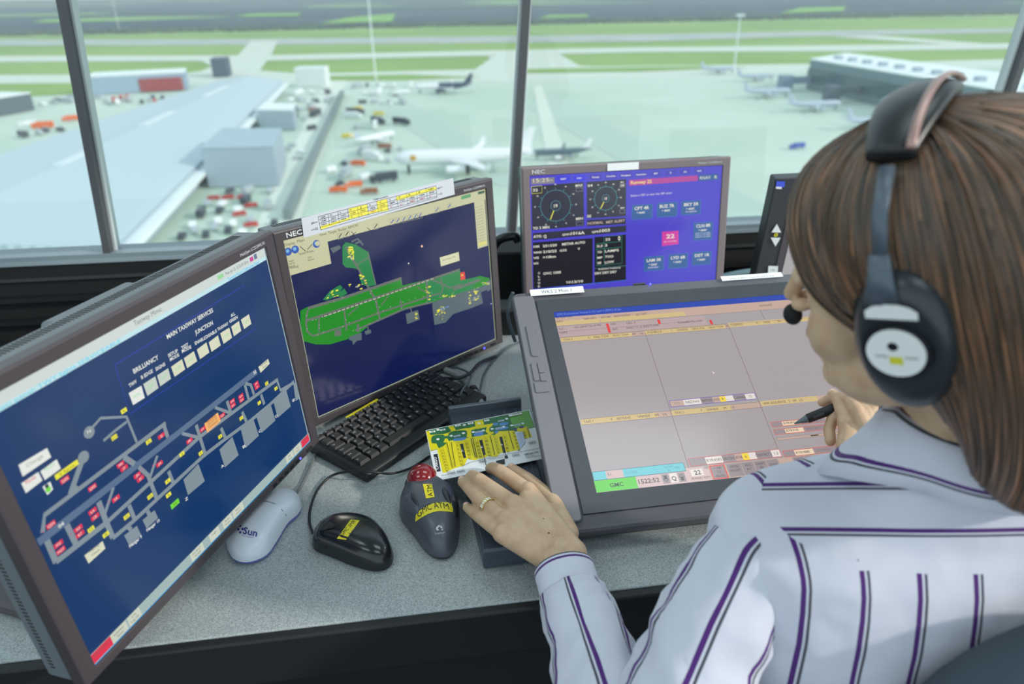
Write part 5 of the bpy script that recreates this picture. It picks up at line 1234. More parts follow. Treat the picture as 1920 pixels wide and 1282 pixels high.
decal_text(b, bv3, 'GMC ATM', c4b(692, 982), c4b(884, 930), 40 / 3.373, inkm, .0009, False, bow=9)
obj('tape_label', b, None, tb)['label'] = 'yellow tape lettered GMC ATM'
prt = mat('trackball_print', (190, 194, 198), .4)
b = MB(); decal_text(b, bv3, 'Logitech', c4b(798, 1084), c4b(858, 1078), 11 / 3.373, prt)
for q in ([(800, 1045), (815, 1028), (835, 1030), (820, 1040), (812, 1048), (822, 1060), (806, 1060)], [(826, 1036), (838, 1034), (842, 1044), (830, 1046)], [(834, 1052), (844, 1050), (844, 1058), (836, 1060)]):
    b.add([hit(bv3, *c4b(*p), .0006) for p in q], [tuple(range(len(q)))], prt)
obj('lettering', b, None, tb)

# dark device that carries the card, and the card
DT = DZ + .036
dq = [onz(*p, DT) for p in ((840, 770), (975, 752), (1052, 1012), (905, 1030))]
dc = sum(dq, V((0, 0, 0))) / 4
dv = thing('desk_unit', 'flat dark grey desk unit under the hand and card', 'device', (dc.x, dc.y, DZ))
dvm = mat('device_slate', (62, 70, 82), .35); dvl = mat('device_rim', (98, 106, 116), .3, metal=.3)
b = MB()
def dr_(s_, z): return [V(((dc + (q - dc) * s_).x, (dc + (q - dc) * s_).y, z)) for q in dq]
b.loft([dr_(.97, DZ), dr_(1, DZ + .005), dr_(1, DT - .006), dr_(.985, DT - .002), dr_(.96, DT - .001)], True, True, True); obj('body', b, dvm, dv, bevel=.002)
b = MB(); a_, b__ = dq[0], dq[1]; up_ = V((0, 0, .004)); e1 = (dq[3] - dq[0]).normalized()
b.loft([[p + e1 * .012 + V((0, 0, -.012)), p + V((0, 0, -.012)), p + V((0, 0, .006)), p + e1 * .004 + V((0, 0, .012)), p + e1 * .012 + V((0, 0, .012))] for p in (a_, b__)], True, True, True); obj('rear_ridge', b, dvl, dv, bevel=.002, bseg=3)
for u in (.74, .90):
    b = MB(); p = dq[0].lerp(dq[1], u) + V((0, 0, -.0007)); q = dq[3].lerp(dq[2], u) + V((0, 0, -.0007)); b.tube([p + e1 * .02, q - e1 * .012], .0009, 6); obj('groove', b, dvl, dv)
CZ = DT + .0065
cc_ = [onz(*cH(*p), CZ) for p in ((105, 388), (1240, 160), (1410, 690), (222, 940))]
crt = ((cc_[1] - cc_[0]) + (cc_[2] - cc_[3])).normalized()
cD_ = Draw(sum(cc_, V((0, 0, 0))) / 4, crt, V((0, 0, 1)).cross(crt)); cD_.cr = cH
card = thing('map_card', 'small laminated yellow and green stand map card under the fingertips', 'card', (dc.x, dc.y, CZ))
b = MB(); b.loft([[p + V((0, 0, -.0008)) for p in cc_], [p + V((0, 0, -.00002)) for p in cc_]], True, True, True); obj('card_base', b, mat('card_white', (222, 226, 230), .3), card)
D = cD_
Yc, Gc, Gl, Bc, Kc, Vc, Wc, Lc = [mat('print_' + n, c, .35) for n, c in (('yellow', (222, 206, 10)), ('green', (38, 104, 62)), ('light_green', (96, 160, 62)), ('blue', (84, 134, 200)), ('black', (26, 28, 34)), ('violet', (74, 50, 120)), ('white', (230, 232, 234)), ('lilac', (176, 190, 216)))]
D.poly([(115, 392), (1232, 168), (1300, 355), (160, 615)], Gc)
D.poly([(1020, 215), (1235, 170), (1290, 350), (1110, 395), (1040, 300)], Gl)
D.poly([(110, 400), (160, 395), (250, 590), (160, 610)], Yc)
for q in ([(150, 440), (380, 400), (560, 360), (850, 310), (830, 340), (560, 395), (400, 440), (160, 470)], [(350, 345), (410, 340), (440, 395), (390, 400)], [(640, 290), (730, 275), (745, 325), (650, 345)], [(780, 320), (830, 330), (850, 420), (800, 440), (760, 400)], [(560, 370), (600, 365), (610, 470), (550, 460)], [(310, 480), (340, 475), (370, 520), (300, 520)],
          [(230, 590), (300, 560), (340, 520), (380, 500), (560, 470), (620, 460), (780, 430), (860, 440), (900, 400), (1060, 390), (1080, 400), (1140, 600), (990, 630), (980, 620), (920, 640), (880, 680), (790, 670), (740, 690), (690, 700), (640, 715), (560, 700), (530, 770), (430, 800), (320, 850), (290, 850)], [(1090, 370), (1220, 345), (1270, 460), (1190, 480)]):
    D.poly(q, Yc)
def blob(x0, y0, x1, y1, m, k=14):
    cx, cy2, rx, ry = (x0 + x1) / 2, (y0 + y1) / 2, (x1 - x0) / 2, (y1 - y0) / 2
    D.poly([(cx + rx * (abs(cos(a)) ** .6) * (1 if cos(a) > 0 else -1), cy2 - ry * (abs(sin(a)) ** .6) * (1 if sin(a) > 0 else -1) - (cos(a) * rx * .16)) for a in [2 * pi * i / k for i in range(k)]], m)
for q in ((165, 435, 315, 530), (350, 390, 560, 490), (600, 370, 760, 430), (800, 330, 1000, 400), (150, 380, 380, 430), (450, 320, 640, 365)): blob(*q, Gc)
for q in ((400, 470, 550, 500), (630, 410, 740, 450), (840, 305, 900, 335), (910, 300, 1010, 335), (860, 350, 1010, 380), (860, 395, 900, 420)): blob(*q, Bc, 9)
for q in ((1060, 365, 1110, 385), (1130, 340, 1180, 365)): blob(*q, Vc, 8)
for x, y in ((240, 485), (385, 448), (518, 418), (625, 408), (737, 390), (832, 372), (957, 350), (990, 262), (1047, 334), (1166, 312), (528, 330), (690, 312), (240, 383)): D.disc((x, y), .0026, Wc, 12)
for s_, x, y, w_ in (('P3', 180, 403, 50), ('Q8', 292, 383, 48), ('G3', 457, 335, 52), ('H3', 598, 312, 52), ('S3', 772, 280, 46), ('Stand', 448, 450, 60), ('Stand', 684, 405, 60), ('Stand', 903, 366, 56), ('Stand', 1105, 330, 60), ('Stand', 930, 285, 56)):
    u = D.uv((x, y)); w2 = w_ * .00009; D.rectuv(u[0] - w2, u[1] - .0022, u[0] + w2, u[1] + .0022, Wc if len(s_) < 3 else Lc); D.texth(s_, (u[0], u[1] - .0014), .0028 if len(s_) < 3 else .0022, Kc, align=.5, bold=True)
D.poly([(190, 652), (235, 645), (270, 835), (230, 842)], Kc); D.text('CARGO', (232, 812), (212, 690), Wc, .0042, True) if False else D.text('CARGO', (248, 815), (222, 678), Wc, .0040, True)
for x0, y0, x1, y1, s_ in ((480, 540, 548, 695, 'C'), (690, 497, 762, 660, 'B'), (908, 462, 982, 640, 'A')):
    D.poly([(x0, y0), (x0 + 34, y0 - 6), (x1, y1 - 8), (x1 - 28, y1)], Kc); D.text(s_, ((x0 + x1) / 2 - 16, (y0 + y1) / 2 + 4), ((x0 + x1) / 2 + 6, (y0 + y1) / 2), Wc, .004, True)
D.line([(740, 655), (765, 770)], .0008, Kc); D.poly([(965, 668), (1000, 662), (1008, 695), (972, 700)], Kc); D.line([(965, 600), (985, 665)], .0008, Kc)
num = 15
for ci, (x0, y0, dx, dy, n, w_) in enumerate(((255, 580, 9, 33, 8, 52), (430, 525, 9, 42, 6, 50), (530, 510, 9, 40, 5, 46), (645, 500, 9, 38, 5, 44), (745, 480, 9, 40, 5, 46), (845, 455, 9, 38, 5, 44), (950, 440, 9, 40, 5, 40), (1050, 395, 11, 38, 6, 40), (1165, 400, 8, 30, 3, 34))):
    for k in range(n):
        x, y = x0 + dx * k, y0 + dy * k; D.frame((x, y), (x + w_, y + dy * .86), .0002, Kc)
        u = D.uv((x + w_ * .5, y + dy * .75)); D.texth(str((ci * 6 + k) % 30 + 1), u, .0026, Kc, align=.5, bold=True)
for x0, y0, x1, y1 in ((338, 530, 400, 800), (385, 520, 430, 790), (600, 480, 650, 690), (620, 475, 668, 690), (810, 450, 860, 660), (1010, 400, 1070, 600), (1215, 360, 1245, 470)): D.line([(x0, y0), (x1, y1)], .0009, Kc)
D.line([(500, 790), (600, 740), (760, 700), (960, 660), (1340, 590), (1365, 570)], .0006, mat('print_grey', (90, 96, 104), .4))
D.poly([(1095, 420), (1165, 405), (1195, 520), (1140, 600)], Lc)
D.poly([(880, 725), (965, 705), (975, 760), (900, 772)], Gc) if False else D.poly([(875, 728), (968, 705), (972, 758), (885, 775)], Kc)
for x, y, s_ in ((1092, 664, 'GPU'), (1268, 528, 'GPU'), (728, 730, 'Gate'), (490, 838, 'Gate'), (388, 858, 'Gate')):
    u = D.uv((x, y)); D.frameuv(u[0] - .0052, u[1] - .0035, u[0] + .0052, u[1] + .0035, .0004, Kc); D.texth(s_, (u[0], u[1] - .0014), .0030, Kc, align=.5, bold=True)
D.text('NETJets 216', (1192, 665), (1340, 632), Kc, .0034, True); D.text('Issue 04', (1200, 682), (1285, 668), Kc, .0024); D.text('Valid 06 Nov 14', (1205, 700), (1360, 672), Kc, .0024)
D.poly([(1010, 225), (1155, 198), (1158, 218), (1018, 245)], Wc); D.text('NATS', (1060, 230), (1135, 214), Kc, .0032, True)
D.text('Terminal Term.', (790, 712), (955, 690), Kc, .0026); D.text('Main', (285, 895), (350, 878), Kc, .0024)
o = D.obj('printed_map', card)

# paper strip taped to the middle monitor
Pm = MATS.get('paper') or mat('paper', (196, 200, 208), .7)
d = Draw(c2 - bk2 * .0062, rt2, up2); d.cr = cE
cn = [d.uv(p) for p in ((220, 300), (1180, 45), (1190, 150), (235, 425))]
st = thing('paper_strip', 'long white paper table strip taped over the top of the middle monitor', 'paper', c2 + up2 * .17)
b = MB(); b.loft([[d.at(u, 0) + bk2 * .0006 for u in cn], [d.at(u, 0) for u in cn]], True, True, True); obj('sheet', b, Pm, st)
d.lay = .0002
d.poly([(338, 352), (520, 296), (700, 242), (704, 262), (640, 275), (520, 310), (345, 372)], mat('print_yellow_pale', (226, 216, 80), .5))
yp = MATS['print_yellow_pale']
d.poly([(518, 240), (635, 212), (640, 270), (525, 302)], yp); d.poly([(695, 195), (760, 175), (770, 252), (700, 262)], yp); d.poly([(818, 165), (1070, 100), (1075, 120), (820, 190)], yp)
d.frame((0, 0), (1, 1), .0001, yp) if False else None
for q in ([(325, 290), (1070, 95)], [(328, 312), (1072, 118)], [(332, 334), (1074, 142)], [(338, 358), (1076, 160)], [(342, 375), (1078, 168)], [(325, 290), (342, 375)], [(1070, 95), (1078, 168)]): d.line(q, .0006, Kc)
for k in range(1, 12):
    t = k / 12; x = 325 + 745 * t; y = 290 - 195 * t; d.line([(x, y), (x + 10, y + 72)], .0005, Kc)
for k in range(12):
    t = (k + .25) / 12; x = 325 + 745 * t; y = 308 - 195 * t
    for j, s_ in enumerate((('QB0', 'N', 'L', 'M', 'J', 'K', 'H', 'G', 'F', 'R', 'B', 'NB1')[k], ('2048', '2832', '2409', '2180', '1906', '1856', '1655', '1800', '1722', '1402', '1500', '3049')[k], ('MRV', 'MRV', 'MRV', 'D', 'D', 'MRV', 'D', 'D', 'D', 'MRV', 'MRV', 'D')[k])):
        a = (x + 4 * j, y + 22 * j); d.text(s_, a, (a[0] + (32 if len(s_) > 2 else 10), a[1] - (9 if len(s_) > 2 else 3)), Kc if k < 4 or j != 2 else mat('print_red', (190, 60, 50), .5), .0030)
d.text('04>>', (283, 340), (322, 330), Kc, .0034); d.text('<<22', (283, 382), (325, 370), Kc, .0034); d.text('TORA in metres', (675, 190), (768, 165), Kc, .0030); d.text('04>>', (1080, 118), (1112, 108), Kc, .003); d.text('<<22', (1082, 155), (1110, 148), Kc, .003)
d.obj('printed_table', st)

# touch unit at the right, beside the hair
ux0 = onplane(1452, 336, V((0, 1.36, 0)), V((-.1, 1, .12)).normalized())
def up_at(px, py): return onplane(px, py, V((0, 1.36, 0)), V((-.1, 1, .12)).normalized())
q0, q1, q2 = up_at(1456, 336), up_at(1438, 530), up_at(1482, 336)
urt = V((1, .1, 0)).normalized(); uup = (q0 - q1); uup = (uup - urt * uup.dot(urt)).normalized(); un = urt.cross(uup).normalized()
UW, UH = .30, .26
uo = q0 + urt * (UW / 2) - uup * (UH / 2)
tu = thing('touch_display', 'small dark framed touch display mostly hidden behind the hair', 'display', (uo.x, uo.y + .03, DZ))
UM = Matrix(((urt.x, -un.x, uup.x, uo.x), (urt.y, -un.y, uup.y, uo.y), (urt.z, -un.z, uup.z, uo.z), (0, 0, 0, 1)))
b = MB(); b.rbox((0, .018, 0), (UW, .03, UH), .004, 'y', e=.002, M=UM); obj('casing', b, mat('unit_dark', (56, 56, 62), .4), tu, smooth=True)
b = MB(); b.box((.014, .0022, -.01), (UW - .062, .002, UH - .045), M=UM); obj('glass_frame', b, mat('unit_glass', (84, 76, 80), .2), tu)
b = MB(); b.box((.02, .0008, -.012), (UW - .085, .0014, UH - .06), M=UM); obj('screen', b, lcd((168, 164, 166)), tu)
d = Draw(uo + un * .0004, urt, uup); d.cr = crop(1340, 300, 4.93)
whs = MATS['white_label']
d.poly([(525, 668), (575, 590), (615, 670)], whs); d.poly([(517, 716), (610, 718), (562, 798)], whs); d.text('A', (567, 648), (578, 648), Kc); d.text('V', (558, 750), (570, 750), Kc)
d.disc((567, 692), .0045, yel, 16); d.disc((567, 692), .0018, Kc, 8)
d.poly([(572, 195), (650, 198), (645, 252), (567, 246)], mat('blue_badge', (70, 90, 215), .4)); d.poly([(567, 246), (620, 248), (618, 268), (565, 264)], whs)
d.poly([(496, 978), (586, 980), (582, 1052), (492, 1052)], whs); d.text('TIM', (515, 1026), (552, 1026), Kc)
d.obj('symbols', tu)
b = MB(); b.tube([uo - un * .03, V((uo.x, uo.y + .06, DZ + .01))], .012, 10); b.rbox((uo.x, uo.y + .06, DZ + .006), (.14, .10, .010), .01, 'z', e=.002); obj('stand', b, blk, tu, smooth=True)

# dark jacket-like bundle and cable boxes between the middle and rear monitors
def cabl(name, label, pts, r, m, group=None, sub=8, drop=True):
    P = [V(p) for p in pts]; out = []
    for i in range(len(P) - 1):
        p0, p1, p2, p3 = P[max(i - 1, 0)], P[i], P[i + 1], P[min(i + 2, len(P) - 1)]
        for k in range(sub):
            t = k / sub; out.append(.5 * ((2 * p1) + (-p0 + p2) * t + (2 * p0 - 5 * p1 + 4 * p2 - p3) * t * t + (-p0 + 3 * p1 - 3 * p2 + p3) * t ** 3))
    out.append(P[-1]); b = MB(); b.tube(out, r, 10); o = obj(name, b, m, smooth='all', clean=False); recenter(o, P[0]); return tag(o, label, 'cable', group)
cbk = mat('cable_black', (24, 26, 30), .45); cgy = mat('cable_grey', (138, 142, 142), .5); cbl = mat('cable_slate', (70, 84, 92), .45)
Z = lambda px, py, h=.003: onz(px, py, DZ + h)
cabl('mouse_cable', 'thin black cable curving from the black mouse across the keyboard', [Z(*c4b(22, 1078), .010), Z(*c4b(0, 1000)), Z(*c4b(12, 900)), Z(*c4b(60, 790)), Z(*c4b(150, 710), .008), Z(*c4b(280, 685), .022), Z(*c4b(400, 690), .026), Z(*c4b(520, 700), .012), Z(*c4b(640, 665), .003), Z(*c4b(760, 590), .003)], .0019, cbk)
cabl('mouse_cable', 'grey cable running from the white mouse up to the left monitor', [Z(*cD(1535, 292), .012), Z(*cD(1560, 262)), Z(*cD(1600, 190)), Z(*cD(1640, 90)), Z(*cD(1665, 60))], .0022, mat('cable_mouse_grey', (104, 110, 112), .5))
cabl('display_cable', 'thick pale grey cable lying behind the keyboard', [Z(*c4b(860, 45), .007), Z(*c4b(940, 80), .007), Z(*c4b(1020, 150), .007), Z(*c4b(1075, 230), .007), Z(*c4b(1100, 295), .007), Z(*c4b(1110, 330), .006)], .0062, cgy)
cabl('thin_cable', 'thin grey wire passing left behind the desk unit', [Z(*c4b(750, 105), .005), Z(*c4b(900, 30), .005), Z(*c4b(1020, 80), .016), Z(*c4b(960, 190), .022), Z(*c4b(945, 315), .004)], .0021, cbl)
cabl('thin_cable', 'thin grey wire running from the pen display to the desk unit', [onz(975, 640, DZ + .01), onz(940, 660, DZ + .004), Z(*c4b(1110, 60), .005), Z(*c4b(1070, 200), .012), Z(*c4b(990, 305), .004)], .0021, cbl)
cabl('power_cable', 'black cable looping under the middle monitor', [Z(*c4b(740, 150), .012), Z(*c4b(830, 100), .006), Z(*c4b(920, 100), .018), Z(*c4b(1010, 70), .02), Z(*c4b(1080, 0), .01), onz(930, 668, DZ + .006)], .0032, cbk)
b = MB(); p0 = Z(*c4b(1035, 165), .007); p1 = Z(*c4b(1045, 185), .007); b.cyl(p0, p1, .0085, 12); o = obj('cable_tie', b, blk); recenter(o, p0); tag(o, 'small black clip around the thick grey cable', 'cable tie')
cabl('wall_cable', 'pale blue grey cable bent under the sill right of the rear monitor', [WC + sd * x + V((0, -.13, z)) for x, z in ((.40, -.16), (.50, -.125), (.62, -.10), (.78, -.10), (.9, -.14))], .011, mat('cable_pale', (112, 140, 150), .5))
cabl('loop_cable', 'grey cable loop beside the top left corner of the pen display', [onplane(*p, V((0, 1.12, 0)), V((0, 1, 0))) for p in ((962, 548), (955, 565), (952, 590), (958, 615), (966, 640))], .0032, cbl)
# black equipment boxes under the sill
def bl(name, label, cat, pxs, y0, y1, zt, m=blkm):
    a, b2 = [ray(px, 600) for px in pxs]; b = MB()
    x0, x1 = a.x / a.y * y0, b2.x / b2.y * y0; b.rbox(((x0 + x1) / 2, (y0 + y1) / 2, (DZ + zt) / 2), (x1 - x0, y1 - y0, zt - DZ), .01, 'z', e=.004)
    o = obj(name, b, m, smooth=True); recenter(o, ((x0 + x1) / 2, (y0 + y1) / 2, DZ)); return tag(o, label, cat)
bl('equipment_box', 'black equipment box in the gap between middle and rear monitors', 'box', (905, 985), 1.50, 1.60, -.535)
bl('equipment_box', 'lower black box before the other one, between the two monitors', 'box', (925, 1040), 1.33, 1.39, -.60, blk)
p_ = onplane(948, 436, V((0, 1.46, 0)), V((0, 1, 0)))
cabl('black_strap', 'glossy black curved strap on top of the black equipment box', [onplane(*q, V((0, 1.47, 0)), V((0, 1, 0))) for q in ((925, 462), (935, 450), (950, 444), (966, 443), (972, 452))], .010, mat('strap_black', (18, 20, 22), .25))
# casing handle behind the left monitor
b = MB(); b.rbox((-.01, .066, .140), (.12, .035, .045), .012, 'x', e=.006, M=M1); obj('cable_cover', b, casem, m1, smooth=True)

# ------------------------------------------------------------------ the controller at the console
def remeshed(name, mb, m, parent, voxel, smooth=6, factor=.5, extra=None):
    me = bpy.data.meshes.new('tmp'); me.from_pydata([tuple(p) for p in mb.v], [], mb.f)
    b = bmesh.new(); b.from_mesh(me); bmesh.ops.recalc_face_normals(b, faces=b.faces); b.to_mesh(me); b.free()
    o = bpy.data.objects.new('tmp', me); COL.objects.link(o)
    md = o.modifiers.new('r', 'REMESH'); md.mode = 'VOXEL'; md.voxel_size = voxel
    if smooth: ms_ = o.modifiers.new('s', 'SMOOTH'); ms_.iterations = smooth; ms_.factor = factor
    bpy.context.view_layer.update()
    ev = o.evaluated_get(bpy.context.evaluated_depsgraph_get()); me2 = bpy.data.meshes.new_from_object(ev)
    bpy.data.objects.remove(o)
    me2.name = name; me2.materials.clear(); me2.materials.append(m)
    inv = REG[parent.name].inverted(); me2.transform(inv)
    for p in me2.polygons: p.use_smooth = True
    r = bpy.data.objects.new(name, me2); COL.objects.link(r); r.parent = parent; REG[r.name] = REG[parent.name].copy()
    return r
class Blob(MB):
    def cap(s, pts, rs, n=14):
        pts = [V(p) for p in pts]
        for i in range(len(pts) - 1):
            s.tube([pts[i], pts[i + 1]], [rs[i], rs[i + 1]], n)
        for p, r in zip(pts, rs): s.sphere(p, r, nu=n, nv=8)
        return s
    def ell(s, c, r, M=None, nu=28, nv=18):
        s.sphere((0, 0, 0), 1, nu=nu, nv=nv, M=(M or Matrix.Identity(4)) @ Matrix.Translation(V(c)) @ Matrix.Diagonal((*r, 1))); return s
person = thing('person', 'woman in purple striped white shirt, seen from behind at the pen display', 'person', (.40, .50, -OFF))
skin = mat('skin', (200, 170, 140), .48, sss=.2, noise=(60, (190, 156, 126), .4, .65), bump=(900, .12, .0006))
HP = V((.335, .514, -.215)); ay, ap, ar = radians(-46.5), radians(13.9), radians(-13.3)
Zr = Matrix(((cos(ay), sin(ay), 0), (-sin(ay), cos(ay), 0), (0, 0, 1))); Xr = Matrix(((1, 0, 0), (0, cos(ap), sin(ap)), (0, -sin(ap), cos(ap)))); Yr = Matrix(((cos(ar), 0, sin(ar)), (0, 1, 0), (-sin(ar), 0, cos(ar))))
HM = Matrix.Translation(HP) @ (Zr @ Xr @ Yr).to_4x4()
hl = lambda x, y, z: HM @ V((x, y, z))
P3 = lambda px, py, z: onz(px, py, z)
B = Blob()
# head
B.ell((0, -.012, .050), (.070, .092, .082), HM); B.ell((0, .030, -.005), (.060, .066, .082), HM); B.ell((0, .045, -.062), (.048, .050, .040), HM)
B.ell((0, .080, -.094), (.020, .018, .016), HM)
for s_ in (-1, 1):
    B.ell((s_ * .034, .058, -.026), (.026, .030, .034), HM); B.ell((s_ * .042, .034, -.064), (.020, .040, .030), HM); B.ell((s_ * .034, .082, .030), (.020, .010, .009), HM)
    B.ell((s_ * .0085, .104, -.019), (.0065, .009, .0065), HM); B.ell((s_ * .072, -.006, .0), (.007, .016, .028), HM)
B.cap([hl(0, .094, .026), hl(0, .105, .006), hl(0, .115, -.012)], [.006, .0066, .0074])
B.ell((0, .084, -.050), (.030, .018, .026), HM); B.ell((0, .097, -.046), (.020, .008, .005), HM); B.ell((0, .095, -.055), (.017, .008, .0055), HM)
# neck and torso core
NB = V((.392, .510, -.375))
B.cap([hl(0, -.02, -.03), hl(0, -.025, -.09), NB, NB + V((0, 0, -.05))], [.050, .050, .050, .050], 24)
B.cap([(.28, .51, -.50), (.40, .515, -.48), (.54, .51, -.50)], [.035, .05, .035], 20)
B.ell((.405, .515, -.59), (.145, .070, .12)); B.ell((.415, .51, -.74), (.140, .090, .14)); B.ell((.42, .50, -.86), (.165, .110, .10))
# left arm and hand
SHL, ELL, WRL = V((.226, .498, -.486)), V((.105, .375, -.640)), P3(1052, 1052, -.602)
B.cap([SHL + V((.01, 0, -.01)), SHL.lerp(ELL, .5), ELL], [.030, .033, .030], 18)
B.cap([ELL, ELL.lerp(WRL, .35), ELL.lerp(WRL, .8)], [.030, .031, .022], 18)
wl_, wr_ = P3(1036, 1050, -.604), P3(1074, 1036, -.603)
B.cap([ELL.lerp(WRL, .75), wl_], [.022, .0175]); B.cap([ELL.lerp(WRL, .75), wr_], [.022, .0175]); B.cap([wl_, wr_], [.0175, .0175])
K_ = {'i': P3(990, 920, -.585), 'm': P3(962, 944, -.582), 'r': P3(947, 974, -.586), 'p': P3(940, 1000, -.592)}
for k, a, b_ in (('i', wr_, .0120), ('m', (wl_ + wr_) / 2, .0125), ('r', wl_.lerp(wr_, .3), .0120), ('p', wl_, .0115)): B.cap([a, K_[k]], [.0165, b_])
for a, b_ in (('i', 'm'), ('m', 'r'), ('r', 'p')): B.cap([K_[a].lerp(K_[b_], .3) + (WRL - K_['m']) * .08, WRL.lerp(K_[a], .3)], [.0118, .017])
B.cap([K_['i'] + (WRL - K_['i']) * .35, P3(1035, 960, -.600)], [.014, .012]); 
TIP = {}
for k, q in (('i', [(938, 883, -.584), (924, 877, -.596), (919, 878, -.608)]), ('m', [(899, 900, -.585), (886, 892, -.596), (881, 895, -.607)]), ('r', [(895, 932, -.592), (877, 913, -.601), (867, 903, -.609)]), ('p', [(903, 972, -.598), (886, 959, -.606), (876, 951, -.612)])):
    pts = [K_[k]] + [P3(*t) for t in q]; r0 = {'i': .0094, 'm': .0096, 'r': .0090, 'p': .0080}[k]
    B.cap(pts, [r0 * 1.12, r0 * 1.03, r0 * .90, r0 * .82]); B.sphere(pts[0].lerp(pts[1], .5), r0 * 1.0, nu=12, nv=8); TIP[k] = pts
for k, t_ in (('i', .25), ('m', .45), ('r', .65), ('p', .85)):
    w_ = wr_.lerp(wl_, t_); B.cap([K_[k] + V((0, 0, .0035)), K_[k].lerp(w_, .3) + V((0, 0, .0085)), K_[k].lerp(w_, .75) + V((0, 0, .0105))], [.0095, .0052, .0046], 10)
thp = [P3(1062, 1000, -.606), P3(1035, 938, -.610), P3(990, 900, -.609), P3(960, 879, -.6115)]
B.cap(thp, [.016, .0118, .0104, .0080])
# right arm and hand with the pen
n4 = -bk4
def pc(x, y, h): p = crop(1420, 680, 6.41)(x, y); q = onplane(*p, c4, n4); d = ray(*p).normalized(); return q - d * (h / abs(d.dot(n4)))
SHR, ELR, WRR = V((.590, .505, -.468)), V((.690, .585, -.625)), pc(1420, 1060, .034)
B.cap([SHR + V((-.01, 0, -.01)), SHR.lerp(ELR, .5), ELR], [.030, .033, .030], 18); B.cap([ELR, ELR.lerp(WRR, .4), WRR], [.030, .031, .019], 18)
pm = pc(1250, 820, .034)
KR = {'i': pc(1180, 560, .056), 'm': pc(1290, 590, .050), 'r': pc(1350, 660, .040), 'p': pc(1370, 750, .030)}
for k in KR: B.cap([WRR, KR[k]], [.0165, .0105])
B.cap([pc(1330, 950, .03), pc(1150, 900, .036)], [.014, .012])
B.cap([pc(1250, 1000, .032), pc(1085, 880, .036), pc(1040, 640, .040), pc(985, 470, .040), pc(905, 370, .033)], [.0125, .0118, .0098, .0094, .0072])
B.cap([KR['i'], pc(1080, 420, .052), pc(900, 420, .030), pc(778, 478, .016)], [.010, .0088, .0080, .0066])
B.cap([KR['m'], pc(1060, 560, .034), pc(905, 680, .018), pc(862, 800, .012), pc(880, 940, .010)], [.010, .0090, .0086, .0082, .0078])
B.cap([KR['r'], pc(1380, 520, .036), pc(1270, 492, .040), pc(1165, 545, .038)], [.0095, .0088, .0082, .0072])
B.cap([KR['p'], pc(1395, 650, .034), pc(1290, 622, .040), pc(1190, 650, .040)], [.0088, .0080, .0074, .0066])
B.cap([pc(1085, 880, .036), pc(1250, 800, .036)], [.0135, .014]); B.cap([pc(1050, 720, .040), pc(1230, 760, .036)], [.0105, .011]); B.cap([pc(1085, 880, .036), pc(1060, 1010, .034)], [.0125, .013])
remeshed('body', B, skin, person, .0018, 5, .5)
nailm = mat('nail', (226, 186, 172), .25, coat=.3)
def nail(tip, prev, r, up=V((0, 0, 1)), par=None):
    d = (tip - prev).normalized(); s_ = d.cross(up).normalized(); u = s_.cross(d).normalized(); M = Matrix(((d.x, s_.x, u.x, tip.x), (d.y, s_.y, u.y, tip.y), (d.z, s_.z, u.z, tip.z), (0, 0, 0, 1)))
    b = MB(); b.sphere((.0012, 0, r * .50), 1, nu=14, nv=8, sc_=(r * .72, r * .66, r * .52), M=M); obj('fingernail', b, nailm, person, smooth='all')
nail(thp[3], thp[2], .0080); nail(TIP['r'][3], TIP['r'][2], .0078); nail(TIP['p'][3], TIP['p'][2], .0070)
nail(pc(905, 370, .033), pc(985, 470, .040), .0072, (-ray(1560, 740)).normalized())
mole = mat('mole', (92, 60, 48), .6)
_bm = [o for o in person.children if o.name.startswith('body')][0]; _inv = REG[person.name]
_bv = BVHTree.FromPolygons([_inv @ v.co for v in _bm.data.vertices], [tuple(p.vertices) for p in _bm.data.polygons])
for (px, py), r_ in (((1029, 999), .0012), ((1019, 972), .0008)):
    q = _bv.ray_cast(V((0, 0, 0)), ray(px, py).normalized())
    if q[0]:
        b = MB(); b.sphere(q[0], r_, nu=10, nv=6); obj('mole', b, mole, person, smooth='all')
eye = mat('eye_white', (226, 224, 220), .1); iris = mat('iris', (70, 84, 90), .1)
for s_ in (-1, 1):
    b = MB(); b.sphere((s_ * .030, .071, .014), .0110, M=HM, nu=18, nv=12, m=eye); b.sphere((s_ * .030, .0775, .012), .0048, M=HM, nu=12, nv=8, m=iris); obj('eye', b, None, person, smooth='all')

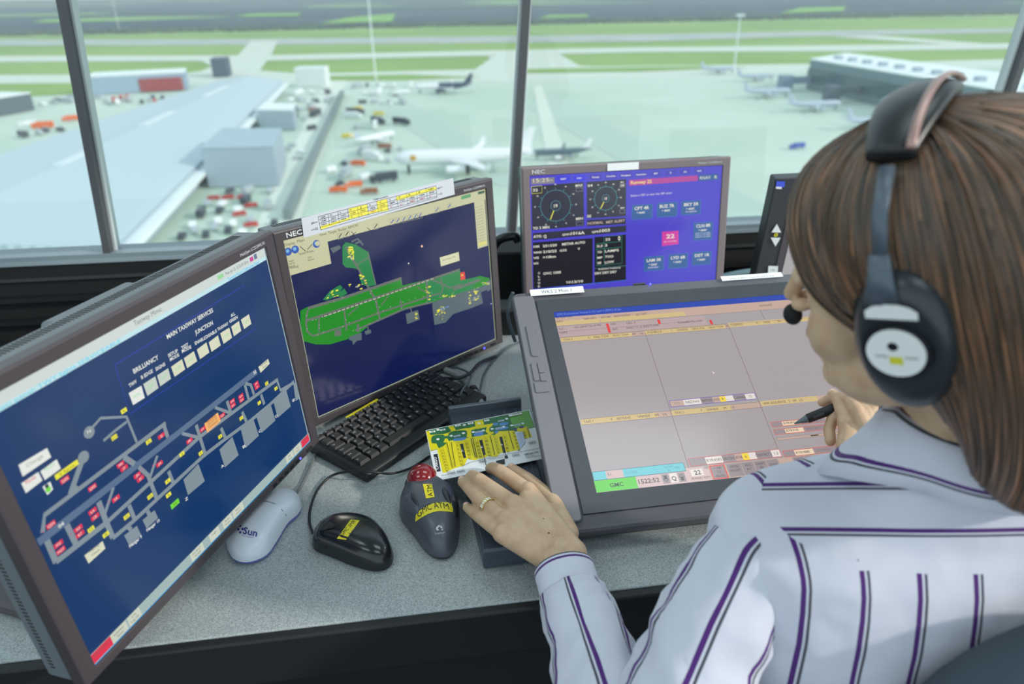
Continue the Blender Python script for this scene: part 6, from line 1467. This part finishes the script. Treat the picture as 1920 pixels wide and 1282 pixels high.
# hair: locks laid from the parting round the skull
def catm(P, t):
    n = len(P) - 1; i = min(int(t * n), n - 1); f = t * n - i
    p0, p1, p2, p3 = P[max(i - 1, 0)], P[i], P[i + 1], P[min(i + 2, n)]
    return .5 * ((2 * p1) + (-p0 + p2) * f + (2 * p0 - 5 * p1 + 4 * p2 - p3) * f * f + (-p0 + 3 * p1 - 3 * p2 + p3) * f ** 3)
GL = [[(0, .036, .131), (-.004, .062, .120), (-.012, .080, .104), (-.026, .088, .080), (-.046, .081, .060), (-.066, .062, .030), (-.080, .030, .006)],
      [(-.004, .028, .134), (-.018, .043, .125), (-.036, .054, .112), (-.053, .059, .090), (-.068, .055, .066), (-.078, .043, .036), (-.086, .018, .004)],
      [(-.010, .010, .138), (-.052, .024, .120), (-.076, .030, .086), (-.084, .024, .046), (-.088, .006, .004), (-.086, -.016, -.040), (-.078, -.030, -.080)],
      [(-.012, -.002, .140), (-.058, -.024, .120), (-.084, -.038, .082), (-.094, -.046, .030), (-.096, -.052, -.030), (-.092, -.052, -.085), (-.084, -.046, -.125)],
      [(-.010, -.012, .140), (-.050, -.060, .120), (-.078, -.086, .080), (-.090, -.100, .020), (-.092, -.104, -.045), (-.088, -.098, -.105), (-.080, -.086, -.150)],
      [(0, -.014, .140), (0, -.070, .128), (0, -.112, .088), (0, -.130, .020), (0, -.134, -.045), (0, -.128, -.110), (0, -.114, -.160)]]
GR = [[(-x, y, z) for x, y, z in g_] for g_ in reversed(GL[:-1])]
GA = [[V(p) for p in g_] for g_ in GL + GR]
rh = random.Random(2)
def hp(u, v, off=0):
    n = len(GA) - 1; cols = [catm(g_, v) for g_ in GA]; p = catm(cols, u)
    c = V((0, -.015, min(.05, p.z))); d = (p - c); d.z *= .6
    return p + d.normalized() * off
hm_ = bpy.data.materials.new('brown_hair'); hm_.use_nodes = True
N = hm_.node_tree.nodes; Lk = hm_.node_tree.links; bs = N['Principled BSDF']; bs.inputs['Roughness'].default_value = .42; bs.inputs['Specular IOR Level'].default_value = .6
uvn = N.new('ShaderNodeUVMap'); mp = N.new('ShaderNodeMapping'); mp.inputs['Scale'].default_value = (620, 3.0, 1); nz = N.new('ShaderNodeTexNoise'); nz.inputs['Scale'].default_value = 1; nz.inputs['Detail'].default_value = 5
rp = N.new('ShaderNodeValToRGB'); E_ = rp.color_ramp.elements; E_[0].position = .34; E_[0].color = (*lin((36, 30, 24)), 1); E_[1].position = .68; E_[1].color = (*lin((172, 122, 86)), 1); e = E_.new(.50); e.color = (*lin((66, 52, 40)), 1)
Lk.new(uvn.outputs[0], mp.inputs[0]); Lk.new(mp.outputs[0], nz.inputs['Vector']); Lk.new(nz.outputs['Fac'], rp.inputs[0]); Lk.new(rp.outputs[0], bs.inputs['Base Color'])
bp = N.new('ShaderNodeBump'); bp.inputs['Strength'].default_value = .5; bp.inputs['Distance'].default_value = .001; Lk.new(nz.outputs['Fac'], bp.inputs['Height']); Lk.new(bp.outputs[0], bs.inputs['Normal'])
b = MB(); NU, NV = 420, 34; vs = []
for j in range(NV + 1):
    v = j / NV
    for i in range(NU + 1):
        u = i / NU; o_f = .0018 * mn.noise(V((u * 26, v * 2, 0))) + .0010 * mn.noise(V((u * 190, v * 4, 5)))
        vs.append(HM @ hp(u, v * (1 - .03 * abs(mn.noise(V((u * 40, 9, 0)))))  , .0005 + o_f))
b.add(vs, [(j * (NU + 1) + i, j * (NU + 1) + i + 1, (j + 1) * (NU + 1) + i + 1, (j + 1) * (NU + 1) + i) for j in range(NV) for i in range(NU)])
b.uv = {j * (NU + 1) + i: (i / NU, j / NV) for j in range(NV + 1) for i in range(NU + 1)}
ho = obj('hair', b, hm_, person, smooth='all', clean=False)
md = ho.modifiers.new('thick', 'SOLIDIFY'); md.thickness = .007; md.offset = 0
# loose locks standing a little off the sheet
b = MB(); base = 0
for k in range(420):
    u0 = rh.uniform(.0, 1); v0 = rh.uniform(0, .3); v1 = rh.uniform(.75, 1.02); off = rh.uniform(.002, .0055); wd_ = rh.uniform(.0004, .0011); du = rh.uniform(-.012, .012)
    pts = [HM @ hp(min(max(u0 + du * t, 0), 1), min(v0 + (v1 - v0) * t, 1), off * (1 - .4 * t)) for t in [i / 14 for i in range(15)]]
    s0 = len(b.v); b.tube(pts, [wd_ * (.4 + 1.2 * sin(pi * min(t / 14 + .1, 1)) ) * (1 if t < 14 else .2) for t in range(15)], 5)
    for q in range(s0, len(b.v)): b.uv[q] = (u0 + ((q - s0) % 5) * .002, .1 + .8 * ((q - s0) // 5) / 15)
obj('loose_locks', b, hm_, person, smooth='all', clean=False)

# shirt
def stripes(name, axis, per, phase=0.0, w1=.09, w2=.05, gap=.13):
    """pairs of a purple and a thinner black line at a fixed period of the fabric's own coordinate"""
    m = bpy.data.materials.new(name); m.use_nodes = True
    N = m.node_tree.nodes; L = m.node_tree.links; bs = N['Principled BSDF']; bs.inputs['Roughness'].default_value = .8; bs.inputs['Specular IOR Level'].default_value = .2; bs.inputs['Sheen Weight'].default_value = .15
    uvn = N.new('ShaderNodeUVMap'); sp = N.new('ShaderNodeSeparateXYZ'); L.new(uvn.outputs[0], sp.inputs[0])
    def M_(op, a, b_=None, c=None):
        n = N.new('ShaderNodeMath'); n.operation = op
        for k, x in enumerate((a, b_, c)):
            if x is None: continue
            if isinstance(x, (int, float)): n.inputs[k].default_value = x
            else: L.new(x, n.inputs[k])
        return n.outputs[0]
    f = M_('FRACT', M_('ADD', M_('DIVIDE', sp.outputs[axis], per), phase))
    p1 = M_('LESS_THAN', f, w1); p2 = M_('MULTIPLY', M_('GREATER_THAN', f, gap), M_('LESS_THAN', f, gap + w2))
    nz = N.new('ShaderNodeTexNoise'); nz.inputs['Scale'].default_value = 14; nz.inputs['Detail'].default_value = 2
    tcn = N.new('ShaderNodeTexCoord'); L.new(tcn.outputs['Object'], nz.inputs['Vector'])
    m1_ = N.new('ShaderNodeMix'); m1_.data_type = 'RGBA'; m1_.inputs[6].default_value = (*lin((200, 202, 215)), 1); m1_.inputs[7].default_value = (*lin((78, 40, 112)), 1); L.new(p1, m1_.inputs[0])
    m2__ = N.new('ShaderNodeMix'); m2__.data_type = 'RGBA'; m2__.inputs[7].default_value = (*lin((72, 74, 84)), 1); L.new(p2, m2__.inputs[0]); L.new(m1_.outputs[2], m2__.inputs[6]); L.new(m2__.outputs[2], bs.inputs['Base Color'])
    bp = N.new('ShaderNodeBump'); bp.inputs['Strength'].default_value = .5; bp.inputs['Distance'].default_value = .018; L.new(nz.outputs['Fac'], bp.inputs['Height']); L.new(bp.outputs[0], bs.inputs['Normal'])
    return m
sB, sY, sS, sC = stripes('shirt_back_stripes', 0, .046, .72), stripes('shirt_yoke_stripes', 1, .050, .99), stripes('shirt_sleeve_stripes', 0, .046, .35), stripes('shirt_cuff_stripe', 1, .06, .27, .05, .03, .09)
TR = [(-.86, .420, .497, .175, .120), (-.74, .415, .500, .172, .112), (-.64, .408, .505, .190, .112), (-.56, .401, .508, .203, .110), (-.51, .398, .510, .208, .106), (-.480, .396, .512, .207, .100), (-.460, .395, .513, .202, .094), (-.447, .396, .514, .190, .088),
      (-.437, .398, .514, .165, .082), (-.430, .400, .514, .138, .076), (-.420, .402, .513, .112, .071), (-.402, .403, .513, .090, .066), (-.380, .402, .512, .078, .063), (-.362, .401, .511, .072, .061)]
def interp(T, z):
    for a, b_ in zip(T, T[1:]):
        if a[0] <= z <= b_[0]:
            f = (z - a[0]) / (b_[0] - a[0]); return [x + (y - x) * f for x, y in zip(a, b_)]
    return T[-1]
b = MB(); NA, NZ_ = 120, 70; vs = []
for j in range(NZ_ + 1):
    z = -.86 + (.86 - .362) * (1 - (1 - j / NZ_) ** 1.35)
    _, cx, cy_, hw, hd_ = interp(TR, min(z, -.362))
    for i in range(NA):
        a = 2 * pi * i / NA; e_ = .82 if sin(a) > 0 else .66; ca, sa = cos(a), sin(a)
        x = cx + hw * abs(ca) ** e_ * (1 if ca > 0 else -1); y = cy_ + hd_ * abs(sa) ** e_ * (1 if sa > 0 else -1)
        f_ = .004 * mn.noise(V((x * 9, y * 6, z * 9))) + .0035 * mn.noise(V((x * 22, y * 10, z * 12 + x * 16)))
        nrm = V((ca * hd_, sa * hw)).normalized(); vs.append(V((x + nrm.x * f_, y + nrm.y * f_, z - .05 * max(0, abs(x - cx) - .1) ** 1 * (1 if z > -.45 else 0))))
fs = [(j * NA + i, j * NA + (i + 1) % NA, (j + 1) * NA + (i + 1) % NA, (j + 1) * NA + i) for j in range(NZ_) for i in range(NA)]
k0 = b.mi(sB); k1 = b.mi(sY)
b.v = vs; b.f = [list(f) for f in fs]
YZ = -.443
def seam(p): return YZ + .03 * abs(p.x - .40)
b.m = [1 if (sum(vs[i].z for i in f) / 4 > seam(vs[f[0]]) and vs[f[0]].y < .56) else 0 for f in fs]
b.uv = {i: (max(p.x, .2245), -(p.y * .8 + p.z)) for i, p in enumerate(vs)}
shirt = obj('shirt', b, None, person, smooth='all', clean=False); md = shirt.modifiers.new('cloth', 'SOLIDIFY'); md.thickness = .0015; md.offset = 0
# stitched seams of the yoke
def surf(px, py, bv_): d = ray(px, py).normalized(); return bv_.ray_cast(V((0, 0, 0)), d)[0]
bvs = BVHTree.FromPolygons(vs, [tuple(f) for f in fs])
# sleeves
def sleeve(name, P, R, mats_, NU=40, NV=90, phase=0, wr=.0035, seed=0, uscale=1.0, ell=1.0):
    pts = [catm([V(p) for p in P], k / NV) for k in range(NV + 1)]
    b = MB(); vs = []; up = V((0, 0, 1)); L = 0; Ls = []
    for i, p in enumerate(pts):
        if i: L += (p - pts[i - 1]).length
        Ls.append(L)
    for i, p in enumerate(pts):
        t = (pts[min(i + 1, NV)] - pts[max(i - 1, 0)]).normalized(); a = t.cross(up).normalized(); u2 = a.cross(t)
        f = i / NV * (len(R) - 1); k = min(int(f), len(R) - 2); r_ = R[k] + (R[k + 1] - R[k]) * (f - k)
        for j in range(NU):
            an = 2 * pi * j / NU
            q = r_ + wr * (mn.noise(V((cos(an) * 1.1 + seed, sin(an) * 1.1, Ls[i] * 26))) + .6 * mn.noise(V((cos(an) * 2 + seed, sin(an) * 2, Ls[i] * 55))))
            vs.append(p + a * (q * cos(an)) + u2 * (q * sin(an) * ell))
    fs = [(i * NU + j, i * NU + (j + 1) % NU, (i + 1) * NU + (j + 1) % NU, (i + 1) * NU + j) for i in range(NV) for j in range(NU)]
    # seam column duplicated for clean fabric coordinates
    vs2 = []; fs2 = []
    for i in range(NV + 1):
        for j in range(NU + 1): vs2.append(vs[i * NU + j % NU])
    for i in range(NV):
        for j in range(NU): fs2.append((i * (NU + 1) + j, i * (NU + 1) + j + 1, (i + 1) * (NU + 1) + j + 1, (i + 1) * (NU + 1) + j))
    b.add(vs2, fs2, mats_[0]); rm = sum(R) / len(R)
    b.uv = {i * (NU + 1) + j: (j / NU * 2 * pi * .046 * uscale + phase, Ls[i]) for i in range(NV + 1) for j in range(NU + 1)}
    o = obj(name, b, None, person, smooth='all', clean=False); md = o.modifiers.new('cloth', 'SOLIDIFY'); md.thickness = .0015; md.offset = 0
    return o
us = (.046 * 6) / (2 * pi * .046)
WQ = ELL.lerp(WRL, .93)
sleeve('sleeve', [SHL + V((.085, .012, .006)), SHL + V((.030, .010, .002)), SHL + V((-.004, -.004, -.010)), SHL.lerp(ELL, .30) + V((-.004, 0, 0)), SHL.lerp(ELL, .7), ELL + V((-.004, -.01, -.004)), ELL.lerp(WRL, .25), ELL.lerp(WRL, .55), ELL.lerp(WRL, .82)], [.030, .041, .049, .053, .053, .053, .050, .044, .037], (sS,), uscale=us, seed=3, wr=.0075)
sleeve('cuff', [ELL.lerp(WRL, .76), ELL.lerp(WRL, .82), ELL.lerp(WRL, .90), ELL.lerp(WRL, .965)], [.036, .0355, .0345, .034], (sC,), NV=20, wr=.0010, ell=.82)
sleeve('sleeve', [SHR + V((-.085, .012, .012)), SHR + V((-.030, .008, .006)), SHR + V((.008, -.008, -.014)), SHR.lerp(ELR, .30), SHR.lerp(ELR, .7), ELR + V((.004, -.01, -.004)), ELR.lerp(WRR, .25), ELR.lerp(WRR, .55), ELR.lerp(WRR, .80)], [.040, .052, .056, .055, .052, .050, .045, .040, .034], (sS,), uscale=us, seed=8, wr=.004)
sleeve('cuff', [ELR.lerp(WRR, .76), ELR.lerp(WRR, .82), ELR.lerp(WRR, .90)], [.0335, .033, .032], (sC,), NV=20, wr=.0010)
# collar: stand and turned-down leaf
b = MB(); NC = 64; CX_ = .405
def cring(r1, r2, z, dx=0, dy=0, rb=None, zb=None):
    out = []
    for k in range(NC + 1):
        a = radians(90 + 14) + (2 * pi - radians(28)) * k / NC; fr_ = min(max((sin(a) + .75) / 1.1, 0), 1); fr_ = fr_ * fr_ * (3 - 2 * fr_)
        ra, rb_, zz = r1, r2, z
        if rb is not None: ra = rb + (r1 - rb) * fr_; rb_ = rb + (r2 - rb) * fr_; zz = zb + (z - zb) * fr_
        out.append(V((CX_ + dx + ra * cos(a), .512 + dy + rb_ * sin(a), zz - .038 * max(0, sin(a)))))
    return out
cr_s = [cring(.070, .066, -.385), cring(.067, .063, -.362), cring(.0635, .060, -.338, -.004), cring(.066, .062, -.330, -.004), cring(.073, .069, -.340, -.003), cring(.088, .083, -.368, -.001, 0, .078, -.352), cring(.104, .096, -.392, 0, 0, .083, -.364), cring(.118, .106, -.411, 0, 0, .088, -.376)]
b.loft(cr_s, False, m=sY); n_ = NC + 1
cv_ = [0, .022, .044, .052, .062, .083, .104, .122]
b.uv = {j * n_ + i: (i / NC * .4, cv_[j] + .002) for j in range(len(cr_s)) for i in range(n_)}
o = obj('collar', b, None, person, smooth='all', clean=False); md = o.modifiers.new('cloth', 'SOLIDIFY'); md.thickness = .002; md.offset = 0
# trousers and lower legs, seated
tm = mat('trousers_navy', (38, 42, 54), .85)
B2 = Blob()
B2.ell((.42, .46, -.93), (.19, .17, .11))
for s_ in (-1, 1): B2.cap([(.42 + s_ * .09, .48, -.93), (.42 + s_ * .12, .90, -.92), (.42 + s_ * .12, .93, -1.30)], [.085, .062, .048], 18)
remeshed('trousers', B2, tm, person, .006, 4)
for s_ in (-1, 1):
    b = MB(); b.rbox((.42 + s_ * .12, .97, -OFF + .037), (.085, .25, .07), .035, 'z', e=.015); obj('shoe', b, blk, person, smooth=True)

# ring on the ring finger
rc = (TIP['r'][0] * .48 + TIP['r'][1] * .52); rd_ = (TIP['r'][1] - TIP['r'][0]).normalized()
rc = K_['r'].lerp(TIP['r'][1], .60)
gold = mat('ring_gold', (216, 196, 140), .18, metal=1.0); dia = mat('ring_silver', (226, 228, 230), .12, metal=1.0)
a_ = rd_.cross(V((0, 0, 1))).normalized(); u_ = a_.cross(rd_)
rg_ = thing('ring', 'gold and silver band ring on the left hand\'s ring finger', 'ring', rc)
for off_, m_, nm in ((-.0022, gold, 'gold_band'), (.0, dia, 'stone_band'), (.0022, gold, 'gold_band')):
    b = MB(); b.tube([rc + rd_ * off_ + a_ * (.0104 * cos(t)) + u_ * (.0104 * sin(t)) for t in [2 * pi * k / 36 for k in range(37)]], .0012, 8); obj(nm, b, m_, rg_, smooth='all')

# pen (stylus)
T0 = pc(445, 732, .0015); T1 = pc(720, 625, .016); ax = (T1 - T0).normalized()
pn = thing('stylus', 'black pen stylus with grey tip held in the right hand', 'stylus', T0)
b = MB(); b.tube([T0, T0 + ax * .003, T0 + ax * .019], [.0010, .0018, .0058], 20); obj('tip_cone', b, mat('pen_grey', (96, 104, 110), .4), pn, smooth=True)
b = MB(); b.tube([T0 + ax * .019, T0 + ax * .021, T0 + ax * .05, T0 + ax * .075, T0 + ax * .155, T0 + ax * .16], [.0062, .0068, .0074, .0068, .0046, .0034], 20); obj('barrel', b, mat('pen_black', (22, 24, 27), .5), pn, smooth=True)
s_ = ax.cross(ray(1530, 775)).normalized(); cu_ = -ray(1530, 775).normalized(); cu_ = (cu_ - ax * cu_.dot(ax)).normalized()
b = MB(); b.tube([T0 + ax * .026 + cu_ * .0064 + s_ * -.002, T0 + ax * .042 + cu_ * .0068 + s_ * -.002], [.0020, .0022], 10); obj('side_switch', b, mat('pen_switch', (46, 48, 52), .35), pn, smooth=True)

# headset
hs_ = thing('headset', 'black headset with white round label on the ear cup, worn over the hair', 'headset', HP)
hk = mat('headset_black', (26, 29, 33), .35); hgrey = mat('headset_slate', (84, 96, 108), .4, metal=.2); hpk = mat('headset_bronze', (170, 140, 134), .35, metal=.6)
def arc(a0, a1, n, R_=.108, dx=0, zc=.052, yo=0.0, rz=.094): return [V((R_ * sin(radians(a0 + (a1 - a0) * k / n)) + dx, yo, zc + rz * cos(radians(a0 + (a1 - a0) * k / n)))) for k in range(n + 1)]
def bandmesh(A, w, t, m, par, name, wf=None):
    b = MB(); rings = []
    for i, p in enumerate(A):
        tn_ = (A[min(i + 1, len(A) - 1)] - A[max(i - 1, 0)]).normalized(); o_n = V((0, 1, 0)).cross(tn_).normalized(); ww = w if wf is None else w * wf(i / (len(A) - 1))
        rings.append([HM @ (p + V((0, ww * cos(q) , 0)) + o_n * (t * sin(q))) for q in [2 * pi * k / 16 for k in range(16)]])
    b.loft(rings, True, True, True); return obj(name, b, m, par, smooth='all')
bandmesh(arc(-34, 34, 28, zc=.054), (.021), .0085, hk, hs_, 'padded_band', lambda t: .75 + .4 * sin(pi * t))
A = arc(-36, 36, 24, R_=.112, zc=.054, rz=.104); bandmesh([p + V((0, -.014, 0)) for p in A], .0030, .0020, hpk, hs_, 'wire_band')
for s_ in (-1, 1):
    bandmesh([V((s_ * .068, 0, .128)), V((s_ * .092, 0, .104)), V((s_ * .102, 0, .070))], .0052, .0028, hgrey, hs_, 'slider')
    bandmesh([V((s_ * .101, 0, .080)), V((s_ * .106, 0, .060)), V((s_ * .108, 0, .046))], .0095, .0034, hgrey, hs_, 'yoke', lambda t: .7 + .5 * t)
    def cupring(x, ry, rz, n=40): return [HM @ V((s_ * x, ry * cos(2 * pi * k / n) * .9 - .008, rz * 1.17 * sin(2 * pi * k / n) + .008)) for k in range(n)]
    b = MB(); b.loft([cupring(.074, .030, .040), cupring(.074, .040, .052), cupring(.084, .043, .055), cupring(.090, .040, .052)], True, True, True); cu = obj('ear_cushion', b, hk, hs_, smooth='all')
    b = MB(); b.loft([cupring(.088, .038, .049), cupring(.098, .037, .048), cupring(.105, .031, .040), cupring(.108, .026, .032), cupring(.107, .0245, .0245)], True, True, True); obj('ear_cup', b, mat('headset_cup', (44, 50, 56), .32), hs_, smooth='all')
    def disc(x, r, zc, yc=-.006, n=32, m_=None, name='disc_label', par=None, th=.0012):
        b = MB(); b.loft([[HM @ V((s_ * (x + d_), yc + r * cos(2 * pi * k / n), zc + r * sin(2 * pi * k / n))) for k in range(n)] for d_ in (-.002, th)], True, True, True); return obj(name, b, m_, hs_, smooth=True)
    disc(.1085, .0225, .008, m_=mat('headset_rim', (30, 33, 38), .3), name='cup_boss'); 
    dl = disc(.1108, .0190, .008, m_=whs, name='round_label'); dl['label'] = 'white round label with yellow mark'
    disc(.1122, .0040, -.016, yc=-.006, m_=Kc, name='label_dot') if False else None
    hd = Draw(HM @ V((s_ * .1122, -.006, .008)), (HM.to_3x3() @ V((0, -s_ * 1.0 if s_ > 0 else 1, 0))) * (1 if s_ < 0 else -1), HM.to_3x3() @ V((0, 0, 1)))
    hd.n = (HM.to_3x3() @ V((s_, 0, 0)))
    hd.polyuv([(.0035 * cos(t) + .001, .0035 * sin(t) + .0062) for t in [2 * pi * k / 16 for k in range(16)]], Kc)
    hd.rectuv(-.0045, -.0085, .004, -.0022, mat('headset_yellow', (216, 212, 50), .5))
    hd.textuv('WKS-', (-.0145, -.0035), (-.0055, -.0035), Kc, .0024); hd.textuv('GMC', (.005, -.0035), (.0135, -.0035), Kc, .0024)
    hd.obj('label_print', hs_)
    hd2 = Draw(HM @ V((s_ * .1062, -.006, .040)), hd.rt, hd.up); hd2.n = hd.n
    hd2.lay = .005
    hd2.polyuv([(-.0165, -.004), (.0165, -.004), (.0165, .002), (.012, .0055), (.005, .0075), (-.005, .0075), (-.012, .0055), (-.0165, .002)], whs)
    hd2.obj('upper_label', hs_)
mic = [V((.100, .028, -.040)), V((.085, .075, -.060)), V((.055, .108, -.055)), V((.008, .117, -.036))]
b = MB(); b.tube([HM @ catm(mic, t / 16) for t in range(17)], .0022, 8); obj('boom', b, hk, hs_, smooth='all')
b = MB(); b.sphere((0, 0, 0), 1, M=HM @ Matrix.Translation((-.002, .117, -.034)) @ Matrix.Diagonal((.0085, .0085, .0105, 1)), nu=18, nv=12); obj('microphone', b, blkm, hs_, smooth='all')

# chair
ch = thing('office_chair', 'dark slate office chair behind the woman, its rounded back at the lower right corner', 'chair', (.46, .42, -OFF))
chm = mat('chair_fabric', (62, 74, 84), .9, bump=(600, .3, .001))
b = MB(); rings = []
for y, s_ in ((.392, .90), (.385, .98), (.368, 1.0), (.350, .98), (.343, .90)):
    rings.append([V((.53 + .225 * s_ * abs(cos(a)) ** .75 * (1 if cos(a) > 0 else -1), y - .12 * (abs(cos(a)) ** 1.5) * 0 - .0, -.655 + .235 * s_ * abs(sin(a)) ** .8 * (1 if sin(a) > 0 else -1))) for a in [2 * pi * k / 48 for k in range(48)]])
b.loft(rings, True, True, True); obj('backrest', b, chm, ch, smooth='all')
b = MB(); b.rbox((.44, .52, -1.02), (.50, .46, .07), .09, 'z', e=.02); obj('seat', b, chm, ch, smooth=True)
b = MB(); b.tube([(.49, .345, -.72), (.49, .32, -.92), (.46, .42, -1.06)], .022, 10); obj('back_bar', b, blk, ch, smooth='all')
b = MB(); b.cyl((.46, .48, -1.05), (.46, .48, -1.30), .03, 16); obj('gas_lift', b, blk, ch, smooth=True)
for k in range(5):
    a = 2 * pi * k / 5 + .3; e_ = V((.46 + .29 * cos(a), .48 + .29 * sin(a), -1.325)); b = MB(); b.tube([(.46, .48, -1.29), e_], [.026, .016], 10); lg = obj('leg', b, blk, ch, smooth=True)
    b = MB(); b.cyl(e_ + V((-.012 * sin(a), .012 * cos(a), -.045)), e_ + V((.012 * sin(a), -.012 * cos(a), -.045)), .029, 16); obj('caster', b, blkm, lg, smooth=True)

# ------------------------------------------------------------------ lift the whole place so that the cab floor is at zero
for o in list(sc.objects):
    if o.parent is None: o.location.z += OFF
